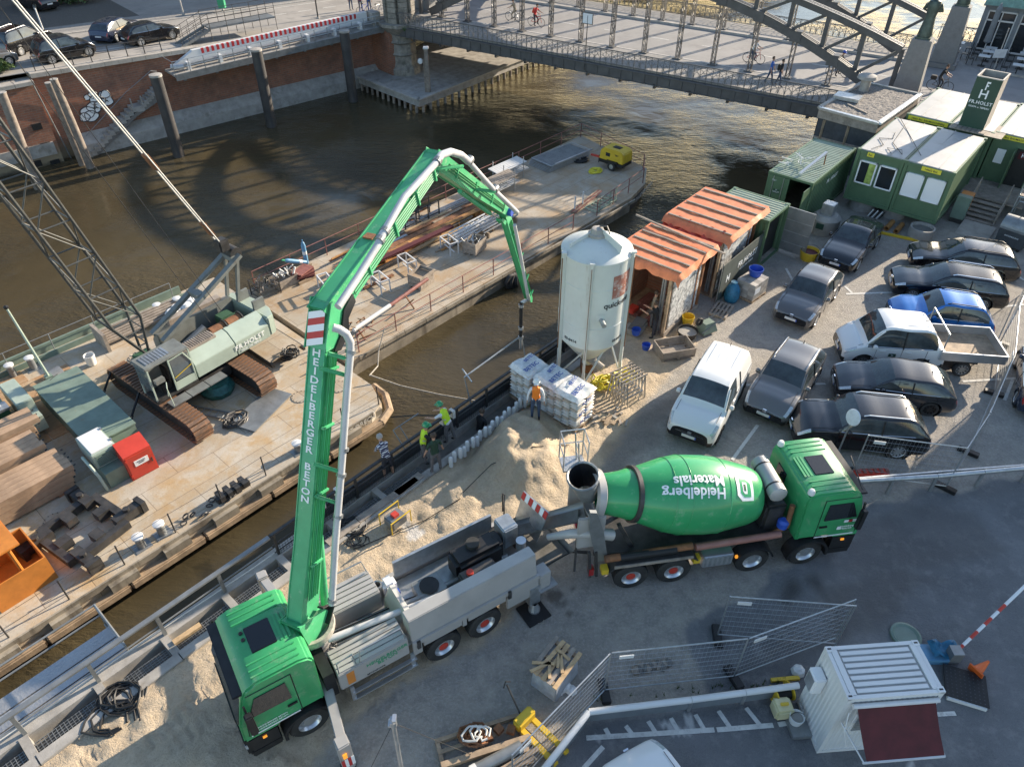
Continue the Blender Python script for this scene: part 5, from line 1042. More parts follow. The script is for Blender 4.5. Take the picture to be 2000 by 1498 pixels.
# compressor
o=site('air_compressor','yellow towable air compressor with black wheels on the barge bow','compressor',42.3,28.4,DZ,R_(-88))
MB().prism([(-1.0,.62),(-.92,1.25),(-.7,1.48),(.72,1.48),(.95,1.3),(1.0,.62)],-.62,.62,Matrix(((1,0,0,0),(0,0,1,0),(0,1,0,0),(0,0,0,1)))).build('canopy','yellow',o,bevel=.05)
MB().bx(-.98,.98,-.6,.6,.38,.62).build('chassis','black',o); MB().bx(-.45,-.1,-.64,-.62,.95,1.2).build('window','window_glass',o); text('lettering','TRY',.17,axes((.45,-.632,1.15),(1,0,0),(0,0,1)),'dark_text',o,.02); MB().bx(-.2,.4,-.2,.2,1.48,1.51).build('vent','black',o)
for y in (-.66,.66):
    w=MB().lathe([(.12,-.09),(.3,-.1),(.33,-.06),(.33,.06),(.3,.1),(.12,.09)],20,TR(.15,y,.33)@Matrix.Rotation(PI/2,4,'X')).build('wheel','rubber',o,smooth=True); MB().lathe([(0,-.1),(.16,-.095),(.18,-.07)],14,TR(.15,y,.33)@Matrix.Rotation(PI/2*(1 if y<0 else -1)*-1,4,'X')).build('rim','alu',w); MB().bx(-.3,.6,y-.1,y+.1,.62,.72).build('mudguard','black',o)
MB().bar((-.9,0,.45),(-2.1,0,.4),.14,.12).build('drawbar','red',o); MB().tube((-1.4,0,.0),(-1.4,0,.55),.04).build('jockey_leg','dark_steel',o)
coil('hose_coil','heap of yellow air hose beside the compressor','hose',SM(40.7,29.0,DZ),.5,3,.035,'yellow_sign',8,.25); coil('hose_coil','ring of thick black hose under the compressor drawbar','hose',SM(41.5,30.9,DZ),.55,2,.06,'hose',9,.2)
o=site('green_frame','pale green steel frame with timber struts lying at the barge rail','frame',36.9,25.5,DZ,R_(3))
for y in (-.4,.5): MB().bar((-1.2,y,.12),(1.2,y,.12),.07).build('side','roof_green',o)
for i in range(7): MB().bar((-1.2+i*.4,-.4,.12),(-1.2+i*.4,.5,.12),.06).build('rung','roof_green',o)
for x in (-.9,.3,1.0): MB().bar((x,-.4,0),(x,-.4,1.0),.06).build('upright','roof_green',o)
for i in range(4): MB().bar((-2.2,.6+.12*i,.1),(1.3,.9+.1*i,.25),.08,.05).build('strut','wood' if i%2 else 'red_rail',o)
for i in range(2): MB().tube((-1.8+i*.9,.9,0),(-1.8+i*.9,.9,1.0),.05).build('pipe_post','white',o)
o=site('tyre_fender','black tyre fenders hung on the barge side','fender',26.6,24.2,DZ-.55)
for i in range(3): MB().lathe([(.22,-.12),(.42,-.13),(.47,0),(.42,.13),(.22,.12),(.2,0),(.22,-.12)],18,TR(i*.25,0,-.05*i)@Matrix.Rotation(PI/2,4,'X')@Matrix.Rotation(.3*i,4,'Y')).build('tyre','rubber',o,smooth=True)
o=thing('mooring_line','pale mooring rope slack between barge and quay','rope',(0,0,0)); MB().path([S(15.2,22.6,DZ+.3),S(16.0,21.5,DZ-.2),S(17.0,20.0,DZ-.5),S(18.2,18.2,DZ-.7)],.03,5).build('rope','rope',o)
o=thing('mooring_line','knotted rope hanging from the rail of the long barge','rope',(0,0,0)); MB().path([S(17.6,24.3,DZ+.9),S(17.0,24.2,DZ-.1),S(16.4,23.6,DZ-.4),S(15.3,22.8,DZ+.1)],.03,5).build('rope','rope',o)
# ---------------------------------------------------------------- containers and huts; frame K: x away from us along the quay, y towards the water
KA=R_(50.2); KO=Vector((18.45,38.33,0)); KX=Vector((math.cos(KA),math.sin(KA),0)); KY=Vector((-KX.y,KX.x,0))
def kw(x,y,z=0.): return KO+KX*x+KY*y+Zv*z
def site2(name,label,cat,x,y,z=0.,rz=0,group=None): return thing(name,label,cat,kw(x,y,z),KA+rz,group)
def corr(b,A,B,up,d,p=.28,out=None):         # corrugated sheet from A to B, height vector up, depth d along out
    A=Vector(A);B=Vector(B);up=Vector(up);L=(B-A).length;t=(B-A)/L;out=Vector(out) if out else t.cross(up).normalized(); n=max(2,int(L/p)); q=L/n; pts=[]
    for i in range(n):
        s=i*q; pts+=[A+t*s,A+t*(s+q*.3),A+t*(s+q*.45)+out*d,A+t*(s+q*.8)+out*d,A+t*(s+q*.95)]
    pts.append(B); m=len(pts); b.add(pts+[p_+up for p_ in pts],[(i,i+1,m+i+1,m+i) for i in range(m-1)])
def freight(x,y,L,W,H,lab,mt,roofmt,rz=0,z=0.,name='shipping_container',skip=()):
    o=site2(name,lab,'container',x,y,z,rz)       # local: x 0..L, y -W..0
    for X in (0,L):
        for Y in (-.06,-W+.06): MB().bx(X-.07 if X else 0,X if X else .07+.07,Y-.06,Y+.06,0,H).build('corner_post',mt,o)
    for Y in (-.05,-W+.05):
        for Z in (.06,H-.06): MB().bx(.1,L-.1,Y-.05,Y+.05,Z-.06,Z+.06).build('side_rail',mt,o)
    for X in (.05,L-.05):
        for Z in (.06,H-.06): MB().bx(X-.05,X+.05,-W+.1,-.1,Z-.06,Z+.06).build('end_rail',mt,o)
    for nm,A,B,out in (('left',(.1,-.06,.1),(L-.1,-.06,.1),(0,-1,0)),('right',(.1,-W+.06,.1),(L-.1,-W+.06,.1),(0,1,0)),('front',(.04,-W+.1,.1),(.04,-.1,.1),(1,0,0)),('back',(L-.04,-W+.1,.1),(L-.04,-.1,.1),(-1,0,0))):
        if nm in skip: continue
        b=MB(); corr(b,A,B,(0,0,H-.2),.04,.26,out); b.build('wall_panel',mt,o,fix=False)
    b=MB(); corr(b,(.1,-W+.05,H-.03),(L-.1,-W+.05,H-.03),(0,W-.1,0),.025,.22,(0,0,1)); b.build('roof_panel',roofmt,o,fix=False)
    MB().bx(.1,L-.1,-W+.1,-.1,.08,.12).build('floor','wood_grey',o)
    for X in (.09,L-.09):
        for Y in (-.09,-W+.09):
            for Z in (.06,H-.05): MB().bx(X-.1,X+.1,Y-.1,Y+.1,Z-.07,Z+.065).build('corner_casting',mt,o)
    return o
dg=freight(-3.8,3.1,6.06,2.44,2.59,'dark green steel shipping container with ladder and white beam on its roof','container_green','roof_green',skip=('front',))
for (y0,y1,a) in ((-.1,-1.2,0),):
    d=MB().bx(.0,.05,-1.2,-.1,.15,2.45).build('door','container_green',dg)
    for yy in (-.35,-.9): MB().tube((-.03,yy,.15),(-.03,yy,2.45),.02).build('locking_bar','galv',d)
    MB().bx(-.012,0,-.8,-.45,1.5,1.75).build('emblem','sign_green',d); text('emblem_text','H\nHOLST',.12,axes((-.014,-.62,1.65),(0,-1,0),(0,0,1)),'white_text',d); text('number','5261',.12,axes((-.014,-.4,2.2),(0,-1,0),(0,0,1)),'white_text',d)
d=MB().bx(-1.0,.0,-2.40,-2.36,.15,2.45).build('door','container_green',dg); text('lettering','FR. HOLST',.3,axes((3.0,-2.445,1.9),(1,0,0),(0,0,1)),'white_text',dg,.012,space=1.1)
o=thing('roof_beam','white timber beam lying slanted across the green container roof','beam',(0,0,0)); A=kw(-3.4,1.6,2.72);B=kw(-1.2,1.2,3.3); MB().bar(A,B,.14,.1).build('beam','white',o); MB().bar(B,kw(-1.25,1.15,2.64),.05).build('prop','rust',o)
o=site2('scaffold_bundle','heap of small white scaffold braces on the green container roof','scaffold parts',-1.9,2.2,2.64)
for i in range(16): a=Vector((random.uniform(-.8,.6),random.uniform(-.5,.5),random.uniform(.0,.2))); MB().bar(a,a+Vector((random.uniform(-.6,.6),random.uniform(-.6,.6),random.uniform(.0,.25))),.035).build('brace','white',o)
lg=freight(-9.15,3.6,2.38,3.0,2.59,'pale roofed short green container with its grey door standing open','container_green','roof_green',skip=('right',)); text('lettering','FR.HOLST',.34,axes((-.012,-1.5,2.1),(0,-1,0),(0,0,1)),'white_text',lg,.012,space=1.1)
d=MB().bx(2.36,2.42,-4.35,-2.98,.15,2.45).build('door','grey_steel',lg)
for z in (.6,1.2,1.8): MB().bx(2.35,2.36,-4.3,-3.02,z,z+.04).build('door_rib','galv',d)
for x in (-4.1,-3.3): MB().tube((2.44,x,.2),(2.44,x,2.4),.02).build('locking_bar','galv',d)
MB().bx(.3,2.2,-2.7,-2.6,.15,2.4).build('inside_rack','black',lg)
# office containers
def office(x,y,L,W,H,z,lab,front=None,group=None):
    o=site2('office_container',lab,'container',x,y,z,0,group)
    MB().bx(.06,L-.06,-W+.06,-.06,.1,H-.12).build('wall','container_green',o)
    for X in (.08,L-.08):
        for Y in (-.08,-W+.08): MB().bx(X-.08,X+.08,Y-.08,Y+.08,0,H).build('corner_post','container_green',o)
    for Z in (.08,H-.09):
        for Y in (-.06,-W+.06): MB().bx(.16,L-.16,Y-.055,Y+.055,Z-.08,Z+.08).build('frame_rail','container_green',o)
        for X in (.06,L-.06): MB().bx(X-.055,X+.055,-W+.16,-.16,Z-.08,Z+.08).build('frame_rail','container_green',o)
    P=[[Vector((.1+(L-.2)*i/10,-W+.1+(W-.2)*j/6,H+.03+.05*math.sin(PI*i/10)*math.sin(PI*j/6)+random.uniform(0,.012))) for j in range(7)] for i in range(11)]
    MB().grid(P).build('roof_sheet','white_roof',o,smooth=True,fix=False); MB().bx(.1,L-.1,-W+.1,-.1,H-.1,H+.025).build('roof_edge','white_roof',o)
    for i in (1,2): MB().bx(.1,L-.1,-W*i/3-.012,-W*i/3+.012,H+.06,H+.085).build('roof_seam','white_roof',o)
    for Y in (-.07,-W+.07):
        for X in (.09,L-.09): MB().bx(X-.1,X+.1,Y-.09,Y+.09,H-.12,H+.04).build('corner_casting','container_green',o)
    for s,(y0,y1) in enumerate(front or ()):
        pass
    return o
def win(o,y0,y1,z0,z1,kind):
    f=MB()
    for (a,b,c,d) in ((y0,y1,z0,z0+.07),(y0,y1,z1-.07,z1),(y0,y0+.07,z0,z1),(y1-.07,y1,z0,z1)): f.bx(-.05,.07,a,b,c,d)
    w=f.build('window','white_clean',o); 
    MB().bx(-.02,.05,y0+.07,y1-.07,z0+.07,z1-.07).build('pane','white_clean' if kind=='shutter' else 'window_glass',w)
    if kind=='curtain': MB().bx(-.03,-.02,y0+.07,y0+(y1-y0)*.45,z0+.08,z1-.08).build('curtain','curtain',w)
HB,HH=.63,2.80
of1=office(0,-.0,6.06,2.44,HH,HB,'green office container with two white framed windows and green curtain'); win(of1,-1.22,-.3,1.05,2.3,'curtain'); win(of1,-2.25,-1.35,1.05,2.3,'dark')
of2=office(0,-2.47,6.06,2.44,HH,HB,'green office container with two white shuttered windows and number plate'); win(of2,-1.15,-.25,1.05,2.3,'shutter'); win(of2,-2.2,-1.3,1.05,2.3,'shutter')
def plate(o,y,w,s,z=None):
    z=z or HH-.13; MB().bx(-.03,-.0,y-w,y,z-.11,z+.11).build('number_plate','yellow_sign',o); text('plate_text',s,.15,axes((-.033,y-w/2,z-.01),(0,-1,0),(0,0,1)),'dark_text',o,.01)
plate(of1,-.55,.35,'BxL'); plate(of2,-.85,.95,'14662 BxL')
of3=office(7.1,-.3,6.06,2.38,HH,HB,'green office container with long yellow number strip behind the curtained one'); plate(of3,-.12,2.2,'14661 BxL BAUMASCHINEN')
of4=office(7.1,-2.72,6.06,2.3,HH,HB,'green office container carrying the square sign tower'); of5=office(7.4,-5.06,6.06,2.44,HH,HB,'green office container with open door and wooden stair landing'); plate(of5,-.2,2.0,'BxL BAUMASCHINEN')
MB().bx(-.03,.0,-.85,-.4,1.2,2.0).build('notice','white_text',of5); MB().bx(-.02,.07,-2.3,-1.35,.15,2.2).build('door_opening','black',of5); MB().bx(-.9,-.0,-1.33,-1.29,.15,2.25).build('door','container_green',of5); MB().bx(-.04,.0,-2.0,-1.5,1.7,2.1).build('red_sign','maroon',of5); text('sign_text','H',.3,axes((-.045,-1.75,1.9),(0,-1,0),(0,0,1)),'white_text',of5,.02)
of6=office(7.4,-7.55,6.06,2.44,HH,HB,'green office container at the far end of the office row'); of7=office(7.4,-10.05,6.06,2.44,HH,HB,'green office container beyond the stair scaffold')
for i,(pts) in enumerate(([(.2,-.6),(1.2,-.9),(2.0,-.4),(2.4,-1.0),(3.4,-.8)],[(.3,-1.6),(.9,-1.2),(1.1,-1.9),(.5,-2.1),(1.8,-1.2),(4.6,-.9)],[(1.0,-2.9),(6,-.2)])):
    o=site2('roof_cable',('thin black cable snaking over the curtained office roof','looped black cable on the office roof joint','straight black cable across two office roofs')[i],'cable',0,0,HB+HH); MB().path([(x,y,.10) for x,y in pts],.015,5).build('cable','hose',o)
# sign tower
o=site2('sign_tower','open topped dark green sign tower with white lettering on the office roof','sign tower',7.0,-3.13,HB+HH+.02); TW,TD,TH=1.3,1.55,2.72
MB().bx(0,.05,-TW,0,0,TH).build('front_panel','sign_green',o); MB().bx(TD-.05,TD,-TW,0,0,TH).build('back_panel','coping',o)
for y in (-.05,-TW): MB().bx(.05,TD-.05,y,y+.05,0,TH).build('side_panel','coping',o)
for (a,b,c,d) in ((-.02,TD+.02,-TW-.02,-TW+.06),(-.02,TD+.02,-.06,.02),(-.02,.07,-TW+.06,-.06),(TD-.07,TD+.02,-TW+.06,-.06)): MB().bx(a,b,c,d,TH,TH+.05).build('top_rim','kerb',o)
FX2=lambda y,z: axes((-.004,y,z),(0,-1,0),(0,0,1))
text('lettering','FR.HOLST',.25,FX2(-TW/2,1.42),'white_text',o,.012,space=1.1); text('lettering','HOCH- u. TIEFBAU',.125,FX2(-TW/2,1.18),'white_text',o,.012)
b=MB()
for (y0,y1,z0,z1) in ((-.52,-.44,1.66,2.12),(-.84,-.76,1.66,2.12),(-.76,-.52,1.86,1.93),(-.66,-.60,2.12,2.55),(-.78,-.66,2.46,2.55),(-.74,-.66,2.3,2.37)): b.bx(-.012,0,y0,y1,z0,z1)
b.build('logo','white_text',o); MB().bx(-.6,TD,-TW-1.1,.35,-.02,.0).build('base_plate','wood_grey',o)
for i in range(7): MB().bx(-.55,0,-TW-.2+i*.25,-TW+.02+i*.25,.0,.05).build('base_plank','wood_grey',o)
# shed pair with orange tarpaulins
def m_mosaic():
    m=mat('mosaic',(.5,.5,.48),.7,var=0); nt=m.node_tree;L=nt.links;b=nt.nodes['Principled BSDF']; tc=_n(nt,'ShaderNodeTexCoord'); v=_n(nt,'ShaderNodeTexVoronoi'); v.inputs['Scale'].default_value=9; L.new(tc.outputs['Object'],v.inputs['Vector'])
    c=_ramp(nt,v.outputs['Color'],[(.1,(.20,.20,.20)),(.5,(.55,.55,.53)),(.9,(.72,.71,.68))]); c=_mix(nt,_ramp(nt,_noise(nt,tc.outputs['Object'],1.6,6,.7),[(.5,0.),(.7,.8)]),c,(.33,.32,.30)); L.new(c,b.inputs['Base Color'])
m_mosaic()
SH=3.2
def shed(x0,x1,y0,y1,lab,first):
    o=site2('brick_shed',lab,'shed',x0,0)
    L=x1-x0
    MB().bx(0,L,y1-.1,y1,0,SH-.1).build('back_wall','brick_wall',o)
    MB().bx(L-.1,L,y0+.1,y1-.1,0,SH-.1).build('end_wall','brick_wall',o)
    n=int(L/.75)
    for i in range(n):
        for k in range(3):
            w=L*.78/n; MB().bx(.35+i*w+.01,.35+(i+1)*w-.01,y0,y0+.06,.3+k*.93,.3+(k+1)*.93-.02).build('mesh_panel','mosaic',o)
    for x in (.05,L*.8,L-.1): MB().bx(x-.06,x+.06,y0-.02,y0+.1,0,SH).build('post','rust' if x>1 else 'wood',o)
    MB().bx(.0,L,y0-.05,y0+.1,0,.25).build('sill_beam','wood_grey',o); MB().bx(0,L,y0,y1,.02,.08).build('floor','wood',o)
    for i in range(4): MB().bx(.02+.0*i,.12,y0+.25+i*.1,y0+.31+i*.1,.2,SH-.2).build('scaffold_post','galv',o) if i<2 else None
    # tarp roof, draped
    nx,ny=22,22; P=[]
    for i in range(nx+1):
        r=[]
        for j in range(ny+1):
            x=-.25+(L+.45)*i/nx; y=y0-.45+(y1-y0+.65)*j/ny; z=SH+.09+.022*noise.noise((x*1.1,y*1.1,first))+.012*noise.noise((x*5,y*5,first))
            if j==0: z-=.22+.14*noise.noise((i*.35,first,1))
            if i==0: z-=.26+.16*noise.noise((j*.35,first,2))
            if i==1: z-=.05
            r.append(Vector((x,y,z)))
        P.append(r)
    t=MB().grid(P).build('tarpaulin','tarp',o,smooth=True,fix=False)
    for i in range(5):
        x=.15+i*(L-.3)/4; MB().bar((x,y0-.3,SH+.125),(x,y1+.1,SH+.125),.08,.05).build('roof_batten','wood_grey',o)
    return o
s1=shed(-17.2,-14.15,1.2,3.95,'near brick shed with orange tarpaulin roof and open front',1); s2=shed(-13.0,-9.35,1.1,3.9,'far brick shed with orange tarpaulin roof beside the green container',2)
o=site2('tarpaulin_fold','crumpled red tarpaulin sagging between the two brick sheds','tarpaulin',-14.2,0); P=[[Vector((1.5*i/14-.1,1.0+3.0*j/16,SH+.12-.4*math.sin(PI*i/14)+.09*noise.noise((i*.5,j*.7,0))+.06*math.sin(j*2.1+i*.4))) for j in range(17)] for i in range(15)]; MB().grid(P).build('sheet','tarp_red',o,smooth=True,fix=False)
o=site2('roof_pole','long pale pole laid across the red tarpaulin fold','pole',-14.6,2.5,SH+.22); MB().bar((-.1,-2.3,0),(.4,2.4,.05),.07).build('pole','wood_grey',o)
o=site2('banner','dark green fabric banner with white company name in front of the sheds','banner',-13.2,.72); MB().bx(0,4.1,-.02,.02,.05,1.95).build('fabric','banner',o)
for x in (0,2,4.1): MB().tube((x,.04,0),(x,.04,2.05),.025).build('post','galv',o)
text('lettering','FR.HOLST',.42,axes((2.6,-.026,1.25),(1,0,0),(0,0,1)),'white_text',o,.012,space=1.1); text('lettering','HOCH- UND TIEFBAU',.14,axes((2.6,-.026,.92),(1,0,0),(0,0,1)),'white_text',o); text('lettering','H',.5,axes((.7,-.026,1.0),(1,0,0),(0,0,1)),'white_text',o,.03)
# clutter by the sheds
def pallet(par,sx=1.2,sy=.8,z=0.,mt='wood'):
    for i in range(5): MB().bx(-sx/2,sx/2,-sy/2+i*(sy-.1)/4,-sy/2+i*(sy-.1)/4+.1,z+.12,z+.144).build('deck_board',mt,par)
    for x in (-sx/2+.05,0,sx/2-.05):
        MB().bx(x-.05,x+.05,-sy/2,sy/2,z+.022,z+.12).build('bearer',mt,par)
    for y in (-sy/2+.05,0,sy/2-.05): MB().bx(-sx/2,sx/2,y-.05,y+.05,z,z+.022).build('bottom_board',mt,par)
def tub(nm,lab,cat,p,r0,r1,h,mt,fill=None,rz=0,grp=None):
    o=thing(nm,lab,cat,p,rz,grp); MB().lathe([(0,.012),(r0,.012),(r1,h),(r1+.02,h),(r1+.02,h-.03),(r0+.015,0),(0,0)],20).build('body',mt,o,smooth=True)
    if fill: MB().lathe([(r0+(r1-r0)*.7-.005,h*.72),(0,h*.74)],20).build('contents',fill,o)
    MB().path([((r1+.01)*math.cos(t),(r1+.01)*math.sin(t)*.3,h+r1*.55*math.sin(t)) for t in [i*PI/8 for i in range(9)]],.01,4).build('handle','dark_steel',o); return o
o=site2('stone_pallet','wrapped pallet of grey paving blocks beside the banner','pallet',-11.6,-.15,0,R_(-6)); pallet(o,1.2,1.0)
for k in range(4):
    for i in range(4):
        for j in range(3): MB().bx(-.58+i*.29,-.58+i*.29+.28,-.48+j*.32,-.48+j*.32+.31,.15+k*.2,.15+k*.2+.19).build('paving_block',('concrete','kerb')[(i+j+k)%2],o)
MB().bx(-.55,-.1,-.505,-.495,.45,.75).build('label_sheet','white_text',o)
tub('mortar_bucket','bright blue bucket standing on the wrapped block pallet','bucket',kw(-11.35,-.1,.96),.24,.32,.36,'blue')
o=site2('rubble_bag','full blue plastic rubbish bag leaning at the block pallet','bag',-12.6,.3); MB().lathe([(0,0),(.28,.02),(.36,.25),(.34,.6),(.22,.85),(.1,.95),(.16,1.02),(0,1.0)],12).build('bag','sheet_blue',o,smooth=True)
tub('mortar_bucket','yellow bucket on the shed sill behind the black tub','bucket',GG(1342,632),.2,.26,.4,'yellow')
tub('mortar_tub','large black mortar tub with grey slurry','tub',GG(1341,658),.33,.43,.34,'black','concrete'); tub('mortar_bucket','blue bucket lying near the trough','bucket',GG(1261,683),.13,.17,.26,'blue'); tub('mortar_bucket','blue bucket standing in the mixing trough','bucket',GG(1240,664)+Zv*.3,.14,.18,.28,'blue')
o=thing('wheelbarrow','upturned grey wheelbarrow leaning by the shed sill','wheelbarrow',GG(1378,648),R_(30)); MB().add([(-.4,-.3,.1),(.4,-.3,.1),(.4,.3,.1),(-.4,.3,.1),(-.25,-.18,.55),(.25,-.18,.55),(.25,.18,.55),(-.25,.18,.55)],[(4,5,6,7),(0,1,5,4),(1,2,6,5),(2,3,7,6),(3,0,4,7)]).build('tray','old_green',o)
for y in (-.28,.28): MB().tube((-.5,y,.25),(.75,y*.7,.65),.02).build('handle','grey_steel',o)
MB().lathe([(.1,-.04),(.18,-.05),(.2,0),(.18,.05),(.1,.04)],14,TR(-.5,0,.7)@Matrix.Rotation(PI/2,4,'X')).build('wheel','rubber',o)
o=thing('box_pallet','shallow open timber tray with grey boards beside the shed','crate',GG(1315,690),KA-R_(35))
for (a,b,c,d) in ((-.75,.75,-.5,-.46),(-.75,.75,.46,.5),(-.75,-.71,-.46,.46),(.71,.75,-.46,.46)): MB().bx(a,b,c,d,.1,.45).build('side_board','wood_grey',o)
pallet(o,1.5,1.0,0,'wood_grey'); MB().bx(-.6,.5,-.3,.1,.16,.2).build('contents','wood_grey',o)
o=site2('mixing_trough','worn grey stone trough beside the shed opening','trough',-17.4,2.35,0,R_(10)); MB().bx(-.55,.55,-.3,.3,0,.3).build('base','concrete',o,bevel=.05); MB().bx(-.5,.5,-.26,.26,.3,.36).build('rim','concrete_dark',o)
for i,(x,y) in enumerate(((-16.2,3.0),(-15.3,3.2),(-17.9,3.4),(-16.4,2.2))):
    o=site2('brick_pile',('pile of red bricks on the shed floor by the back wall','stack of red bricks in the shed corner','flat stack of dark red tiles outside the open shed','loose red bricks on boards inside the shed')[i],'bricks',x,y,.08 if i!=2 else 0); 
    me=MB().bx(-.12,.12,-.057,.057,0,.07).mesh('brick'); me.materials.append(MAT['maroon' if i==2 else 'red_rail'])
    for k in range(3):
        for a in range(4):
            for c in range(3): inst(me,'brick',o,TR(-.4+a*.26+random.uniform(-.02,.02),-.15+c*.13,k*.075,random.uniform(-.15,.15) if i in(0,3) else 0))
o=site2('red_crate','small red plastic crate on the brick pile in the shed','crate',-16.7,3.1,.32); MB().bx(-.25,.25,-.18,.18,0,.22).build('body','red',o,bevel=.02)
o=site2('doormat_pallet','worn pallet step in front of the shed doorway','pallet',-13.7,.2,0,R_(8)); pallet(o,1.2,.8,0,'wood_grey')
tub('yellow_tub','yellow rubbish tub with red rags at the container door','tub',kw(-6.6,-.9),.35,.45,.5,'yellow','maroon')
o=site2('mortar_mixer_drum','round grey concrete well ring with square lid box and emblem','well ring',-3.2,-.3); MB().lathe([(.72,0),(.75,.8),(.6,.95),(.55,1.0),(0,1.02)],20).build('ring','concrete',o,smooth=True); MB().bx(-.3,.3,-.3,.3,1.0,1.6).build('lid_box','galv',o,bevel=.03); MB().bx(-.78,-.74,-.2,.2,.4,.7).build('emblem','sign_green',o)
for i,(x,y,r,l) in enumerate(((.9,-.9,.7,'concrete well ring under the curtained office corner'),(-.6,-4.5,.62,'concrete well ring filled with rubble under the shuttered office corner'),(1.0,-2.6,.6,'grey well ring in the shade below the offices'))):
    o=site2('well_ring',l,'well ring',x,y,0,0,'well rings carrying the offices'); MB().lathe([(r*.85,.0),(r,.0),(r,.6),(r*.85,.6),(r*.85,.0)],22).build('ring','concrete',o,smooth=True,ang=30); MB().lathe([(r*.85,.45),(0,.5)],16).build('fill','concrete_dark',o)
for (x,y) in ((5.6,-.4),(5.6,-4.6),(3,-2.4),(7.6,-.6),(7.6,-3),(7.6,-5.5),(7.6,-8.5),(12.8,-.6),(12.8,-3),(12.8,-5.5),(12.8,-8.5),(7.6,-11),(12.8,-11)): o=site2('support_block','grey concrete block carrying the office row','support block',x,y,0,0,'blocks under the office row'); MB().bx(-.3,.3,-.3,.3,0,HB).build('block','concrete',o,bevel=.02)
for i in range(2): o=site2('clay_pipe',('short brown clay pipe lying below the offices, left one','short brown clay pipe lying below the offices, right one')[i],'pipe',-.55,-2.9-.5*i,.14); MB().lathe([(.1,-.5),(.14,-.5),(.14,.5),(.1,.5),(.1,-.5)],14,Matrix.Rotation(PI/2,4,'Y')).build('pipe','rust_beam',o,smooth=True)
o=site2('striped_board','black and white striped board propped below the offices','board',-.2,-2.0); 
for i in range(6): MB().box((0,-.3+.12*i,.35),(.04,.06,.5),Matrix.Rotation(.4,4,'X')).build('stripe','white' if i%2 else 'black',o)
o=site2('yellow_plank','yellow painted kerb plank lying before the offices','plank',-1.4,-3.4,0,R_(-78)); MB().bx(-1.3,1.3,-.08,.08,0,.12).build('plank','yellow',o,bevel=.02)
o=site2('stair','wooden site stair leading up to the office landing','stairs',2.9,-6.4)
for i in range(5): MB().bx(.1+i*.3,.42+i*.3,-.75,.75,.1+i*.14,.15+i*.14).build('tread','wood_grey',o)
for y in (-.78,.78): MB().bar((0,y,.1),(1.9,y,.95),.05,.22).build('stringer','wood_grey',o); MB().bar((.1,y,1.0),(1.8,y,1.85),.05,.1).build('handrail','wood_grey',o)
for y in (-.78,.78):
    for x in (.15,1.75): MB().bar((x,y,.1+x*.45),(x,y,1.0+x*.48),.07).build('post','wood_grey',o)
MB().bx(1.75,4.4,-1.6,1.9,.72,.8).build('landing','wood_grey',o)
for y in (1.85,): MB().bx(1.8,4.3,y,y+.05,1.5,1.62).build('handrail','wood_grey',o)
for x in (1.85,3.0,4.2): MB().bx(x,x+.08,1.82,1.9,.8,1.6).build('post','wood_grey',o)
o=site2('ramp_board','pale plywood ramp board at the foot of the site stair','board',2.0,-6.6); MB().add([(-.85,-.8,.02),(.85,-.8,.16),(.85,.8,.16),(-.85,.8,.02),(-.85,-.8,.0),(.85,-.8,.13),(.85,.8,.13),(-.85,.8,.0)],[(0,1,2,3),(4,7,6,5),(0,4,5,1),(1,5,6,2),(2,6,7,3),(3,7,4,0)]).build('board','wood_new',o); o.children[0].data.materials[0]=MAT['coping']
o=site2('power_box','grey green electrical cabinet with orange back beside the stair','cabinet',2.5,-5.45); MB().bx(-.2,.25,-.35,.35,.25,1.5).build('cabinet','old_green',o,bevel=.03); MB().bx(.28,.9,-.3,.3,.5,1.45).build('rear_box','orange',o); MB().bx(-.15,.85,-.3,.3,0,.25).build('foot','dark_steel',o)
o=site2('waste_bin','large dark grey wheeled waste bin beside the ramp board','bin',1.5,-8.4,0,R_(-8)); MB().add([(-.5,-.65,.15),(.5,-.65,.15),(.5,.65,.15),(-.5,.65,.15),(-.55,-.7,1.1),(.55,-.7,1.1),(.55,.7,1.1),(-.55,.7,1.1)],[(0,3,2,1),(4,5,6,7),(0,1,5,4),(1,2,6,5),(2,3,7,6),(3,0,4,7)]).build('body','tyvek',o,bevel=.03); MB().lathe([(.0,-.7),(.58,-.7),(.58,.7),(0,.7)],16,TR(0,0,1.0)@Matrix.Rotation(PI/2,4,'X'),0,PI).build('lid','grey_steel',o); text('print','ENTSORGUNG',.1,axes((-.545,0,.7),(0,-1,0),(0,0,1)),'white_text',o)
for x in (-.4,.4):
    for y in (-.5,.5): MB().tube((x-.03,y,.08),(x+.03,y,.08),.08,n=10).build('castor','black',o)
o=site2('scaffold_tower','galvanised scaffold tower beside the office stair','scaffold',3.0,-8.2)
for x in (0,2.0):
    for y in (-.8,.5): MB().tube((x,y,0),(x,y,4.2),.03).build('standard','galv',o)
for z in (1.0,2.0,3.0,4.0):
    for y in (-.8,.5): MB().tube((0,y,z),(2,y,z),.025).build('ledger','galv',o)
    for x in (0,2): MB().tube((x,-.8,z),(x,.5,z),.025).build('transom','galv',o)
for z in (1,2,3): MB().tube((0,-.8,z),(2,-.8,z+1),.02).build('brace','galv',o); MB().bx(.05,1.95,-.75,.45,z+.03,z+.06).build('platform','wood_grey',o) if z>1 else None
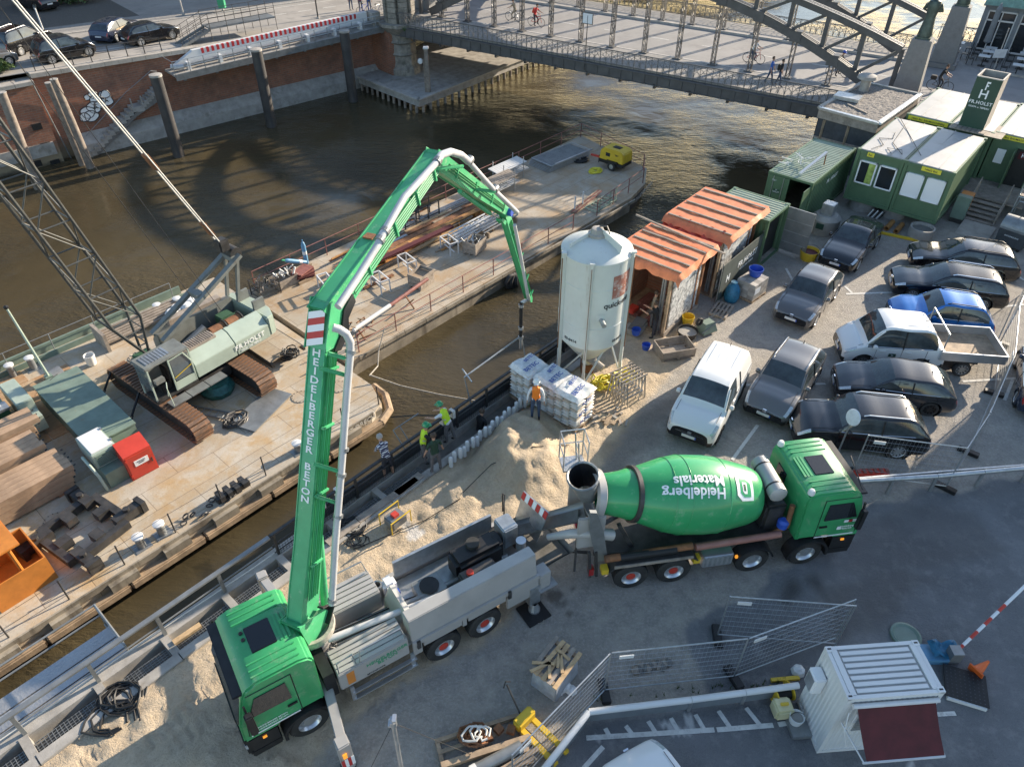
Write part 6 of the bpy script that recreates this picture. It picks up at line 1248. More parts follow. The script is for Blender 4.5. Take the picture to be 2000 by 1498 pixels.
# ---------------------------------------------------------------- silo
SC=Vector((3.05,23.55,0)); si=thing('silo','white mortar silo with rust streaks and conical foot on tripod legs','silo',SC,R_(0)); SR=1.27; Z0,Z1=2.05,5.72
MB().lathe([(SR,Z0),(SR,Z0+.9),(SR+.012,Z0+.91),(SR+.012,Z0+.94),(SR,Z0+.95),(SR,Z1-1.1),(SR+.012,Z1-1.09),(SR+.012,Z1-1.06),(SR,Z1-1.05),(SR,Z1)],48).build('barrel','silo_white',si,smooth=True)
MB().lathe([(SR+.03,Z1-.05),(SR+.03,Z1+.02),(SR-.05,Z1+.06),(SR*.6,Z1+.30),(SR*.2,Z1+.42),(0,Z1+.44)],48).build('dome','silo_white',si,smooth=True)
MB().lathe([(SR,Z0),(SR*.55,Z0-.75),(.3,Z0-1.25),(.22,Z0-1.35),(.22,Z0-1.55)],32).build('cone','silo_white',si,smooth=True)
MB().lathe([(.34,0),(.34,.12),(.26,.16),(.2,.3),(0,.34)],16,TR(-.02,.15,Z1+.4)).build('hatch','coping',si,smooth=True)
MB().bar((.1,.1,Z1+.55),(.75,-.75,Z1+.32),.03,.35).build('dome_fin','silo_white',si); MB().bar((-.1,.2,Z1+.5),(-1.0,-.3,Z1+.2),.03,.25).build('dome_fin','silo_white',si)
MB().path([(.05,.2,Z1+.75),(.3,.1,Z1+.8),(.4,-.1,Z1+.6)],.03,6).build('lifting_eye','dark_steel',si)
for i,a in enumerate((R_(205),R_(258),R_(340),R_(80))):
    d=Vector((math.cos(a),math.sin(a),0)); MB().bar(d*(SR+.06)+Zv*(Z1+.1),d*(SR+.06)+Zv*.9,.10,.12,up=d).build('leg','silo_white' ,si); MB().bar(d*(SR+.06)+Zv*.95,d*(SR+.12)+Zv*0,.12,.12,up=d).build('leg','silo_white',si); MB().bx((d*(SR+.1)).x-.2,(d*(SR+.1)).x+.2,(d*(SR+.1)).y-.2,(d*(SR+.1)).y+.2,0,.03).build('foot_plate','grey_steel',si)
    MB().bar(d*(SR+.13)+Zv*(Z1-.1),d*(SR+.13)+Zv*(Z0-.4),.015,.05,up=d).build('rust_strip','rust',si); MB().bx((d*(SR+.08)).x-.09,(d*(SR+.08)).x+.09,(d*(SR+.08)).y-.09,(d*(SR+.08)).y+.09,Z1+.08,Z1+.14).build('bracket','silo_white',si)
    d2=Vector((math.cos(a+.9),math.sin(a+.9),0)); MB().bar(d*(SR+.08)+Zv*.3,d2*SR*.7+Zv*(Z0-.3),.06).build('brace','silo_white',si)
wr=lambda a0,z0: (lambda p: Vector(((SR+.012+p.z)*math.cos(a0+p.x/SR),(SR+.012+p.z)*math.sin(a0+p.x/SR),z0+p.y)))
text('lettering','quick-mix',.34,None,'dark_text',si,.01,warp=wr(R_(312),4.0)); text('number','03-0414',.17,None,'dark_text',si,.01,warp=wr(R_(228),2.3)); text('number','03-0414',.17,None,'dark_text',si,.01,warp=wr(R_(318),2.3))
b=MB(); 
def patch(b,a0,a1,z0,z1,off,n=6):
    b.grid([[Vector(((SR+off)*math.cos(a0+(a1-a0)*i/n),(SR+off)*math.sin(a0+(a1-a0)*i/n),z)) for z in (z0,z1)] for i in range(n+1)])
patch(b,R_(295),R_(338),4.25,5.2,.012); b.build('faded_emblem','faded_red' if 'faded_red' in MAT else mat('faded_red',(.42,.17,.12),.6,var=.2,vs=3,dirt=(.58,.57,.53),ds=3,dc=.48),si,smooth=True,fix=False)
b=MB(); patch(b,R_(270),R_(290),3.2,3.65,.02,3); b.build('access_plate','silo_white',si,fix=False); a=R_(280); d=Vector((math.cos(a),math.sin(a),0)); MB().tube(d*SR+Zv*3.42,d*(SR+.4)+Zv*3.42,.09,n=12).build('filler_pipe','galv',si)
MB().bx(-.25,.25,-.25,.25,.1,.5).build('outlet_pump','rust',si); MB().tube((.0,-.2,.9),(.55,-.7,.7),.16,n=12).build('motor','coping',si)
o=coil('hose_coil','yellow hose looped between the silo legs','hose',Matrix.Translation(SC+Vector((.5,-1.0,.05))),.5,3,.03,'yellow_sign',12,1.0)
coil('hose_coil','yellow hose loop on the sand beside the trestle stack','hose',Matrix.Translation(SC+Vector((1.4,-.4,.02))),.55,2,.025,'yellow_sign',13,.5)
# BETEC bag pallets
bagm=None
def bag_mesh(L,W,H):
    P=[]; nx,ny=6,4
    b=MB(); top=[[Vector((L*(i/nx-.5),W*(j/ny-.5),H*(.55+.45*(1-(2*i/nx-1)**4)*(1-(2*j/ny-1)**4)))) for j in range(ny+1)] for i in range(nx+1)]; b.grid(top)
    bot=[[Vector((p.x,p.y,H-p.z)) for p in r_] for r_ in top]; b.grid([list(reversed(r_)) for r_ in bot])
    for r0,r1 in ((top[0],bot[0]),(bot[-1],top[-1])): b.grid([r0,r1])
    b.grid([[r_[0] for r_ in bot],[r_[0] for r_ in top]]); b.grid([[r_[-1] for r_ in top],[r_[-1] for r_ in bot]])
    me=b.mesh('cement_bag'); bm=bmesh.new(); bm.from_mesh(me); bmesh.ops.remove_doubles(bm,verts=bm.verts,dist=1e-4); bmesh.ops.recalc_face_normals(bm,faces=bm.faces); bm.to_mesh(me); bm.free(); me.polygons.foreach_set('use_smooth',[True]*len(me.polygons)); return me
BM=bag_mesh(.54,.34,.15); BM.materials.append(MAT['bag']); BM2=BM.copy(); BM2.materials.clear(); BM2.materials.append(MAT['bag_tan'])
def bagpallet(u,v,lab,rz,layers,wrap,torn=False):
    p=GG(u,v); o=thing('bag_pallet',lab,'pallet',p,rz,'pallets of cement bags'); pallet(o,1.12,1.06)
    for k in range(layers):
        for i in range(2):
            for j in range(3):
                if torn and k==layers-1 and (i,j) in ((0,0),(1,0)): continue
                inst(BM if (k+i+j)%3 or k==layers-1 else BM2,'cement_bag',o,TR(-.28+i*.56+random.uniform(-.015,.015),-.35+j*.35+random.uniform(-.01,.01),.15+k*.135,random.uniform(-.03,.03)))
    H=.15+layers*.135
    if wrap:
        P=[[Vector(((i/10-.5)*1.2,(j/10-.5)*1.14,H+.04+.05*noise.noise((i*.5,j*.5,u))-(.16 if i in(0,10) or j in(0,10) else 0))) for j in range(11)] for i in range(11)]; MB().grid(P).build('plastic_hood','plastic_white',o,smooth=True,fix=False)
    for k in range(3):
        text('print','BETEC',.2,axes((random.uniform(-.2,.2),-.57,.45+k*.42),(1,0,0),(0,0,1)),'blue_text',o,.015); text('print','BETEC',.2,axes((.60,.05,.47+k*.42),(0,1,0),(0,0,1)),'blue_text',o,.015)
    text('print','BETEC',.26,axes((-.15,-.25,H+.12),(1,.1,0),(-.1,1,0)),'blue_text',o,.015); text('print','BETEC',.2,axes((.15,.2,H+.12),(1,.2,0),(-.2,1,0)),'blue_text',o,.015)
    return o
bagpallet(1033,775,'hooded pallet of white cement bags, farthest from the mixer',R_(42),11,True); bagpallet(1078,797,'hooded pallet of cement bags, middle one of three',R_(46),11,True); bagpallet(1118,825,'cement bag pallet with torn plastic cover and exposed tan bags',R_(50),11,True,True)
# stack of steel trestles, boards and rubble
o=thing('trestle_stack','stack of pale steel trestles leaning beside the silo','trestles',GG(1218,775),R_(35))
for k in range(6):
    y=-.5+k*.17
    for x in (-.45,.45): MB().bar((x-.15,y,0),(x+.1,y+.05,1.15),.04).build('leg','galv',o); MB().bar((x+.2,y,0),(x+.1,y+.05,1.15),.04).build('leg','galv',o)
    MB().bar((-.5,y+.05,1.15),(.65,y+.05,1.15),.05).build('top_bar','wood_grey',o); MB().bar((-.45,y,.45),(.5,y,.45),.03).build('tie_bar','galv',o)
o=thing('offcut_heap','scattered timber offcuts and rubble in front of the trestles','offcuts',GG(1185,815),0)
for i in range(22): MB().box((random.uniform(-.7,.7),random.uniform(-.5,.5),.03+random.uniform(0,.06)),(random.uniform(.08,.4),random.uniform(.06,.14),.05),Matrix.Rotation(random.uniform(0,3),4,'Z')).build('offcut',('wood','concrete','wood_grey')[i%3],o)
o=thing('plank','long scaffold plank lying on the bank beside the silo','plank',(0,0,0)); A=GG(1140,800);B=GG(1060,735); MB().bar(A+Zv*.12,B+Zv*.15,.28,.06).build('plank','wood',o)
for i,(a,b_,wd) in enumerate((((775,968),(823,930),.3),((700,1020),(815,940),.28),((640,1065),(700,1022),.28))):
    o=thing('plank',('broad plank on the bank below the green vested man','long grey plank leading along the bank to the hose coil','short plank behind the delivery pipe on the bank')[i],'plank',(0,0,0)); A=GG(*a);B=GG(*b_); MB().bar(A+Zv*.1,B+Zv*.1,wd,.05).build('plank','wood_grey',o)
o=thing('plank','small yellow timber lying on the sand before the pump cab','plank',(0,0,0)); MB().bar(GG(340,1258)+Zv*.06,GG(393,1222)+Zv*.06,.16,.1).build('plank','wood_new',o)
# white plastic blocks row
o=site('spacer_row','row of white foam spacer cylinders along the quay edge','spacers',0,0,0)
for i in range(22): q0=12.0+i*.23; MB().lathe([(0,.0),(.075,.0),(.075,.42),(.05,.45),(0,.45)],10,TR(q0,13.72+.012*i+.05*math.sin(i*2),.05+.06*(i%3))).build('spacer','white',o,smooth=True)
o=site('formwork_prop','steel formwork prop frame standing out over the quay railing','prop',0,0,0); MB().path([(14.6,15.3,.3),(14.6,15.6,1.5),(17.8,15.6,1.7),(17.8,15.3,.5)],.035,6).build('frame','galv',o); MB().tube((14.6,15.2,1.5),(14.9,16.0,1.5),.03).build('frame','galv',o)
o=site('formwork_prop','short steel ladder hooks on the quay railing near the checked shirt man','prop',0,0,0)
for q0 in (11.3,11.6): MB().path([(q0,15.2,.2),(q0,15.9,.9),(q0+.9,15.9,.9)],.025,5).build('hook','grey_steel',o)
o=site('wheel_rim_tool','yellow framed vibrator machine with hoses beside the plank','machine',9.0,13.2,0); MB().bx(-.3,.3,-.25,.25,.12,.45).build('body','grey_steel',o,bevel=.04); MB().path([(-.4,-.3,.1),(-.4,-.3,.6),(.4,-.3,.6),(.4,-.3,.1)],.025,6).build('frame','yellow',o); MB().path([(-.4,.3,.1),(-.4,.3,.6),(.4,.3,.6),(.4,.3,.1)],.025,6).build('frame','yellow',o); MB().bx(-.1,.1,-.1,.1,.45,.55).build('red_cap','red',o)
coil('hose_coil','black hose coil on the bank behind the grey pump pipe','hose',Matrix.Translation(GG(680,1030)),.42,4,.025,'hose',21,.2); coil('hose_coil','small black cable loops on the sand by the pump boom','hose',Matrix.Translation(GG(690,1058)),.32,2,.015,'hose',22,.2); coil('hose_coil','large black rubber hose loops on the sand before the pump cab','hose',Matrix.Translation(GG(232,1365)),.55,3,.03,'hose',23,.3); coil('hose_coil','single wide hose ring on the sand with metal coupling','hose',Matrix.Translation(GG(212,1410)),.62,1,.035,'hose',24,.1)
def cable(lab,pts,r,mt,z=.03): o=thing('cable',lab,'cable',(0,0,0)); MB().path([GG(u,v)+Zv*z for u,v in pts],r,5).build('cable',mt,o)
cable('thin white cable laid along the kerb stones of the quay',[(0,1452),(120,1372),(230,1292),(360,1205),(490,1118),(560,1068)],.02,'cable_white',.12); cable('black cable across the dry sand slope',[(690,1075),(760,1045),(830,1020),(900,985)],.015,'hose'); cable('black cable running over the sand mound',[(905,975),(960,930),(1040,905),(1110,880)],.015,'hose')
# ---------------------------------------------------------------- lorry parts (local x forwards, origin under the front axle)
XZ=Matrix(((1,0,0,0),(0,0,1,0),(0,1,0,0),(0,0,0,1)))          # prism(x,z) extruded along y
_wm={}
def lorry_wheel(par,x,y,hub='alu',r=.52,w=.30,twin=False):
    s=1 if y>0 else -1
    key=(hub,r,w)
    if key not in _wm:
        t=MB().lathe([(r*.58,-w/2),(r*.93,-w/2),(r,-w*.36),(r,w*.36),(r*.93,w/2),(r*.58,w/2)],32)
        for k in range(40):
            a=k*2*PI/40; t.box((r*1.0*math.cos(a),r*1.0*math.sin(a),0),(.03,.035,w*.7),Matrix.Rotation(a,4,'Z'))
        tm=t.mesh('tyre'); tm.materials.append(MAT['rubber']); tm.polygons.foreach_set('use_smooth',[True]*len(tm.polygons)); tm.set_sharp_from_angle(angle=R_(35))
        q=MB().lathe([(r*.60,w*.46),(r*.57,w*.42),(r*.50,w*.1),(r*.42,w*.05),(r*.30,w*.12),(r*.28,w*.30),(0,w*.34)],28)
        for k in range(10): a=k*PI/5; q.tube((r*.37*math.cos(a),r*.37*math.sin(a),w*.05),(r*.37*math.cos(a),r*.37*math.sin(a),w*.17),.016,n=6)
        rm=q.mesh('rim'); rm.materials.append(MAT['alu']); rm.polygons.foreach_set('use_smooth',[True]*len(rm.polygons)); rm.set_sharp_from_angle(angle=R_(35))
        hm=MB().lathe([(r*.29,w*.2),(r*.27,w*.36),(r*.1,w*.40),(0,w*.40)],18).mesh('hub_cap'); hm.materials.append(MAT[hub if hub in MAT else 'alu'])
        _wm[key]=(tm,rm,hm)
    tm,rm,hm=_wm[key]; M=TR(x,y,r)@Matrix.Rotation(-PI/2*s,4,'X')
    o=inst(tm,'wheel',par,M); inst(rm,'rim',o,Matrix()); inst(hm,'hub_cap',o,Matrix())
    if twin: inst(tm,'wheel',par,TR(x,y-s*.34,r)@Matrix.Rotation(-PI/2*s,4,'X'))
    return o
def cab(o,mt,deco):
    prof=[(-.52,1.2),(-.55,2.9),(-.45,3.05),(-.2,3.12),(.8,3.12),(1.08,3.0),(1.2,2.8),(1.46,1.85),(1.5,1.15),(.68,1.15),(.5,1.3),(-.4,1.3)]
    b=MB(); n=len(prof); v=[]
    for s in (-1,1):
        for x,z in prof: k=1.0-(max(0,z-2.2)*.075); v.append(Vector((x,s*1.22*k,z)))
    b.add(v,[tuple(range(n)),tuple(range(2*n-1,n-1,-1))]+[(i,n+i,n+(i+1)%n,(i+1)%n) for i in range(n)]); c=b.build('cab_shell',mt,o,bevel=.05)
    w=lambda z: 1.22*(1.0-max(0,z-2.2)*.075)
    MB().add([(1.215,-1.02,2.74),(1.215,1.02,2.74),(1.475,1.12,1.9),(1.475,-1.12,1.9),(1.19,-1.02,2.74),(1.19,1.02,2.74),(1.44,1.12,1.9),(1.44,-1.12,1.9)],[(0,1,2,3),(4,7,6,5),(0,4,5,1),(1,5,6,2),(2,6,7,3),(3,7,4,0)]).build('windscreen','window_glass',o)
    for s in (-1,1):
        P=[(.18,2.02),(.22,2.66),(.95,2.66),(1.2,2.05)]; b=MB(); b.add([(x,s*(w(z)+.012),z) for x,z in P]+[(x,s*(w(z)-.02),z) for x,z in P],[(0,1,2,3),(4,5,1,0),(5,6,2,1),(6,7,3,2),(7,4,0,3)]); dw=b.build('side_window','window_glass',o)
        b=MB()
        for pts in ([(.05,1.3),(.05,2.85)],[(.05,2.85),(1.1,2.85)],[(1.28,2.0),(1.34,1.35)]): b.path([(x,s*(w(z)+.004),z) for x,z in pts],.012,4)
        b.build('door_seam','black',o); MB().bx(.1,.34,s*1.235-.015,s*1.235+.015,1.72,1.78).build('door_handle','black',o)
        MB().bar((1.2,s*1.3,2.75),(1.2,s*1.42,1.95),.05).build('mirror_arm','black',o); MB().bx(1.1,1.28,s*1.42-.09,s*1.42+.09,1.75,2.55).build('mirror','black',o,bevel=.03)
        MB().lathe([(.58,-.2),(.66,-.2),(.66,.2),(.58,.2),(.58,-.2)],20,TR(0,s*1.12,.56)@Matrix.Rotation(PI/2,4,'X'),R_(-8),R_(188)).build('mudguard','black',o,smooth=True)
        MB().bx(.7,1.45,s*1.0-.22,s*1.0+.22,.35,.62).build('step','black',o,bevel=.03); MB().bx(.72,1.4,s*1.1-.12,s*1.1+.12,.62,1.15).build('sill_panel','black',o)
        MB().bx(1.46,1.54,s*.95-.2,s*.95+.2,.72,.92).build('headlight','headlight',o,bevel=.02); MB().bx(1.0,1.1,s*1.23-.02,s*1.23+.02,1.0,1.07).build('side_lamp','indicator',o)
    MB().bx(1.3,1.53,-1.18,1.18,.42,1.2).build('bumper','black',o,bevel=.05)
    for i in range(4): MB().bx(1.49,1.52,-.85,.85,1.24+i*.14,1.32+i*.14).build('grille_bar','black',o)
    MB().bx(1.0,1.35,-1.1,1.1,2.86,2.93).build('sun_visor','black',o,bevel=.02)
    MB().bx(.02,.62,-.38,.38,3.11,3.145).build('roof_hatch','black_gloss',o,bevel=.015)
    for y in (-.95,-.78,-.6,.6,.78,.95): MB().bx(-.3,.85,y-.025,y+.025,3.115,3.135).build('roof_rib',mt,o,bevel=.008)
    for i in range(3): MB().bx(-.32+i*.1,-.26+i*.1,-.4,.4,3.115,3.132).build('roof_rib',mt,o)
    for y in deco.get('beacons',()): MB().lathe([(.1,0),(.1,.1),(.07,.16),(0,.18)],12,TR(-.42,y,3.08)).build('beacon','white',o,smooth=True)
    if 'rear_win' in deco: MB().bx(-.58,-.535,.1,.62,2.0,2.75).build('rear_window','window_glass',o,bevel=.01); MB().bx(-.6,-.55,.2,.5,2.05,2.4).build('hivis_jacket','hivis',o)
# ---------------------------------------------------------------- concrete pump lorry
pa=R_(212.8); PX=Vector((math.cos(R_(32.8)),math.sin(R_(32.8)),0)); PY=Vector((-PX.y,PX.x,0)); PO=Vector((-5.70,9.79,0))
pu=thing('concrete_pump_truck','green cabbed lorry with long folding green concrete pump boom raised over the barge','truck',PO,pa)
PI4=(Matrix.Translation(PO)@Matrix.Rotation(pa,4,'Z')).inverted()
def pw(p): return PI4@Vector(p)                                  # world -> lorry frame
cab(pu,'green_paint',{})
for y in (-1.08,1.08):
    lorry_wheel(pu,0,y,'alu'); lorry_wheel(pu,-3.84,y,'red',twin=True); lorry_wheel(pu,-5.15,y,'red',twin=True)
for y in (-.42,.42): MB().bx(-7.2,.9,y-.05,y+.05,.75,1.05).build('chassis_rail','black',pu)
MB().bx(-.9,-.62,-1.1,1.1,.9,1.9).build('cab_back_gap','black',pu)
# front body: side boxes with sloped slats
for s in (-1,1):
    y0,y1=(.45,1.22) if s>0 else (-1.3,-.45)
    MB().bx(-2.85,-.95,y0,y1,1.15,1.84).build('side_box','pump_grey',pu,bevel=.02)
    for k in range(5): yy=y0+.03+k*(y1-y0-.04)/5; MB().bx(-2.83,-.97,yy,yy+(y1-y0)/5-.05,1.84,1.875).build('deck_slat','pump_grey',pu)
    MB().path([(-1.0,s*1.2,1.9),(-1.0,s*1.2,2.35),(-1.4,s*1.2,2.42),(-1.45,s*1.2,1.9)],.022,6).build('grab_rail','galv',pu); MB().path([(-1.55,s*1.2,1.9),(-1.6,s*1.2,2.4),(-2.7,s*1.2,2.42),(-2.8,s*1.2,1.9)],.022,6).build('grab_rail','galv',pu)
text('lettering','HEIDELBERGER\nBETON',.17,axes((-2.25,1.224,1.56),(-1,0,0),(0,0,1)),'green_text',pu,.008,line=.8); text('lettering','BETONPUMPE',.08,axes((-1.9,1.224,1.24),(-1,0,0),(0,0,1)),'dark_text',pu)
MB().bx(-1.35,-1.15,1.22,1.228,1.25,1.75).build('notice','orange',pu)
for z in (.55,.85): MB().bar((-1.2,1.25,z),(-3.0,1.25,z),.1,.05).build('side_guard','alu',pu); MB().bar((-1.2,-1.25,z),(-3.0,-1.25,z),.1,.05).build('side_guard','alu',pu)
for x in (-1.2,-2.9): MB().bx(x-.05,x+.05,1.2,1.27,.5,1.1).build('side_guard_post','alu',pu)
# tall side casing, lower skirts
MB().prism([(1.14,2.4),(.78,2.4),(.72,1.6),(1.24,1.6)],-6.85,-2.95,Matrix(((0,0,1,0),(1,0,0,0),(0,1,0,0),(0,0,0,1)))).build('outrigger_casing','pump_grey',pu,bevel=.02)
MB().bx(-6.9,-2.95,1.20,1.3,1.45,1.6).build('skirt_rail','pump_grey',pu)
for (x0,x1,z0) in ((-3.2,-2.95,1.0),(-4.55,-4.42,1.1),(-6.9,-5.85,.75),(-4.4,-3.25,1.2),(-5.8,-4.6,1.2)): MB().bx(x0,x1,1.18,1.27,z0,1.44).build('skirt_panel','pump_grey',pu,bevel=.01)
for x in (-3.1,-5.9): MB().bar((x,1.3,1.6),(x,1.3,1.3),.1,.06).build('leg_guide','dark_steel',pu)
MB().bx(-7.3,-6.92,.9,1.3,.85,1.5).build('rear_locker','pump_grey',pu,bevel=.02); MB().bx(-7.5,-6.9,.3,1.38,.8,.85).build('rear_step','tread_plate',pu)
MB().bx(-6.7,-3.5,-1.06,-.98,1.35,2.0).build('left_side_board','galv',pu); MB().bx(-6.9,-3.3,-1.2,-1.06,1.0,1.35).build('left_skirt','pump_grey',pu)
MB().bx(-7.0,-.95,-1.0,.95,1.05,1.15).build('deck_floor','galv',pu)
MB().bx(-6.5,-4.95,-.6,.12,1.2,2.0).build('water_tank','black',pu,bevel=.12); MB().tube((-5.7,-.35,2.0),(-5.7,-.35,2.12),.2,n=16).build('tank_lid','rubber',pu); MB().bx(-6.0,-4.9,.15,.62,1.2,1.85).build('oil_tank','dark_steel',pu,bevel=.05); MB().tube((-5.2,.35,1.85),(-5.2,.35,1.93),.1,n=12).build('tank_cap','red',pu)
MB().bx(-7.1,-6.6,-.7,-.1,1.4,2.2).build('control_box','galv',pu,bevel=.04); MB().tube((-6.95,.25,1.4),(-6.95,.25,2.0),.15,n=16).build('canister','alu',pu); MB().lathe([(.25,0),(.32,.05),(.32,.25),(.25,.3)],18,TR(-6.55,-.3,1.7)@Matrix.Rotation(PI/2,4,'Y')).build('hose_reel','hose',pu)
MB().bx(-4.55,-3.75,-.45,.2,1.15,1.5).build('cooler_fan_box','grey_steel',pu); MB().lathe([(.26,0),(.28,.05),(0,.06)],16,TR(-4.15,-.12,1.5)).build('fan','black',pu)
o2=MB().lathe([(0,.01),(.18,.01),(.25,.35),(.23,.35),(.17,.04)],16,TR(-4.6,.45,1.2)).build('bucket','black',pu,smooth=True)
for i in range(2): MB().tube((-6.6,.55-.5*i,1.3),(-1.6,.45-.4*i,1.55),.09,n=12).build('pump_cylinder','grey_steel',pu,smooth=True)
MB().tube((-6.4,.62,1.55),(-1.1,.28,2.05),.085,n=12).build('delivery_pipe','pipe_grey',pu,smooth=True)
for i in range(10): y=-.15+.05*i; MB().path([(-1.2,y,1.7),(-2.2,y+.05,1.6+.05*(i%3)),(-3.2,y-.05,1.35+.04*(i%4)),(-3.8,y,1.3)],.022,5).build('hydraulic_line','grey_steel' if i%2 else 'hose',pu)
MB().prism([(-3.1,1.15),(-3.25,2.0),(-3.1,2.05),(-2.9,1.6),(-2.85,1.15)],-.35,.6,XZ).build('boom_rest','pump_grey',pu)
MB().bx(-3.4,-3.0,-.95,-.5,1.15,1.75).build('white_canister','white_clean',pu,bevel=.1); MB().bx(-3.35,-3.05,-.5,-.15,1.3,1.8).build('blue_canister','blue',pu,bevel=.1); MB().lathe([(.14,0),(.15,.5),(.14,.52),(.1,.5)],14,TR(-2.9,-.8,1.2)).build('tin_bucket','galv',pu)
# hopper with grid and striped board
MB().add([(-7.2,-.75,.75),(-8.0,-.65,.75),(-8.0,.65,.75),(-7.2,.75,.75),(-7.15,-1.0,1.35),(-8.35,-1.0,1.35),(-8.35,1.0,1.35),(-7.15,1.0,1.35)],[(0,1,2,3),(0,4,5,1),(1,5,6,2),(2,6,7,3),(3,7,4,0)]).build('hopper','grey_steel',pu); MB().bx(-8.2,-7.2,-.9,.9,1.2,1.24).build('hopper_concrete','concrete_dark',pu)
hb=MB().add([(-7.55,-1.0,1.3),(-7.6,.1,1.3),(-8.0,.1,2.35),(-7.85,-1.0,2.35),(-7.59,-1.0,1.3),(-7.64,.1,1.3),(-8.04,.1,2.35),(-7.89,-1.0,2.35)],[(0,1,2,3),(4,7,6,5),(0,4,5,1),(1,5,6,2),(2,6,7,3),(3,7,4,0)]).build('splash_board','galv',pu)
for k in range(7):
    t0=-1.0+k*1.1/7; t1=t0+1.1/7; f=lambda t: -7.87-(t+1)*.14
    MB().add([(f(t0)+.11,t0,2.12),(f(t1)+.13,t1,2.12),(f(t1)+.04,t1,2.36),(f(t0)+.03,t0,2.36)],[(0,1,2,3)]).build('warning_stripe','red_mark' if k%2==0 else 'white_text',hb,fix=False)
MB().path([(-7.1,-.9,1.5),(-7.1,-.9,2.3),(-7.25,-1.1,2.45),(-7.3,-1.3,2.3),(-7.3,-1.3,1.5)],.025,6).build('ladder_rail','dark_steel',pu)
# outriggers
MB().bar((-.75,.5,1.2),(-.45,2.4,1.05),.24,.26).build('outrigger_beam','pump_grey',pu,bevel=.02); MB().bx(-.6,-.28,2.3,2.62,.1,1.3).build('outrigger_leg','pump_grey',pu,bevel=.03); MB().bx(-.45,-.35,2.62,2.66,.8,1.0).build('lamp','indicator',pu); MB().lathe([(.2,0),(.2,.1),(.08,.15)],14,TR(-.43,2.46,.0)).build('foot','dark_steel',pu)
for k in range(4): MB().bx(-.6+.08*k,-.52+.08*k,2.625,2.632,.3,.7).build('warning_stripe','red_mark' if k%2 else 'white_text',pu)
MB().bar((-.75,-.5,1.2),(-.35,-3.2,1.0),.24,.26).build('outrigger_beam','pump_grey',pu,bevel=.02); MB().bx(-.5,-.2,-3.4,-3.1,.1,1.2).build('outrigger_leg','pump_grey',pu,bevel=.03); MB().lathe([(.2,0),(.2,.1),(.08,.15)],14,TR(-.35,-3.25,0)).build('foot','dark_steel',pu)
MB().bx(-6.95,-6.6,1.0,1.3,.3,1.1).build('outrigger_leg','galv',pu); MB().lathe([(.18,.05),(.18,.12),(.08,.35)],14,TR(-6.75,1.3,0)).build('foot','galv',pu)
o=thing('ground_plate','black plastic support plate under the rear pump outrigger','plate',GG(1042,1196),R_(32.8)); MB().bx(-.38,.38,-.38,.38,0,.05).build('plate','black',o,bevel=.01); MB().path([(-.1,-.38,.03),(0,-.48,.05),(.1,-.38,.03)],.015,5).build('rope_handle','rope',o)
# turret and boom: everything lies in one upright plane from the turret to the pouring point
TB=PO+PX*.85+PY*.15; TIP=Vector((.35,23.8,0)); BD=(TIP-Vector((TB.x,TB.y,0))).normalized(); BN=Vector((BD.y,-BD.x,0))   # BN: to the right, towards us
def bp(u,v,off=0.): return GP(u,v,TB+BN*off,BN)
tl=pw(TB); MB().lathe([(.55,1.1),(.55,1.5),(.45,1.6),(.42,2.0),(.5,2.05),(.5,2.15),(0,2.2)],24,TR(tl.x,tl.y,0)).build('turret','pump_grey',pu,smooth=True)
MB().lathe([(.5,-.09),(.6,-.1),(.62,0),(.6,.1),(.5,.09),(.48,0),(.5,-.09)],26,TR(tl.x,tl.y,2.3)).build('hose_wrap','rope',pu,smooth=True)
bm_=thing  # (boom stays a part of the lorry)
def seg(name,pts,w,mt='green_boom',off=0.):               # side outline in the boom plane, extruded across it
    v=[]
    for s in (-1,1): v+=[pw(p+BN*(off+s*w/2)) for p in pts]
    n=len(pts); return MB().add(v,[tuple(range(n)),tuple(range(2*n-1,n-1,-1))]+[(i,(i+1)%n,n+(i+1)%n,n+i) for i in range(n)]).build(name,mt,pu,bevel=.025)
def inplane(a,b,h0,h1): d=(b-a).normalized(); nn=Vector(d.cross(BN)).normalized(); return [a-nn*h0/2,b-nn*h1/2,b+nn*h1/2,a+nn*h0/2]
J0=TB+Zv*2.75-BD*.25; J1=bp(633,650); K1=bp(642,600); J2=bp(846,312); J3=bp(984,412); J4=bp(1033,585)
A1=J0.lerp(J1,.16); B1=J0.lerp(J1,.32)
def axis(a,b): d=(b-a).normalized(); nn=d.cross(BN).normalized(); return d,nn
d1,n1=axis(J0,J1)
s1_=seg('boom_section',[J0-n1*.34-d1*.25,A1-n1*.32,B1-n1*.25,J1-n1*.22,J1+d1*.35,J1+n1*.22,B1+n1*.25,A1+n1*.32,J0+n1*.34-d1*.25],.42)
seg('boom_foot',[TB+Zv*2.1-BD*.45,TB+Zv*2.1+BD*.45,J0+n1*.5+d1*.3,J0-n1*.5+d1*.3],.62)
d2,n2=axis(K1,J2)
s2_=seg('boom_section',[K1-n2*.32-d2*.35,K1.lerp(J2,.4)-n2*.26,J2-n2*.2,J2+d2*.2,J2+n2*.2,K1.lerp(J2,.4)+n2*.26,K1+n2*.32-d2*.1],.42)
seg('boom_knuckle',[J1-n1*.3-d1*.3,J1+n1*.34-d1*.2,K1+n1*.25+d1*.1,K1-n1*.3+d1*.2],.54)
d3,n3=axis(J2,J3); seg('boom_section',[J2-n3*.22-d3*.15,J2.lerp(J3,.55)-n3*.2,J3-n3*.13,J3+d3*.15,J3+n3*.13,J2.lerp(J3,.55)+n3*.2,J2+n3*.22-d3*.15],.36)
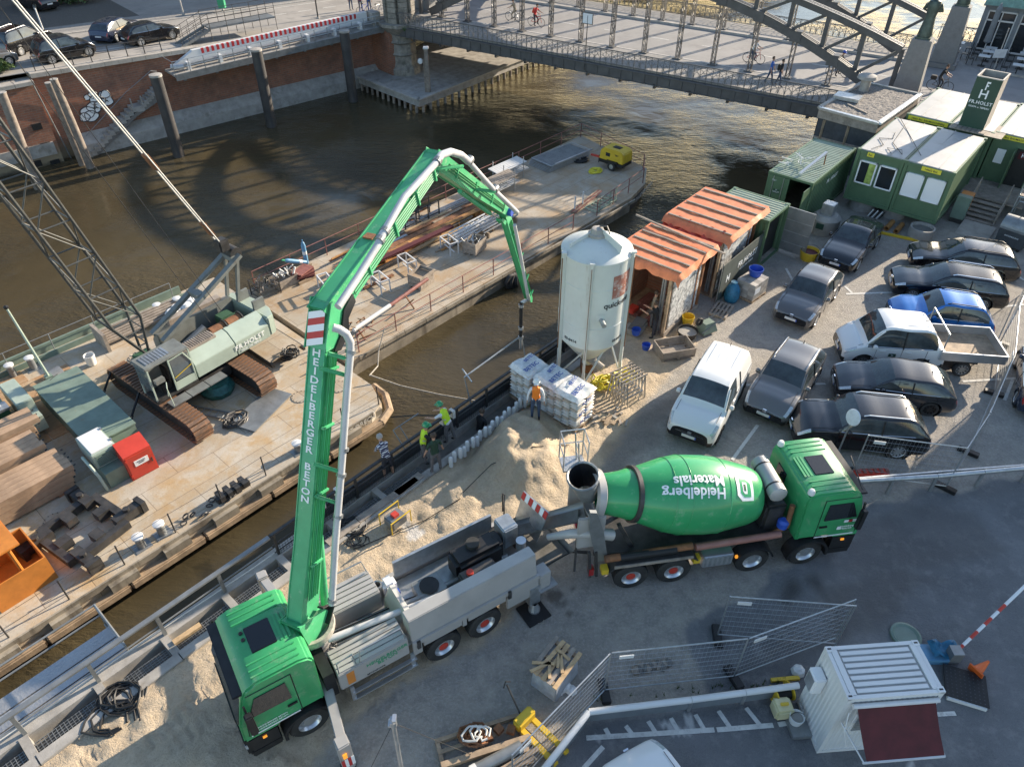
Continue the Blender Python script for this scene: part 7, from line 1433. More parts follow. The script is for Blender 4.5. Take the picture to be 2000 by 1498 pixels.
d4,n4=axis(J3,J4); seg('boom_section',[J3-n4*.15-d4*.1,J4-n4*.08,J4+d4*.12,J4+n4*.08,J3+n4*.15-d4*.1],.24)
def tubeb(name,pts,r,mt,off=0.,n=10): MB().path([pw(p+BN*off) for p in pts],r,n).build(name,mt,pu,smooth=True)
# ribs, service lines and cylinders on the side of the boom
for k,(a,b) in enumerate(((J0,J1),(K1,J2))):
    d,nn=axis(a,b)
    for i in range(5): tubeb('service_line',[a.lerp(b,.12)+nn*(-.16+.08*i),a.lerp(b,.95)+nn*(-.13+.065*i)],.022,'green_boom' if i%2 else 'green_paint',.27,5)
    for t in (.25,.5,.72,.9): p=a.lerp(b,t); MB().bar(pw(p-nn*.22+BN*.29),pw(p+nn*.2+BN*.29),.07,.05).build('line_clamp','green_boom',pu)
for (a,b) in ((J2,J3),(J3,J4)):
    d,nn=axis(a,b)
    for i in range(3): tubeb('service_line',[a.lerp(b,.1)+nn*(-.08+.07*i),a.lerp(b,.9)+nn*(-.06+.05*i)],.016,'green_paint',.2 if a is J2 else .14,5)
    for t in (.2,.45,.7,.9): p=a.lerp(b,t); MB().bar(pw(p-nn*.14+BN*.2),pw(p+nn*.12+BN*.2),.05,.05).build('line_clamp','green_boom',pu)
tubeb('boom_cylinder',[TB+Zv*2.0+BD*.6,J0.lerp(J1,.3)+n1*.45],.11,'green_boom',0); tubeb('boom_cylinder',[J0.lerp(J1,.4)+n1*.42,J0.lerp(J1,.75)+n1*.40],.10,'green_boom',0); tubeb('cylinder_rod',[J0.lerp(J1,.75)+n1*.4,J1+n1*.42],.05,'chrome',0)
tubeb('boom_cylinder',[K1.lerp(J2,.45)+n2*.36,K1.lerp(J2,.85)+n2*.3],.09,'green_boom'); tubeb('cylinder_rod',[K1.lerp(J2,.85)+n2*.3,J2+n2*.35],.04,'chrome'); tubeb('boom_cylinder',[J2.lerp(J3,.35)+n3*.3,J2.lerp(J3,.8)+n3*.34],.07,'green_boom'); tubeb('cylinder_rod',[J2.lerp(J3,.8)+n3*.34,J3+n3*.3],.03,'chrome')
seg('link_arm',[J1+n1*.34,J1+n1*.44,K1+n1*.42,K1+n1*.3],.4); seg('link_arm',[J3+n3*.3-d3*.2,J3+n3*.36-d3*.2,J3+n4*.3+d4*.3,J3+n4*.2+d4*.3],.22)
for i in range(6): tubeb('hose',[J1-d1*.35+n1*(.0+.04*i),J1+n1*(.22+.05*i),K1+d2*.1+n2*(.1+.05*i),K1+d2*.5+n2*(.02+.04*i)],.035,'hose',.3,6)
for i in range(5): tubeb('hose',[TB+Zv*2.35+BD*.2,TB+Zv*(2.6+.05*i)+BD*(.45+.04*i),J0+d1*.5+n1*.2],.03,'hose',.3+.03*i,6)
# lettering on the outer face, red/white panel at the knuckle
face=J0.lerp(J1,.62)-n1*.285
sfx=pw(BN+PO)-pw(PO); upv=pw(d1+PO)-pw(PO); fc=pw(face-n1*.0)
for i,ch in enumerate('HEIDELBERGER BETON'):
    p=J0.lerp(J1,.945-.0276*i); h=.222+.024*(i/17); text('lettering',ch,.235,axes(pw(p-n1*(h+.008)),sfx,upv),'white_text',s1_,.02,sx=1.3) if ch!=' ' else None
for k in range(5):
    p0=J1+d1*(-.28+.15*k)-n1*.31; q=[pw(p0-BN*.2),pw(p0+BN*.2+d1*.14),pw(p0+BN*.2+d1*.29),pw(p0-BN*.2+d1*.15)]
    nn2=pw(-n1+PO)-pw(PO); MB().quad(*[x+nn2*.022 for x in q]).build('warning_stripe','red_mark' if k%2 else 'white_text',s2_,fix=False)
MB().bar(pw(K1.lerp(J2,.38)-n2*.27-BN*.12),pw(K1.lerp(J2,.38)-n2*.27+BN*.12),.22,.04).build('wear_plate','rust',s2_)
# delivery pipe
OF=.62
def pipe(px,off=OF,r=.085,mt='pipe_grey'): 
    pts=[bp(u,v,off) for u,v in px]; MB().path([pw(p) for p in pts],r,12).build('delivery_pipe',mt,pu,smooth=True); return pts
P_=pipe([(648,1180),(655,1060),(668,900),(678,760),(684,690)]); 
MB().path([pw(p) for p in (P_[-1],bp(684,668,OF),bp(676,652,OF-.05),bp(662,643,OF-.15),bp(650,640,OF-.25))],.09,12).build('pipe_elbow','pipe_grey',pu,smooth=True)
Q_=pipe([(660,600),(700,540),(738,478),(745,462),(790,385),(852,318)],.55); MB().path([pw(p) for p in (bp(852,318,.55),bp(862,303,.55),bp(880,297,.55),bp(900,303,.55),bp(915,316,.55))],.095,12).build('pipe_elbow','pipe_grey',pu,smooth=True)
pipe([(915,316),(965,372),(1010,415)],.5,.075); W_=pipe([(1005,440),(1015,490),(1030,572)],.42,.06)
MB().path([pw(p) for p in (bp(1030,572,.42),bp(1033,585,.3),bp(1025,588,.2),bp(1018,592,.1))],.07,10).build('pipe_elbow','pipe_grey',pu,smooth=True)
for (u,v,o_) in ((684,690,OF),(666,930,OF),(671,880,OF),(660,1010,OF),(648,1175,OF),(740,472,.55),(750,455,.55),(852,318,.55),(915,316,.5),(965,372,.5)):
    p=bp(u,v,o_); q=bp(u+ (1 if u<700 else 4),v-6,o_); MB().tube(pw(p),pw(q),.115,n=14).build('pipe_coupling','grey_steel',pu)
for (u0,v0,u1,v1) in ((622,718,683,735),(612,905,660,920),(615,968,658,982),(640,690,675,700),(845,330,905,325),(930,370,968,375)): MB().bar(pw(bp(u0,v0,.25)),pw(bp(u1,v1,OF-.06)),.07,.09).build('pipe_bracket','green_boom',pu,bevel=.02)
h0=bp(1018,590,.1); MB().path([pw(h0),pw(h0-Zv*.5),pw(h0-Zv*1.1),pw(h0-Zv*1.6)],.075,12).build('end_hose','hose',pu,smooth=True)
for z in (.1,1.15,1.6): MB().tube(pw(h0-Zv*z),pw(h0-Zv*(z+.12)),.1,n=14).build('hose_collar','galv',pu)
MB().tube(pw(h0-Zv*1.2),pw(h0-Zv*2.2),.06,n=12).build('end_pipe','galv',pu); MB().tube(pw(J3+BN*.1),pw(J3+BN*.3),.14,n=14).build('joint_cap','blue',pu)
MB().bx(-.62,-.42,-.55,.1,2.0,2.35).build('green_tool_box','green_paint',pu)
for y in (.12,.32): MB().lathe([(.05,0),(.05,.03),(.02,.05),(0,.05)],10,TR(.7,y-.4,3.12)).build('roof_antenna','black',pu)
for i in range(3): text('lettering','HEIDELBERGER BETON',.07,axes((.75,1.24,1.55-.1*i),(-1,0,0),(0,0,1)),'white_text',pu) if i<2 else MB().bx(.1,1.3,1.225,1.235,1.3,1.34).build('white_stripe','white_text',pu)
# ---------------------------------------------------------------- truck mixer
ma=R_(9.4); MX=Vector((math.cos(ma),math.sin(ma),0)); MY=Vector((-MX.y,MX.x,0)); MO=Vector((9.01,14.06,0))+MY*1.2
mx=thing('concrete_mixer_truck','green lorry with big green mixing drum discharging into the pump hopper','truck',MO,ma)
cab(mx,'green_paint',{'beacons':(-1.0,1.0),'rear_win':1})
for y in (-1.08,1.08):
    lorry_wheel(mx,0,y,'alu'); lorry_wheel(mx,-1.72,y,'alu'); lorry_wheel(mx,-4.2,y,'red',twin=True); lorry_wheel(mx,-5.52,y,'red',twin=True)
for y in (-.42,.42): MB().bx(-6.5,.9,y-.05,y+.05,.8,1.1).build('chassis_rail','black',mx)
MB().bx(-6.2,-.7,-.8,.8,1.1,1.25).build('subframe','dark_steel',mx)
ax0=Vector((-1.55,0,2.12)); ax1=Vector((-6.35,0,3.02)); da=(ax1-ax0).normalized(); DL=(ax1-ax0).length
dx=Vector((0,1,0)); DM=axes(ax0,dx,da.cross(dx)); 
xx=dx; yy=da.cross(dx).normalized(); DM=Matrix(((xx.x,yy.x,da.x,ax0.x),(xx.y,yy.y,da.y,ax0.y),(xx.z,yy.z,da.z,ax0.z),(0,0,0,1)))
dp=[(0,-.02),(.62,-.02),(.80,.10),(.90,.35),(1.13,1.35),(1.17,1.75),(1.17,2.55),(1.08,3.0),(.78,3.9),(.74,4.0),(.74,4.1),(.66,4.35),(.58,4.85),(.56,4.88)]
dr=MB().lathe(dp,64,DM).build('drum','green_drum',mx,smooth=True,ang=60)
MB().lathe([(.79,3.86),(.83,3.88),(.83,4.0),(.76,4.02)],48,DM).build('roller_ring','dark_steel',mx,smooth=True)
for s_ in (1.35,2.55,3.0): 
    rr_=[b for b in dp if b[1]<=s_][-1][0]; MB().lathe([(rr_+.002,s_-.012),(rr_+.012,s_),(rr_+.002,s_+.012)],64,DM).build('weld_seam','green_drum',dr)
def drad(z):
    for (r0,z0),(r1,z1) in zip(dp,dp[1:]):
        if z0<=z<=z1 and z1>z0: return r0+(r1-r0)*(z-z0)/(z1-z0)
    return 1.17
def dwarp(zc,ac,off=.012): return lambda p: DM@Vector(((drad(zc+p.x)+off+p.z)*math.cos(ac-p.y/1.1),(drad(zc+p.x)+off+p.z)*math.sin(ac-p.y/1.1),zc+p.x))
AC=R_(140)
# angle about the drum axis: find the one that faces the text towards up and the camera
best=None
for k in range(360):
    a=R_(k); nrm=(DM.to_3x3()@Vector((math.cos(a),math.sin(a),0))); t=nrm.dot(Vector((0,-.50,.86)))
    if best is None or t>best[0]: best=(t,a)
AC=best[1]
sgn=1 if (DM.to_3x3()@Vector((-math.sin(AC),math.cos(AC),0))).y<0 else -1
def dwarp(zc,off=.014): return lambda p: DM@Vector(((drad(zc+p.x)+off+p.z)*math.cos(AC+sgn*p.y/1.12),(drad(zc+p.x)+off+p.z)*math.sin(AC+sgn*p.y/1.12),zc+p.x))
text('lettering','Heidelberg\nMaterials',.42,None,'white_text',dr,.02,align='LEFT',line=.82,warp=dwarp(1.55))
def leaf(c0,pts,mt,off):
    W=dwarp(c0,off); b=MB(); n=len(pts); 
    bm=bmesh.new(); vs=[bm.verts.new((x,y,0)) for x,y in pts]; bm.faces.new(vs)
    for _ in range(4):
        le=[e for e in bm.edges if e.calc_length()>.12]; 
        if not le: break
        bmesh.ops.subdivide_edges(bm,edges=le,cuts=1); bmesh.ops.triangulate(bm,faces=bm.faces)
    me=bpy.data.meshes.new('logo'); bm.to_mesh(me); bm.free()
    for v in me.vertices: v.co=W(v.co)
    me.materials.append(MAT[mt]); obj('logo',me,dr)
leaf(.85,[(-.3,.42),(.12,.42),(.3,.24),(.3,-.42),(-.12,-.42),(-.3,-.24)],'white_text',.016); leaf(.85,[(-.2,.30),(.05,.30),(.18,.17),(.18,-.28),(-.05,-.28),(-.2,-.14)],'green_drum',.022); leaf(.85,[(-.06,.2),(.04,.2),(.1,.12),(.1,-.16),(-.06,-.16)],'white_text',.028); leaf(.85,[(-.02,.12),(.06,.1),(.06,-.1),(-.02,-.1)],'dark_green',.034)
# rear frame, hopper, chute
for s in (-1,1):
    MB().prism([(-6.2,1.1),(-6.45,2.5),(-6.7,3.3),(-6.9,3.35),(-6.85,2.5),(-6.55,1.1)],s*.85-.06,s*.85+.06,XZ).build('rear_frame','grey_steel',mx)
    MB().bar((-5.4,s*.6,1.2),(-5.9,s*.6,2.3),.12).build('drum_support','dark_steel',mx)
hp=[(-6.45,3.75),(-6.5,3.1),(-6.75,2.75),(-7.0,2.75),(-7.3,3.1),(-7.4,3.75)]
H0=[Vector((-6.92+.43*math.cos(t),.52*math.sin(t),3.85+.1*math.cos(t))) for t in [k*2*PI/20 for k in range(20)]]; H1=[Vector((-6.75+.28*math.cos(t),.33*math.sin(t),3.05)) for t in [k*2*PI/20 for k in range(20)]]
b=MB(); b.grid([H0+H0[:1],H1+H1[:1]]); b.build('feed_hopper','grey_steel',mx,smooth=True,fix=False); MB().path(H0+H0[:1],.04,6).build('hopper_rim','grey_steel',mx); b=MB(); b.grid([[p*.985+Vector((-.1,0,.05)) for p in H0+H0[:1]],[p+Vector((0,0,.02)) for p in H1+H1[:1]]]); b.build('hopper_lining','black',mx,fix=False)
MB().lathe([(.62,4.9),(.72,4.95),(.72,5.15),(.60,5.2)],32,DM).build('collecting_ring','pump_grey',mx,smooth=True)
MB().bx(-7.15,-6.35,-.75,-.65,1.6,2.9).build('rear_plate','pump_grey',mx,bevel=.03); MB().bx(-7.1,-6.35,.65,.75,1.6,2.9).build('rear_plate','pump_grey',mx,bevel=.03)
CH=[Vector((-6.75,-.05,2.35)),Vector((-7.5,.1,2.0)),Vector((-8.5,.25,1.6)),Vector((-9.1,.35,1.35))]
b=MB(); rows=[]
for i,c in enumerate(CH): rr_=.34-.03*i; rows.append([c+Vector((0,rr_*math.cos(t),-rr_*math.sin(t)*.8+.1)) for t in [k*PI/8 for k in range(9)]])
b.grid(rows); b.build('chute','grey_steel',mx,smooth=True,fix=False)
b=MB(); b.grid([[p+Vector((0,0,.02)) for p in r_[2:7]] for r_ in rows]); b.build('flowing_concrete','concrete_dark',mx,smooth=True,fix=False)
MB().path([(-6.1,-.7,2.0),(-6.7,-.75,2.25),(-7.3,-.55,2.1),(-7.9,-.3,1.75)],[.18,.16,.14,.1],10).build('chute_arm','pump_grey',mx,smooth=True)
# platform ladder
for s in (.75,1.15): MB().tube((-6.6,s,1.0),(-6.9,s,4.4),.025).build('ladder_rail','galv',mx)
for k in range(8): MB().tube((-6.63-.035*k,.75,1.3+.4*k),(-6.63-.035*k,1.15,1.3+.4*k),.018,n=6).build('ladder_rung','galv',mx)
MB().bx(-7.3,-6.6,.72,1.3,3.3,3.35).build('platform','tread_plate',mx)
for (x,y) in ((-7.3,.72),(-7.3,1.3),(-6.6,1.3),(-6.6,.72)): MB().tube((x,y,3.35),(x,y,4.4),.022,n=6).build('platform_post','galv',mx)
for z in (3.9,4.4): MB().path([(-7.3,.72,z),(-7.3,1.3,z),(-6.6,1.3,z),(-6.6,.72,z)],.022,6).build('platform_rail','galv',mx)
# tanks, fenders, boxes, pipes
MB().lathe([(0,-.75),(.2,-.74),(.27,-.68),(.27,.68),(.2,.74),(0,.75)],24,TR(-1.15,0.05,2.75)@Matrix.Rotation(PI/2,4,'X')@Matrix.Rotation(R_(0),4,'Z')).build('water_tank','pump_grey',mx,smooth=True)
for y in (-.4,.4): MB().lathe([(.275,y-.03),(.285,y),(.275,y+.03)],24,TR(-1.15,.05,2.75)@Matrix.Rotation(PI/2,4,'X')).build('tank_strap','dark_steel',mx)
MB().bx(-1.4,-.75,-.7,.7,1.2,2.3).build('gear_box','dark_steel',mx,bevel=.08); MB().lathe([(0,0),(.16,.0),(.17,.22),(.1,.3),(0,.3)],16,TR(-.85,-.85,1.55)).build('blue_filter','blue',mx,smooth=True); MB().path([(-.7,-.8,2.4),(-.72,-.9,1.6),(-1.2,-.95,1.35)],.08,10).build('exhaust','rust',mx,smooth=True)
for s in (-1,1):
    MB().prism([(-6.25,.95),(-6.05,1.2),(-3.7,1.2),(-3.5,.95),(-3.55,.95),(-3.75,1.13),(-6.0,1.13),(-6.2,.95)],s*1.05-.2,s*1.05+.2,XZ).build('fender','dark_steel',mx); MB().bx(-6.1,-3.7,s*1.25-.02,s*1.25+.02,1.12,1.22).build('fender_edge','wood_grey',mx)
    MB().bx(-3.35,-2.4,s*1.0-.25,s*1.0+.25,.55,1.05).build('tool_locker','alu',mx,bevel=.03)
    for k in range(6): MB().bx(-3.3+k*.15,-3.24+k*.15,s*1.26-.012,s*1.26+.012,.6,1.0).build('locker_rib','galv',mx)
    MB().bx(-3.62,-3.42,s*1.1-.1,s*1.1+.1,.75,1.0).build('wheel_chock','yellow',mx); MB().bx(-6.45,-6.25,s*1.1-.12,s*1.1+.12,.85,1.05).build('wheel_chock','yellow',mx)
    MB().lathe([(.58,-.2),(.63,-.2),(.63,.2),(.58,.2),(.58,-.2)],16,TR(-1.72,s*1.1,.55)@Matrix.Rotation(PI/2,4,'X'),R_(15),R_(165)).build('mudguard','black',mx,smooth=True); MB().bx(-2.35,-2.28,s*1.25-.03,s*1.25+.03,.85,.95).build('side_lamp','indicator',mx)
for i,(a,b_) in enumerate(((-6.35,-3.7),(-3.6,-.95))): MB().tube((a,-1.05,1.36),(b_,-1.03,1.42),.11,n=14).build('spare_chute_pipe',('rust','pvc_brown')[i],mx,smooth=True)
MB().tube((-5.9,-1.05,1.36),(-4.2,-1.05,1.38),.13,n=14).build('hose_sleeve','hose',mx)
for x in (-6.7,-6.5): MB().bar((x,-.9,.4),(x-.1,-.9,1.6),.08).build('rear_strut','dark_steel',mx)
MB().bx(-6.75,-6.6,-.95,-.75,.5,.8).build('rear_lamp','taillight',mx); MB().bx(-6.8,-6.6,.6,.9,.6,.8).build('rear_lamp','taillight',mx)
MB().bar((-6.9,.1,2.3),(-7.1,-.6,.35),.07).build('chute_support','dark_steel',mx); MB().bar((-7.6,0,.7),(-6.6,-.3,.75),.07).build('tow_bar','dark_steel',mx)
text('lettering','Heidelberg\nMaterials',.1,axes((1.0,-1.235,1.62),(1,0,0),(0,0,1)),'white_text',mx); MB().bx(.7,.82,-1.24,-1.225,1.55,1.68).build('logo','white_text',mx); MB().bx(.05,1.3,-1.238,-1.225,1.28,1.32).build('white_stripe','white_text',mx)
for k in range(3): MB().bx(.85+.13*k,.98+.13*k,-1.24,-1.225,1.85,1.95).build('warning_stripe','red_mark' if k%2 else 'white_text',mx)
MB().bar((1.15,-1.05,3.05),(1.45,.2,3.12),.03).build('front_stay','black',mx)
# ---------------------------------------------------------------- cars: a lofted shell cut into body, glass, lamps and trim
def crom(P,k):
    P=np.asarray(P,float); n=len(P); out=[]; par=[]
    for i in range(n-1):
        p0=P[max(i-1,0)];p1=P[i];p2=P[i+1];p3=P[min(i+2,n-1)]
        for j in range(k):
            t=j/k; out.append(.5*((2*p1)+(-p0+p2)*t+(2*p0-5*p1+4*p2-p3)*t*t+(-p0+3*p1-3*p2+p3)*t**3)); par.append(i+t)
    out.append(P[-1]); par.append(n-1.); return np.array(out),np.array(par)
_cw={}
def car_wheel(par,x,y,r,mt='alu',spokes=10):
    key=(round(r,3),mt,spokes)
    if key not in _cw:
        t=MB().lathe([(r*.68,-.1),(r*.94,-.105),(r,-.07),(r,.07),(r*.94,.105),(r*.68,.1)],28); tm=t.mesh('tyre'); tm.materials.append(MAT['rubber']); tm.polygons.foreach_set('use_smooth',[True]*len(tm.polygons)); tm.set_sharp_from_angle(angle=R_(35))
        q=MB().lathe([(r*.70,.098),(r*.66,.085),(r*.62,.02),(r*.15,.02),(0,.02)],28)
        qs=MB().lathe([(r*.18,.07),(r*.12,.085),(0,.085)],12)
        for k in range(spokes): a=k*2*PI/spokes; qs.bar((r*.1*math.cos(a),r*.1*math.sin(a),.07),(r*.66*math.cos(a),r*.66*math.sin(a),.08),.05,.03,up=(0,0,1))
        qs.lathe([(r*.71,.1),(r*.66,.103),(r*.62,.08)],28)
        rm=q.mesh('rim_dish'); rm.materials.append(MAT['black']); sm=qs.mesh('rim'); sm.materials.append(MAT[mt]); _cw[key]=(tm,rm,sm)
    tm,rm,sm=_cw[key]; s=1 if y>0 else -1; o=inst(tm,'wheel',par,TR(x,y,r)@Matrix.Rotation(-PI/2*s,4,'X')); inst(rm,'rim_dish',o,Matrix()); inst(sm,'rim',o,Matrix())
def car(label,paint,pos,yaw,L=4.5,W=1.82,H=1.48,wb=2.7,hood=.95,xw=.95,xr0=.25,xr1=-1.35,xt=-1.95,belt=.92,deck=None,lower='black',rails=None,roof=None,wheel='alu',spokes=10,k=1.0,name='parked_car',group='cars parked on the site',cat='car',trunk=False,r=.33,glass='car_glass',rearglass=True,tip=.62,plate=True,sideglass=None):
    o=thing(name,label,cat,pos,yaw,group); w=W/2; deck=deck or belt+.08; xf=L/2-.02
    wt=w*.74; gz=.2
    st=[ # x, zbottom, belt, top, halfwidth, roof half width, greenhouse?
     (xf,.30,.56,tip,w*.74,w*.62,0),(xf-.10,.22,.66,tip+.10,w*.90,w*.74,0),(xf-.45,gz,hood-.16,hood-.07,w*.985,w*.82,0),((xf-.45+xw)/2,gz,hood-.09,hood-.01,w,w*.84,0),(xw,gz,belt-.02,hood+.06,w,w*.84,0),(xr0,gz,belt,H-.02,w,wt,1),((xr0+xr1)/2,gz,belt+.01,H,w,wt*1.0,1),(xr1,gz,belt+.03,H-.06,w*.99,wt*.96,1)]
    if trunk: st+=[(xt,gz,belt+.03,deck+.05,w*.97,w*.76,0),(-L/2+.16,.26,belt-.02,deck,w*.92,w*.7,0),(-L/2,.34,belt-.12,deck-.1,w*.82,w*.6,0)]
    else: st+=[(xt,gz+.02,belt+.04,belt+.13,w*.965,w*.76,0),(-L/2+.10,.26,belt-.10,belt-.02,w*.93,w*.74,0),(-L/2,.34,.62,.70,w*.86,w*.68,0)]
    secs=[]
    for (x,zb,zl,zt,hw,rw,gh) in st:
        if gh: half=[(hw*.90,zb),(hw*.985,zb+.13),(hw*1.0,zb+(zl-zb)*.55),(hw*.955,zl),(rw+.04,zt-.085),(rw*.86,zt-.015),(rw*.45,zt+.012)]
        else: half=[(hw*.90,zb),(hw*.985,zb+(zl-zb)*.22),(hw*1.0,zb+(zl-zb)*.6),(hw*.97,zl),(hw*.90,zl+(zt-zl)*.62),(rw*.80,zt-.008),(rw*.4,zt+.01)]
        full=[(x,-y,z) for y,z in half]+[(x,0,zt+.02)]+[(x,y,z) for y,z in reversed(half)]; secs.append(full)
    A=np.array(secs); KS,KT=5,3
    B=[];ps=None
    for j in range(A.shape[1]): c,ps=crom(A[:,j],KS); B.append(c)
    B=np.stack(B,1); Cc=[];pt=None
    for i in range(B.shape[0]): c,pt=crom(B[i],KT); Cc.append(c)
    V=np.stack(Cc,0); ns,ntt=V.shape[0],V.shape[1]; parts={}
    def tt(t): return t if t<=7 else 14-t
    nst=len(st); iw=4; ir=7; it=8; fx=xf-.45-.42 if False else None
    axf=wb/2+ (L/2-wb/2)*.06; axr=axf-wb
    for i in range(ns-1):
        for j in range(ntt-1):
            s=(ps[i]+ps[i+1])/2; t=(pt[j]+pt[j+1])/2; T=tt(t); c=(V[i,j]+V[i+1,j]+V[i,j+1]+V[i+1,j+1])/4
            side='l' if t>7 else 'r'
            if T<2.2 and min(abs(c[0]-axf),abs(c[0]-axr))<r+.09 and c[2]<.9:
                a=axf if abs(c[0]-axf)<abs(c[0]-axr) else axr
                if math.hypot(c[0]-a,c[2]-r)<r+.07: continue
            pn='body'
            if T<.95 or (s<1.0 and T<2.0) or (s>nst-2.2 and T<1.2): pn='lower_trim'
            if iw+.12<s<ir+(.55 if not trunk else .35) and 3.15<T<4.05 and c[2]>belt+.03 and (sideglass is None or c[0]>sideglass): pn='side_window_'+side
            if iw+.1<s<iw+.93 and T>4.25: pn='windscreen'
            if rearglass and ir+.15<s<it-.05 and T>4.2: pn='rear_window'
            if .85<s<2.1 and 3.0<T<4.4 : pn='headlight_'+side
            if nst-2.45<s<nst-1.15 and 2.5<T<4.0: pn='taillight_'+side
            if roof and iw+.95<s<ir+.1 and T>4.9: pn='roof'
            parts.setdefault(pn,[]).append((i,j))
    for pn,cells in parts.items():
        idx={};vs=[];fs=[]
        for (i,j) in cells:
            f=[]
            for a,b_ in ((i,j),(i,j+1),(i+1,j+1),(i+1,j)):
                if (a,b_) not in idx: idx[(a,b_)]=len(vs); vs.append(tuple(V[a,b_]))
                f.append(idx[(a,b_)])
            fs.append(tuple(f))
        base=pn.rsplit('_',1)[0] if pn[-2:] in ('_l','_r') else pn
        mt={'body':paint,'lower_trim':lower,'windscreen':glass,'side_window':glass,'rear_window':glass,'headlight':'headlight','taillight':'taillight','roof':roof}.get(base)
        me=bpy.data.meshes.new(base); me.from_pydata(vs,[],fs); me.update(); me.materials.append(MAT[mt]); me.polygons.foreach_set('use_smooth',[True]*len(fs)); obj(base,me,o)
    # nose and tail caps, underside
    for i,nm,mt in ((0,'grille','black_gloss'),(ns-1,'tail_panel',paint)):
        ring=[tuple(p) for p in V[i]]; MB().add(ring,[tuple(range(len(ring)))]).build(nm,mt,o)
    MB().bx(-L/2+.2,L/2-.25,-w*.86,w*.86,gz+.02,gz+.06).build('underbody','black',o)
    for y in (-w+.11,w-.11):
        for x in (axf,axr):
            car_wheel(o,x,y,r,wheel,spokes); s=1 if y>0 else -1
            MB().lathe([(r+.1,-.05),(r+.1,.0),(r+.055,.012),(r+.055,-.05)],20,TR(x,s*(w*.985),r)@Matrix.Rotation(-PI/2*s,4,'X'),R_(-5) if s<0 else R_(-5),R_(185)).build('wheel_arch',paint if lower==paint else 'black',o) if False else MB().path([(x+(r+.075)*math.cos(a),s*w*.985,r+(r+.075)*math.sin(a)) for a in [R_(-12+k_*12) for k_ in range(18)]],.028,5).build('wheel_arch',lower,o)
            MB().lathe([(r+.08,-.0),(r+.08,.32)],18,TR(x,s*(w-.02),r)@Matrix.Rotation(PI/2*s,4,'X')).build('wheel_housing','black',o,fix=False)
    for s in (-1,1):
        MB().lathe([(0,-.09),(.08,-.07),(.1,0),(.08,.07),(0,.09)],10,TR(xw-.35,s*(w+.06),belt+.08)@Matrix.Rotation(PI/2,4,'X')@Matrix.Scale(1.0,4)).build('mirror',paint if lower!='black' or True else 'black',o,smooth=True)
        MB().path([(xw-.02,s*w*.90,belt+.06),(xr0+.02,s*(wt+.06),H-.12)],.03,6).build('pillar',paint,o); xb=(xr0+xr1)/2+.1; MB().path([(xb,s*w*.972,belt),(xb,s*(wt+.062),H-.11)],.03,5).build('pillar','black',o)
        for xd in (xb-.25,xb+.75): MB().bx(xd-.1,xd+.1,s*w*.985-.02,s*w*.985+.02,belt-.16,belt-.12).build('door_handle',paint,o)
        b=MB(); b.path([(xf-.5,s*w*.80,hood-.045),(xw+.05,s*w*.80,hood+.03)],.008,4)
        for xd in (xb,xb+1.0,xb-.95): b.path([(xd,s*w*1.004,.32),(xd+.02,s*w*1.004,.62),(xd,s*w*.975,belt)],.008,4)
        b.build('door_seam','black',o)
        MB().path([(xw-.1,s*w*.955,belt+.035),(xb,s*w*.968,belt+.045),(xr1-.1,s*w*.955,belt+.07)],.012,4).build('window_trim','chrome',o)
        if rails: MB().path([(xr0-.1,s*wt*.93,H-.01),(xr0-.25,s*wt*.95,H+.05),(xr1+.2,s*wt*.93,H+.02),(xr1+.02,s*wt*.92,H-.06)],.022,6).build('roof_rail',rails,o)
    if plate: MB().bx(L/2-.02,L/2+.005,-.26,.26,.42,.53).build('number_plate','plate',o); MB().bx(L/2-.02,L/2+.007,.22,.26,.42,.53).build('plate_band','blue',o); MB().bx(-L/2-.01,-L/2+.02,-.26,.26,.55,.66).build('number_plate','plate',o)
    MB().tube((xr1+.2,0,H-.02),(xr1+.05,0,H+.09),.018,.01,n=6).build('antenna','black',o)
    MB().bx(L/2-.03,L/2+.012,-.07,.07,.60,.72).build('badge','chrome',o); MB().bar((xf-.01,-w*.55,.60),(xf-.01,w*.55,.60),.02,.03).build('grille_bar','chrome',o)
    if k!=1: o.scale=(k,k,k)
    return o
def spot(f,r,k=.8):                         # front and rear near-side wheel pixels -> centre and heading
    a=G(*f,.25);b=G(*r,.25);d=(a-b);y=math.atan2(d.y,d.x); c=(a+b)/2+Vector((math.cos(y-PI/2),math.sin(y-PI/2),0))*k; c.z=0; return c,y
c,y=spot((1671,520),(1710,472)); car('black coupe saloon with chrome grille beside the office containers','car_black',c,y,L=4.85,W=1.87,H=1.40,wb=2.85,hood=.93,xw=.85,xr0=.0,xr1=-1.15,xt=-1.9,belt=.90,trunk=True,deck=1.0,lower='car_black',k=1.0)
c,y=spot((1587,630),(1632,570)); car('brown grey hatchback with white helmet on the dashboard','car_grey',c,y,L=4.45,W=1.82,H=1.50,wb=2.7,lower='car_grey',k=1.01)
c,y=spot((1810,525),(1950,545)); car('black estate car parked nearest the site stair','car_black',c,y,L=4.85,W=1.86,H=1.47,wb=2.95,xw=1.0,xr0=.25,xr1=-1.75,xt=-2.2,lower='car_black',rails='black',k=1.0)
c,y=spot((1780,577),(1922,597)); car('black estate car with chrome window line and glass roof','car_black',c,y,L=4.9,W=1.87,H=1.48,wb=2.97,xw=1.0,xr0=.25,xr1=-1.8,xt=-2.25,lower='car_black',rails='chrome',roof='black_gloss',k=1.0)
c,y=spot((1770,640),(1902,657)); car('bright blue compact crossover with black roof rails','car_blue',c,y,L=4.1,W=1.78,H=1.56,wb=2.6,hood=1.0,xw=.85,xr0=.2,xr1=-1.35,xt=-1.8,rails='black',wheel='black',k=1.01)
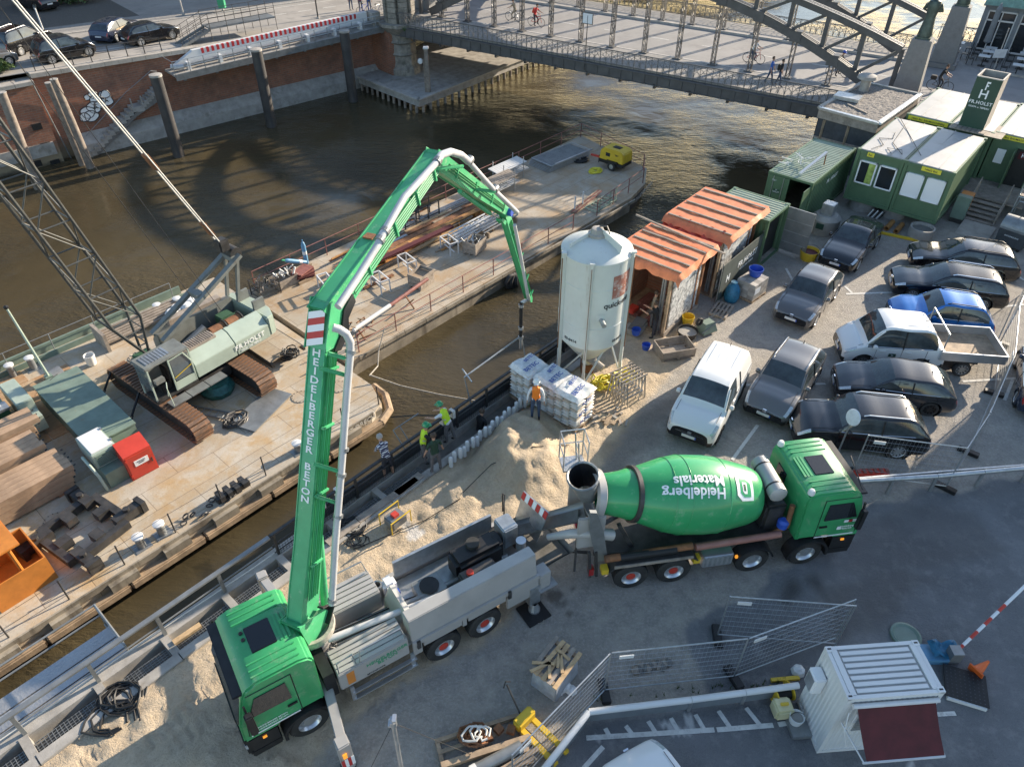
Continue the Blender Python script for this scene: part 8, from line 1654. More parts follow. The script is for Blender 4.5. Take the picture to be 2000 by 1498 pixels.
c,y=spot((1662,780),(1827,802)); car('dark grey compact hatchback between the pick-up and the black off-roader','car_dark',c,y,L=4.35,W=1.83,H=1.46,wb=2.65,lower='car_dark',wheel='black',k=1.0)
c,y=spot((1605,872),(1752,885),.85); car('black off-roader with silver roof rails and round mirror post behind','car_black',c,y,L=4.65,W=1.86,H=1.68,wb=2.7,hood=1.08,xw=.95,xr0=.3,xr1=-1.55,xt=-2.1,belt=1.02,rails='alu',roof='car_dark',r=.36,k=1.0)
c,y=spot((1544,811),(1592,736)); car('brown grey off-roader parked next to the white van','car_grey2',c,y,L=4.5,W=1.84,H=1.62,wb=2.68,hood=1.04,xw=.95,xr0=.3,xr1=-1.5,xt=-2.0,belt=.98,rails='alu',r=.35,k=1.0)
c,y=spot((1397,853),(1445,760)); va=car('white panel van with black bumper and ribbed roof','car_white',c,y,L=4.5,W=1.86,H=1.82,wb=2.75,hood=1.10,xw=1.15,xr0=.5,xr1=-2.0,xt=-2.18,belt=1.08,rearglass=False,name='delivery_van',cat='van',wheel='black',sideglass=-.15,k=1.02,tip=.78)
for i in range(4): MB().bx(-1.8,.2,-.48+i*.3,-.40+i*.3,1.80,1.85).build('roof_rib','car_white',va,bevel=.015)
# pick-up with drop side bed
c,y=spot((1686,710),(1847,722),.88); pk=car('white double cab pick-up van with aluminium drop side bed','car_white',c+Vector((math.cos(y),math.sin(y),0))*.55,y,L=4.0,W=1.92,H=1.95,wb=2.2,hood=1.12,xw=1.25,xr0=.62,xr1=-1.25,xt=-1.62,belt=1.12,rearglass=True,name='pickup_truck',cat='truck',wheel='grey_steel',r=.34,tip=.74)
for x0 in (-4.15,): 
    MB().bx(-4.15,-1.7,-.98,.98,.78,.84).build('bed_floor','wood',pk)
    for (a,b_,c_,d) in ((-4.2,-4.15,-1.02,1.02),(-1.72,-1.67,-1.02,1.02)): MB().bx(a,b_,c_,d,.80,1.2).build('bed_side','alu',pk)
    for s in (-1,1): MB().bx(-4.15,-1.72,s*1.0-.025,s*1.0+.025,.80,1.2).build('bed_side','alu',pk)
    for s in (-1,1): car_wheel(pk,-2.75,s*.85,.34,'grey_steel'); MB().bx(-3.2,-2.3,s*.85-.12,s*.85+.12,.68,.74).build('mudguard','black',pk)
    for s in (-.4,.4): MB().bx(-4.1,-1.2,s-.05,s+.05,.5,.75).build('chassis_rail','black',pk)
    MB().tube((-1.68,-.95,1.2),(-1.68,-.95,2.0),.03).build('rack_post','galv',pk); MB().tube((-1.68,.95,1.2),(-1.68,.95,2.0),.03).build('rack_post','galv',pk); MB().tube((-1.68,-.95,2.0),(-1.68,.95,2.0),.03).build('rack_bar','galv',pk)
for ch in [x for x in pk.children if x.name.startswith('wheel') and abs(x.matrix_local.translation.x+1.0)<.35]: bpy.data.objects.remove(ch)
MB().bx(.0,.28,.965,.972,.60,.9).build('door_emblem','sign_green',pk); text('emblem_text','H\nHOLST',.11,axes((.14,.975,.76),(-1,0,0),(0,0,1)),'white_text',pk)
for i in range(5): MB().bx(-1.2,.5,-.5+i*.22,-.44+i*.22,1.94,1.965).build('roof_rib','car_white',pk)
p=G(1988,800,0); car('dark blue hatchback seen from behind at the fence','car_indigo',p+Vector((1.35,1.1,0)),R_(62),L=4.3,W=1.8,H=1.55,lower='car_indigo',group='cars parked on the site')
p=G(1222,1462,.75); car('white car in the street bay below the crash barrier','car_white',Vector((p.x,p.y,0))-Vector((math.cos(R_(118)),math.sin(R_(118)),0))*2.2,R_(118),L=4.4,W=1.8,H=1.5,lower='car_white')
def street_car(lab,paint,f,rr,**kw):        # near-side wheels, street level
    z=2.25; a=G(*f,z);b=G(*rr,z); d=a-b; y=math.atan2(d.y,d.x); c=(a+b)/2; 
    s=1 if kw.pop('near','r')=='r' else -1; c+=Vector((math.cos(y+PI/2*s),math.sin(y+PI/2*s),0))*.8; c.z=stz(fl(c).x)+.005; return car(lab,paint,c,y,group='cars on the far street',**kw)
street_car('black saloon waiting on the far street with silver wheels','car_black',(335,72),(275,86),L=4.5,H=1.45,lower='car_black'); street_car('dark blue estate car behind the black saloon on the far street','car_indigo',(275,58),(219,84),L=4.7,H=1.5,wb=2.85,xr1=-1.7,xt=-2.15,lower='car_indigo')
street_car('black minicar with white lettering on its door by the street railing','car_black',(168,112),(110,125),L=4.2,H=1.62,hood=1.05,xw=1.1,xr0=.4,xr1=-1.5,xt=-1.9,lower='car_black'); street_car('black off-roader behind the lettered minicar on the far street','car_black',(95,92),(42,112),L=4.8,H=1.75,hood=1.1,belt=1.05,xr1=-1.8,xt=-2.2,lower='car_black',rails='alu'); street_car('black off-roader on the cobbled parking strip','car_black',(30,12),(82,24),L=4.7,H=1.7,hood=1.05,belt=1.0,lower='car_black',near='l'); street_car('silver car at the street railing behind the coping end','car_grey2',(12,136),(-45,150),L=4.4,lower='car_grey2')
# ---------------------------------------------------------------- people
PEOPLE=[]
def D(x,y,z): return Vector((x,y,z)).normalized()
def person(label,pos,yaw,lean=.0,aL=None,aR=None,lL=None,lR=None,top='shirt_black',legs='trousers_dark',shoes='boots',sleeve=.45,shorts=False,hat=None,hair='hair',vest=None,h=1.78,seat=False,pack=None,side=0.):
    k=h/1.78; aL=aL or (D(.05,.15,-1),D(.25,.05,-1)); aR=aR or (D(.05,-.15,-1),D(.25,-.05,-1)); lL=lL or (D(.02,.06,-1),D(-.02,.02,-1)); lR=lR or (D(.02,-.06,-1),D(-.02,-.02,-1))
    t=Vector((math.sin(lean),side,math.cos(lean))).normalized(); Pv=Vector((0,0,.96)); J={}
    J['pel']=Pv; J['waist']=Pv+t*.16; J['chest']=Pv+t*.36; J['neck0']=Pv+t*.52; J['neck']=Pv+t*.60; up=(t+Vector((0,0,.6))).normalized(); J['head0']=J['neck']+up*.06; J['head']=J['neck']+up*.16; J['crown']=J['neck']+up*.25
    E=[('pel','waist'),('waist','chest'),('chest','neck0'),('neck0','neck'),('neck','head0'),('head0','head'),('head','crown')]; Rd={'pel':(.155,.12),'waist':(.14,.105),'chest':(.165,.115),'neck0':(.11,.085),'neck':(.055,.055),'head0':(.068,.078),'head':(.082,.10),'crown':(.055,.065)}
    reg={}
    for s,nm,a in ((1,'L',aL),(-1,'R',aR)):
        J['sh'+nm]=J['chest']+t*.11+Vector((0,s*.185,0)); J['el'+nm]=J['sh'+nm]+a[0].normalized()*.29; J['wr'+nm]=J['el'+nm]+a[1].normalized()*.25; J['hd'+nm]=J['wr'+nm]+a[1].normalized()*.09
        E+=[('chest','sh'+nm),('sh'+nm,'el'+nm),('el'+nm,'wr'+nm),('wr'+nm,'hd'+nm)]; Rd.update({'sh'+nm:(.068,.068),'el'+nm:(.046,.046),'wr'+nm:(.03,.032),'hd'+nm:(.038,.022)})
    for s,nm,a in ((1,'L',lL),(-1,'R',lR)):
        J['hip'+nm]=Pv+Vector((0,s*.095,-.05)); J['kn'+nm]=J['hip'+nm]+a[0].normalized()*.43; J['an'+nm]=J['kn'+nm]+a[1].normalized()*.41; J['he'+nm]=J['an'+nm]+Vector((0,0,-.035)); J['to'+nm]=J['an'+nm]+Vector((.16,s*.02,-.045))
        E+=[('pel','hip'+nm),('hip'+nm,'kn'+nm),('kn'+nm,'an'+nm),('an'+nm,'to'+nm)]; Rd.update({'hip'+nm:(.10,.10),'kn'+nm:(.066,.066),'an'+nm:(.048,.05),'to'+nm:(.042,.035)})
    if not seat:
        mz=min(J['anL'].z,J['anR'].z)-.085
        for q in J: J[q]=J[q]-Vector((0,0,mz))
    names=[n for n in J if n in Rd]; ix={n:i for i,n in enumerate(names)}
    me=bpy.data.meshes.new('person'); me.from_pydata([tuple(J[n]*k) for n in names],[(ix[a],ix[b]) for a,b in E],[]); me.update()
    o=thing('person',label,'person',pos,yaw); b=obj('body',me,o)
    b.modifiers.new('s','SKIN').use_smooth_shade=True; sv=me.skin_vertices[0].data
    for n in names: sv[ix[n]].radius=(Rd[n][0]*k,Rd[n][1]*k)
    sv[ix['pel']].use_root=True; b.modifiers.new('u','SUBSURF').levels=1
    PEOPLE.append((o,b,{n:J[n]*k for n in J},dict(top=top,legs=legs,shoes=shoes,sleeve=sleeve,shorts=shorts,hat=hat,hair=hair,vest=vest,k=k,t=t,pack=pack))); return o
def finish_people():
    dg=bpy.context.evaluated_depsgraph_get()
    for o,b,J,c in PEOPLE:
        me=bpy.data.meshes.new_from_object(b.evaluated_get(dg)); b.modifiers.clear(); b.data=me; k=c['k']; t=c['t']
        me.materials.clear(); mats=['skin',c['top'],c['legs'],c['shoes'],c['vest'] or c['top'],'reflective']
        for m in mats: me.materials.append(MAT[m])
        for p in me.polygons:
            x=p.center; best=None
            for a,bb,r in [('pel','chest','t'),('chest','neck0','t'),('neck','head','h')]+[q for s in 'LR' for q in (('sh'+s,'el'+s,'u'+s),('el'+s,'wr'+s,'f'+s),('wr'+s,'hd'+s,'d'),('hip'+s,'kn'+s,'g'),('kn'+s,'an'+s,'s'),('an'+s,'to'+s,'b'))]:
                A=J[a];Bv=J[bb]-J[a]; u=max(0,min(1,(x-A).dot(Bv)/Bv.length_squared)); d=(x-(A+Bv*u)).length-{'t':.13,'h':.08,'g':.08}.get(r[0],.04)*k
                if best is None or d<best[0]: best=(d,r,u)
            r,u=best[1],best[2]; m=0
            if r=='t': m=1; m=2 if (x-J['pel']).dot(t)<.0 else 1; m=4 if c['vest'] and (x-J['pel']).dot(t)>.02*k else m; 
            if r=='t' and c['vest'] and .16*k<(x-J['pel']).dot(t)<.22*k: m=5
            elif r[0]=='u': m=1 if u<c['sleeve']*2 else 0
            elif r[0]=='f': m=1 if u<c['sleeve']*2-1 else 0
            elif r=='g': m=2
            elif r=='s': m=0 if c['shorts'] else 2
            elif r=='b': m=3
            p.material_index=m; p.use_smooth=True
        up=(J['crown']-J['head0']).normalized(); H=J['head']; fw=Vector((1,0,0)); fw=(fw-up*fw.dot(up)).normalized(); lf=up.cross(fw); HM=Matrix(((fw.x,lf.x,up.x,H.x),(fw.y,lf.y,up.y,H.y),(fw.z,lf.z,up.z,H.z),(0,0,0,1)))
        MB().lathe([(.103,-.02),(.108,.04),(.09,.10),(.05,.135),(0,.145)],14,HM@Matrix.Translation((-.012*k,0,.01))@Matrix.Scale(k,4),R_(50) if not c['hat'] else 0,R_(310) if not c['hat'] else 2*PI).build('hair',c['hair'],b,smooth=True)
        if c['hat']:
            MB().lathe([(.135,.03),(.14,.04),(.125,.06),(.12,.10),(.09,.155),(.04,.18),(0,.183)],18,HM@Matrix.Scale(k,4)).build('helmet',c['hat'],b,smooth=True); MB().bx(.09,.19,-.08,.08,.035,.05).build('helmet_peak',c['hat'],b).matrix_local=HM
        for s in (-1,1): MB().lathe([(0,-.012),(.012,0),(0,.012)],6,HM@Matrix.Translation((.085*k,s*.032*k,.005))).build('eye','dark_text',b); MB().lathe([(0,-.03),(.018,0),(0,.03)],6,HM@Matrix.Translation((0,s*.088*k,-.01))).build('ear','skin',b)
        MB().path([HM@Vector((.088*k,0,.01)),HM@Vector((.112*k,0,-.025)),HM@Vector((.09*k,0,-.03))],.011,5).build('nose','skin',b); MB().bar(HM@Vector((.085*k,-.022,-.055)),HM@Vector((.085*k,.022,-.055)),.012,.008).build('mouth','red_rail',b)
        for s in 'LR':
            d=(J['hd'+s]-J['wr'+s]).normalized(); x,y=frame(d); q=MB()
            for i in range(4): a=J['hd'+s]+x*((i-1.5)*.017*k); q.path([a,a+d*(.04*k),a+d*(.062+.008*(1 if i in(1,2) else 0))*k+y*(-.02*k)],[.009*k,.008*k,.006*k],5)
            a=J['wr'+s].lerp(J['hd'+s],.35)+x*.03*k; q.path([a,a+(d+x*.8).normalized()*.035*k,a+(d*1.2+x*.4).normalized()*.06*k],[.011*k,.010*k,.007*k],5); q.build('fingers','skin',b,smooth=True)
        if c['pack']: M=Matrix.Translation(J['chest']-Vector((.2*k,0,.02)))@Matrix.Rotation(math.atan2(t.x,t.z),4,'Y'); q=MB(); q.T=M; q.bx(-.09,.09,-.15,.15,-.24,.2); q.build('backpack',c['pack'],b,bevel=.05)
NA=QA+PI/2
person('man in checked shirt and dark shorts leaning on the dark quay railing',GG(760,930),NA-.15,.42,(D(.4,.15,-.95),D(.6,-.3,-.5)),(D(.4,-.15,-.95),D(.6,.3,-.5)),(D(.12,.1,-1),D(-.1,.02,-1)),(D(.0,-.12,-1),D(-.05,-.02,-1)),top='shirt_check',legs='trousers_dark',shorts=True,hair='hair_grey')
person('worker in yellow vest and green helmet looking down beside the railing',GG(829,903),R_(20),.25,(D(.35,.2,-1),D(.6,-.2,-.6)),(D(.35,-.2,-1),D(.6,.2,-.6)),top='shirt_black',vest='hivis',legs='trousers_grey',sleeve=1,hat='helmet_green')
person('man in dark green printed T-shirt and grey work trousers seen from behind',GG(853,922),NA-.3,.05,(D(.1,.3,-1),D(.35,.2,-.9)),(D(.1,-.35,-1),D(.3,-.25,-.9)),(D(.02,.12,-1),D(0,.06,-1)),(D(.02,-.12,-1),D(0,-.06,-1)),top='shirt_green',legs='trousers_grey')
person('worker in white shirt, yellow braces vest and green helmet bending over the railing',GG(878,862),NA+.35,.42,(D(.8,.3,-.7),D(.9,0,-.2)),(D(.7,-.3,-.8),D(.8,0,-.3)),(D(.15,.08,-1),D(-.1,0,-1)),(D(-.2,-.08,-1),D(-.2,0,-1)),top='shirt_white',vest='hivis',legs='trousers_grey',hat='helmet_green')
person('worker in orange safety vest and white helmet beside the cement bags',GG(1045,836),R_(-95),.05,(D(.1,.35,-1),D(.1,.1,-1)),(D(.1,-.35,-1),D(.1,-.1,-1)),top='shirt_white',vest='hivis_orange',legs='jeans',sleeve=1,hat='helmet_white')
person('bricklayer in khaki work clothes standing at the shed opening',kw(-16.9,2.0,.08),KA-R_(60),.1,(D(.5,.2,-.8),D(.8,0,.2)),(D(.4,-.2,-.9),D(.8,0,.3)),top='khaki',legs='trousers_grey'); person('dark haired bricklayer working at the shed corner post',kw(-17.45,1.5,0),KA+R_(100),.15,(D(.7,.1,-.5),D(.8,0,.3)),(D(.7,-.1,-.5),D(.8,0,.2)),top='shirt_black',legs='trousers_dark')
person('bareheaded worker standing in the trench behind the foam spacers',S(14.3,14.55,-1.2),QA,.2,top='shirt_black',legs='trousers_dark')
def onb(x,y): return bw(x,y,BZ)
pe=bl(G(1508,160,BZ)); person('pedestrian in blue shirt walking on the bridge pavement',onb(pe.x,2.2)+Zv*.14,BA+PI,.03,(D(.3,.1,-1),D(.5,0,-1)),None,(D(.35,.05,-1),D(.1,0,-1)),(D(-.25,-.05,-1),D(-.5,0,-1)),top='shirt_blue',legs='jeans'); person('pedestrian with black backpack walking on the bridge pavement',onb(pe.x-.75,2.0)+Zv*.14,BA+PI,.03,None,(D(.3,-.1,-1),D(.5,0,-1)),(D(-.3,.05,-1),D(-.4,0,-1)),(D(.35,-.05,-1),D(.1,0,-1)),top='shirt_black',legs='jeans',pack='black')
def bicycle(lab,pos,yaw,mt='dark_steel',basket=False):
    o=thing('bicycle',lab,'bicycle',pos,yaw)
    for x in (-.52,.54):
        w=MB().path([(x+.34*math.cos(a),0,.35+.34*math.sin(a)) for a in [i*2*PI/20 for i in range(21)]],.02,6,False).build('wheel','rubber',o,smooth=True); q=MB()
        for i in range(10): a=i*2*PI/10; q.tube((x,0,.35),(x+.33*math.cos(a),0,.35+.33*math.sin(a)),.004,n=3)
        q.build('spokes','galv',w)
    q=MB()
    for a,b in (((-.52,0,.35),(-.05,0,.3)),((-.05,0,.3),(.4,0,.75)),((-.05,0,.3),(-.18,0,.82)),((-.18,0,.8),(.4,0,.82)),((-.52,0,.35),(-.17,0,.75)),((.54,0,.35),(.4,0,.85)),((.4,0,.85),(.37,0,1.02))): q.tube(a,b,.018,n=6)
    q.build('frame',mt,o); MB().bx(-.3,-.06,-.07,.07,.88,.94).build('saddle','black',o,bevel=.02); MB().path([(.3,-.28,1.02),(.38,0,1.04),(.3,.28,1.02)],.014,5).build('handlebar','dark_steel',o); MB().tube((-.05,-.12,.3),(-.05,.12,.3),.05,n=8).build('crank','dark_steel',o)
    if basket: MB().bx(-.75,-.35,-.16,.16,.72,.98).build('pannier','black',o,bevel=.04)
    return o
def cyclist(lab,blab,pos,yaw,mt='dark_steel',basket=False,**kw):
    bicycle(blab,pos,yaw,mt,basket); R2=Matrix.Rotation(yaw,3,'Z')
    person(lab,Vector(pos)+R2@Vector((-.18,0,.0)),yaw,.38,(D(.75,.15,-.75),D(.95,.05,-.35)),(D(.75,-.15,-.75),D(.95,-.05,-.35)),(D(.75,.05,-.75),D(-.2,0,-1)),(D(.3,-.05,-1),D(-.15,0,-1)),seat=True,**kw)
def gb(u,v): p=G(u,v,BZ); p.z=BZ+.005; return p
cyclist('cyclist in white shirt riding on the bridge','red bicycle under the white shirted cyclist',gb(1470,124),BA+PI,'red',top='shirt_white',legs='jeans',hair='hair_grey'); cyclist('cyclist with red backpack riding on the bridge','red bicycle under the cyclist with red backpack',gb(1047,52),BA+PI,'red',top='shirt_red',legs='trousers_dark',pack='red'); cyclist('pale clothed cyclist ahead of the red backpack on the bridge','silver bicycle of the pale clothed cyclist',gb(1003,42),BA,'galv',top='khaki',legs='khaki'); cyclist('cyclist with blue helmet half hidden by the bridge arch','black bicycle half hidden by the bridge arch',gb(1634,150),BA+PI+.1,top='khaki',legs='trousers_dark',hat='blue'); cyclist('cyclist in black with panniers leaving the bridge behind the gravel roof','black bicycle with panniers at the bridge end',gb(1832,178),BA+PI,basket=True,top='shirt_black',legs='trousers_dark')
bicycle('bicycle parked at the far bridge head',G(796,8,BZ),R_(20))
def gs(u,v): p=G(u,v,1.6); p.z=stz(fl(p).x); return p
for i,(u,v,tp) in enumerate(((686,18,'shirt_black'),(705,20,'shirt_red'),(722,20,'shirt_blue'))): person(('seated person in black at the far bridge head','person in red standing behind the flood gate end','person in blue sitting near the flood gate end')[i],gs(u,v),R_(-60),.1,top=tp,legs='jeans')
for i,(u,v) in enumerate(((712,26),(738,26))): bicycle(('blue bicycle leaning behind the flood gate end','silver bicycle leaning beside the bridge pier')[i],gs(u,v),FA+.3*i,('blue','galv')[i])
finish_people()
# ---------------------------------------------------------------- kiosk container with awning
ka=.0815; kp=thing('kiosk_container','small white kiosk container with dark red awning and ribbed roof','kiosk',(7.69,8.30,0),ka); KW,KL,KH=2.30,1.32,2.72
for x in (.05,KW-.05):
    for y in (.05,KL-.05): MB().bx(x-.05,x+.05,y-.05,y+.05,0,KH).build('corner_post','white',kp)
for (a,b_,y) in ((.1,KW-.1,.03),(.1,KW-.1,KL-.03)):
    m=MB(); corr(m,(a,y,.1),(b_,y,.1),(0,0,KH-.22),.012,.12,(0,-1 if y<1 else 1,0)); m.build('wall_panel','white',kp,fix=False)
for x in (.03,KW-.03): m=MB(); corr(m,(x,.1,.1),(x,KL-.1,.1),(0,0,KH-.22),.012,.12,(-1 if x<1 else 1,0,0)); m.build('wall_panel','white',kp,fix=False)
for z in (.06,KH-.06):
    for y in (.045,KL-.045): MB().bx(.1,KW-.1,y-.045,y+.045,z-.06,z+.06).build('frame_rail','white',kp)
    for x in (.045,KW-.045): MB().bx(x-.045,x+.045,.1,KL-.1,z-.06,z+.06).build('frame_rail','white',kp)
MB().bx(.1,KW-.1,.1,KL-.1,KH-.1,KH-.04).build('roof_sheet','white_roof',kp)
for i in range(7): MB().bx(.28,KW-.3,.14+i*.155,.14+i*.155+.10,KH-.04,KH+.0).build('roof_rib','white',kp,bevel=.008)
for x in (.1,KW-.24): MB().bx(x,x+.14,.1,KL-.1,KH-.04,KH+.01).build('roof_rail','white',kp)
for x in (.07,KW-.07):
    for y in (.07,KL-.07): MB().bx(x-.08,x+.08,y-.07,y+.07,KH-.06,KH+.02).build('corner_casting','white',kp); MB().bx(x-.045,x+.045,y-.02,y+.02,KH+.02,KH+.024).build('casting_slot','black',kp)
wn=MB().bx(.45,1.5,-.02,.03,1.15,1.95).build('window','white_clean',kp)
for i in range(7): MB().bx(.5,1.45,-.035,-.02,1.2+i*.1,1.26+i*.1).build('window_bar','galv',wn)
MB().bx(-.3,0.0,.75,1.15,1.55,2.15).build('air_conditioner','white_clean',kp,bevel=.03); MB().bx(-.31,-.3,.8,1.1,1.6,2.1).build('fan_grille','galv',kp)
A0,A1=Vector((.25,-.06,2.5)),Vector((2.12,-.06,2.5)); Bo0,Bo1=Vector((.35,-.95,1.62)),Vector((2.2,-.95,1.62)); n=8
MB().grid([[A0.lerp(Bo0,i/n).lerp(A1.lerp(Bo1,i/n),j/n)-Zv*(.05*math.sin(PI*i/n)) for j in range(n+1)] for i in range(n+1)]).build('awning','maroon',kp,smooth=True,fix=False)
MB().bar(Bo0-Vector((.1,0,0)),Bo1,.04).build('awning_rail','awning_rail',kp); MB().tube(A0-Vector((.1,0,0)),A1+Vector((.08,0,0)),.06,n=10).build('awning_box','awning_rail',kp); MB().tube((.12,-.04,1.7),(.28,-.95,1.62),.02).build('awning_arm','awning_rail',kp); MB().tube((2.2,-.04,1.7),(2.2,-.95,1.62),.02).build('awning_arm','awning_rail',kp)
for (u,v,u2,v2) in ((1672,1385,1640,1455),): MB().path([(.1,-.1,2.3),(-.0,-.35,1.9),(.1,-.5,1.5)],.012,4).build('tape','white',kp)
def gk(u,v,z=0.): return GG(u,v)+Zv*z
o=thing('rubber_mat','black perforated rubber mat hanging on a ramp beside the kiosk','mat',G(1885,1345),R_(-20)); MB().bx(-.55,.5,-.45,.5,.10,.14).build('mat','rubber_mat',o); MB().bx(-.5,.45,-.5,.45,.0,.1).build('pallet','white',o)
for i in range(9):
    for j in range(8): MB().bx(-.5+i*.11,-.47+i*.11,-.4+j*.11,-.37+j*.11,.14,.145).build('stud','tyvek',o)
o=thing('blue_sheet','crumpled blue plastic sheet between kiosk and barrier pole','sheet',G(1838,1278),0); P=[[Vector((i*.11-.4,j*.1-.25,.3+.12*noise.noise((i*.6,j*.6,3))+.1*math.sin(i*1.3))) for j in range(6)] for i in range(8)]; MB().grid(P).build('sheet','sheet_blue',o,smooth=True,fix=False); MB().bx(-.6,.2,-.3,.2,.0,.2).build('board','blue_gas',o)
o=thing('barrier_pole','red and white barrier pole leaning over the road','barrier',(0,0,0)); A=G(1867,1273,.4);B=G(2003,1143,1.3)
for i in range(10): MB().tube(A.lerp(B,i/10),A.lerp(B,(i+1)/10),.045,n=10).build('pole_band','white_clean' if i%2 else ('red' if i<8 else 'white_clean'),o)
MB().bx(A.x-.15,A.x+.15,A.y-.15,A.y+.15,0,.5).build('foot','grey_steel',o)
o=thing('traffic_cone','tipped bright orange traffic cone beside the rubber mat','cone',G(1902,1316,.08),.5); M=TR(0,0,.12,0,R_(70)); MB().lathe([(.17,0),(.15,.03),(.035,.48),(0,.49)],16,M).build('cone','cone_orange',o,smooth=True); q=MB(); q.T=M; q.bx(-.2,.2,-.2,.2,-.02,.02); q.build('base','cone_orange',o)
o=thing('manhole_disc','round dark drum lid lying behind the kiosk','lid',G(1768,1243),0); MB().lathe([(.42,.0),(.42,.08),(.36,.1),(.3,.05),(0,.06)],24).build('lid','old_green',o,smooth=True)
tub('paint_bucket','white paint bucket with orange rim beside the kiosk','bucket',gk(1550,1413,.15),.14,.17,.26,'white','concrete'); o=thing('jerry_can','cream plastic canister box beside the kiosk','canister',gk(1524,1392),.1); MB().bx(-.25,.22,-.22,.22,.05,.45).build('body','curtain' if False else 'yellow_cream' if 'yellow_cream' in MAT else mat('yellow_cream',(.62,.57,.33),.5,var=.08),o,bevel=.05); MB().bx(-.1,.1,-.03,.03,.45,.52).build('handle','yellow',o)
o=thing('cable_box','black cable reel with yellow ends beside the canister','cable reel',gk(1522,1362),.3); MB().lathe([(.12,-.2),(.2,-.2),(.2,.2),(.12,.2)],16,TR(0,0,.22)@Matrix.Rotation(PI/2,4,'Y')).build('drum','hose',o); MB().lathe([(0,-.03),(.26,-.03),(.26,.0),(0,.0)],18,TR(-.22,0,.26)@Matrix.Rotation(PI/2,4,'Y')).build('flange','yellow',o); MB().lathe([(0,-.0),(.26,-.0),(.26,.03),(0,.03)],18,TR(.22,0,.26)@Matrix.Rotation(PI/2,4,'Y')).build('flange','yellow',o)
o=thing('step_plate','grey step slab at the kiosk wall below the paint bucket','slab',gk(1556,1425),ka); MB().bx(-.22,.3,-.25,.25,0,.14).build('slab','grey_steel',o,bevel=.02)
o=thing('flower_pot','small rusty pot with dry plant under the awning','pot',gk(1776,1465),0); MB().lathe([(0,.02),(.1,.02),(.15,.22),(.13,.22),(.09,.05)],14).build('pot','rust',o); 
for i in range(8): MB().path([(0,0,.2),(random.uniform(-.1,.1),random.uniform(-.1,.1),.4)],.01,4).build('stem','leaf',o)
o=thing('plank','yellow and black kerb batten lying left of the kiosk','plank',(0,0,0)); MB().bar(gk(1505,1330,.05),gk(1560,1325,.05),.1,.08).build('plank','yellow',o); 
o=thing('plastic_scrap','clear plastic wrapping caught beside the kiosk fence','wrapping',gk(1558,1312),0); MB().lathe([(0,0),(.2,.02),(.16,.15),(.05,.2),(0,.2)],7).build('sheet','plastic_white',o)
# ---------------------------------------------------------------- crash barriers
def barrier(lab,pts,h,skirt,white=True):
    o=thing('crash_barrier',lab,'barrier',(0,0,0)); P=[G(u,v,h) for u,v in pts]
    for i in range(len(P)-1):
        a,b_=P[i],P[i+1]; n=max(1,round((b_-a).length/1.9))
        for k in range(n):
            p,q=a.lerp(b_,k/n+.002),a.lerp(b_,(k+1)/n-.002)
            MB().tube(p,q,.085,n=12).build('top_tube','white' if white else 'galv',o,smooth=True)
            if skirt: p2,q2=Vector(p),Vector(q); MB().bar(p2-Zv*(h*.5),q2-Zv*(h*.5),.06,h*.62,up=(0,0,1)).build('barrier_panel','rest_grey',o)
            MB().bar(p-Zv*.02,Vector((p.x,p.y,0)),.09,.09).build('post','galv',o)
    return o
barrier('white topped steel crash barrier along the lower street',[(1040,1530),(1150,1390),(1350,1366),(1560,1338)],.55,True); 
o=barrier('long grey crash barrier behind the mixer cab',[(1660,940),(1830,930),(2100,905)],.72,False,False)
for (u0,v0,u1,v1) in ((1660,940,2100,905),): 
    a=G(u0,v0,.6);b_=G(u1,v1,.6); MB().bar(a,b_,.06,.3).build('barrier_panel','galv',o)
def paint(lab,segs,wd,name='painted_line'):
    for (a,b_) in segs:
        A=G(*a);B=G(*b_); d=(B-A).normalized(); n=Vector((-d.y,d.x,0))*wd/2; z=Zv*(.012)
        m=8; MB().grid([[A.lerp(B,i/m)+n*s+Zv*(hz(A.lerp(B,i/m)+n*s)+.012) for s in (-1,1)] for i in range(m+1)]).build('line','paint_line',lab,fix=False)
pl=obj('parking_markings',None); tag(pl,kind='structure')
paint(pl,[((1145,1441),(1395,1425)),((1400,1425),(1510,1416)),((1520,1415),(1548,1410))],.13); paint(pl,[((1182,1422),(1190,1437)),((1222,1417),(1235,1434)),((1266,1408),(1280,1430)),((1358,1395),(1375,1424)),((1403,1388),(1426,1421)),((1457,1382),(1485,1417)),((1310,1402),(1325,1428)),((1140,1500),(1178,1458)),((1830,1395),(1866,1393))],.12)
paint(pl,[((1652,575),(1744,572)),((1650,560),(1664,573)),((1535,525),(1549,550)),((1450,752),(1612,750)),((1480,830),(1430,898)),((1880,745),(2000,738)),((1978,742),(1962,782)),((1960,520),(2000,548)),((1700,612),(1735,622)),((1955,600),(2000,595))],.12)
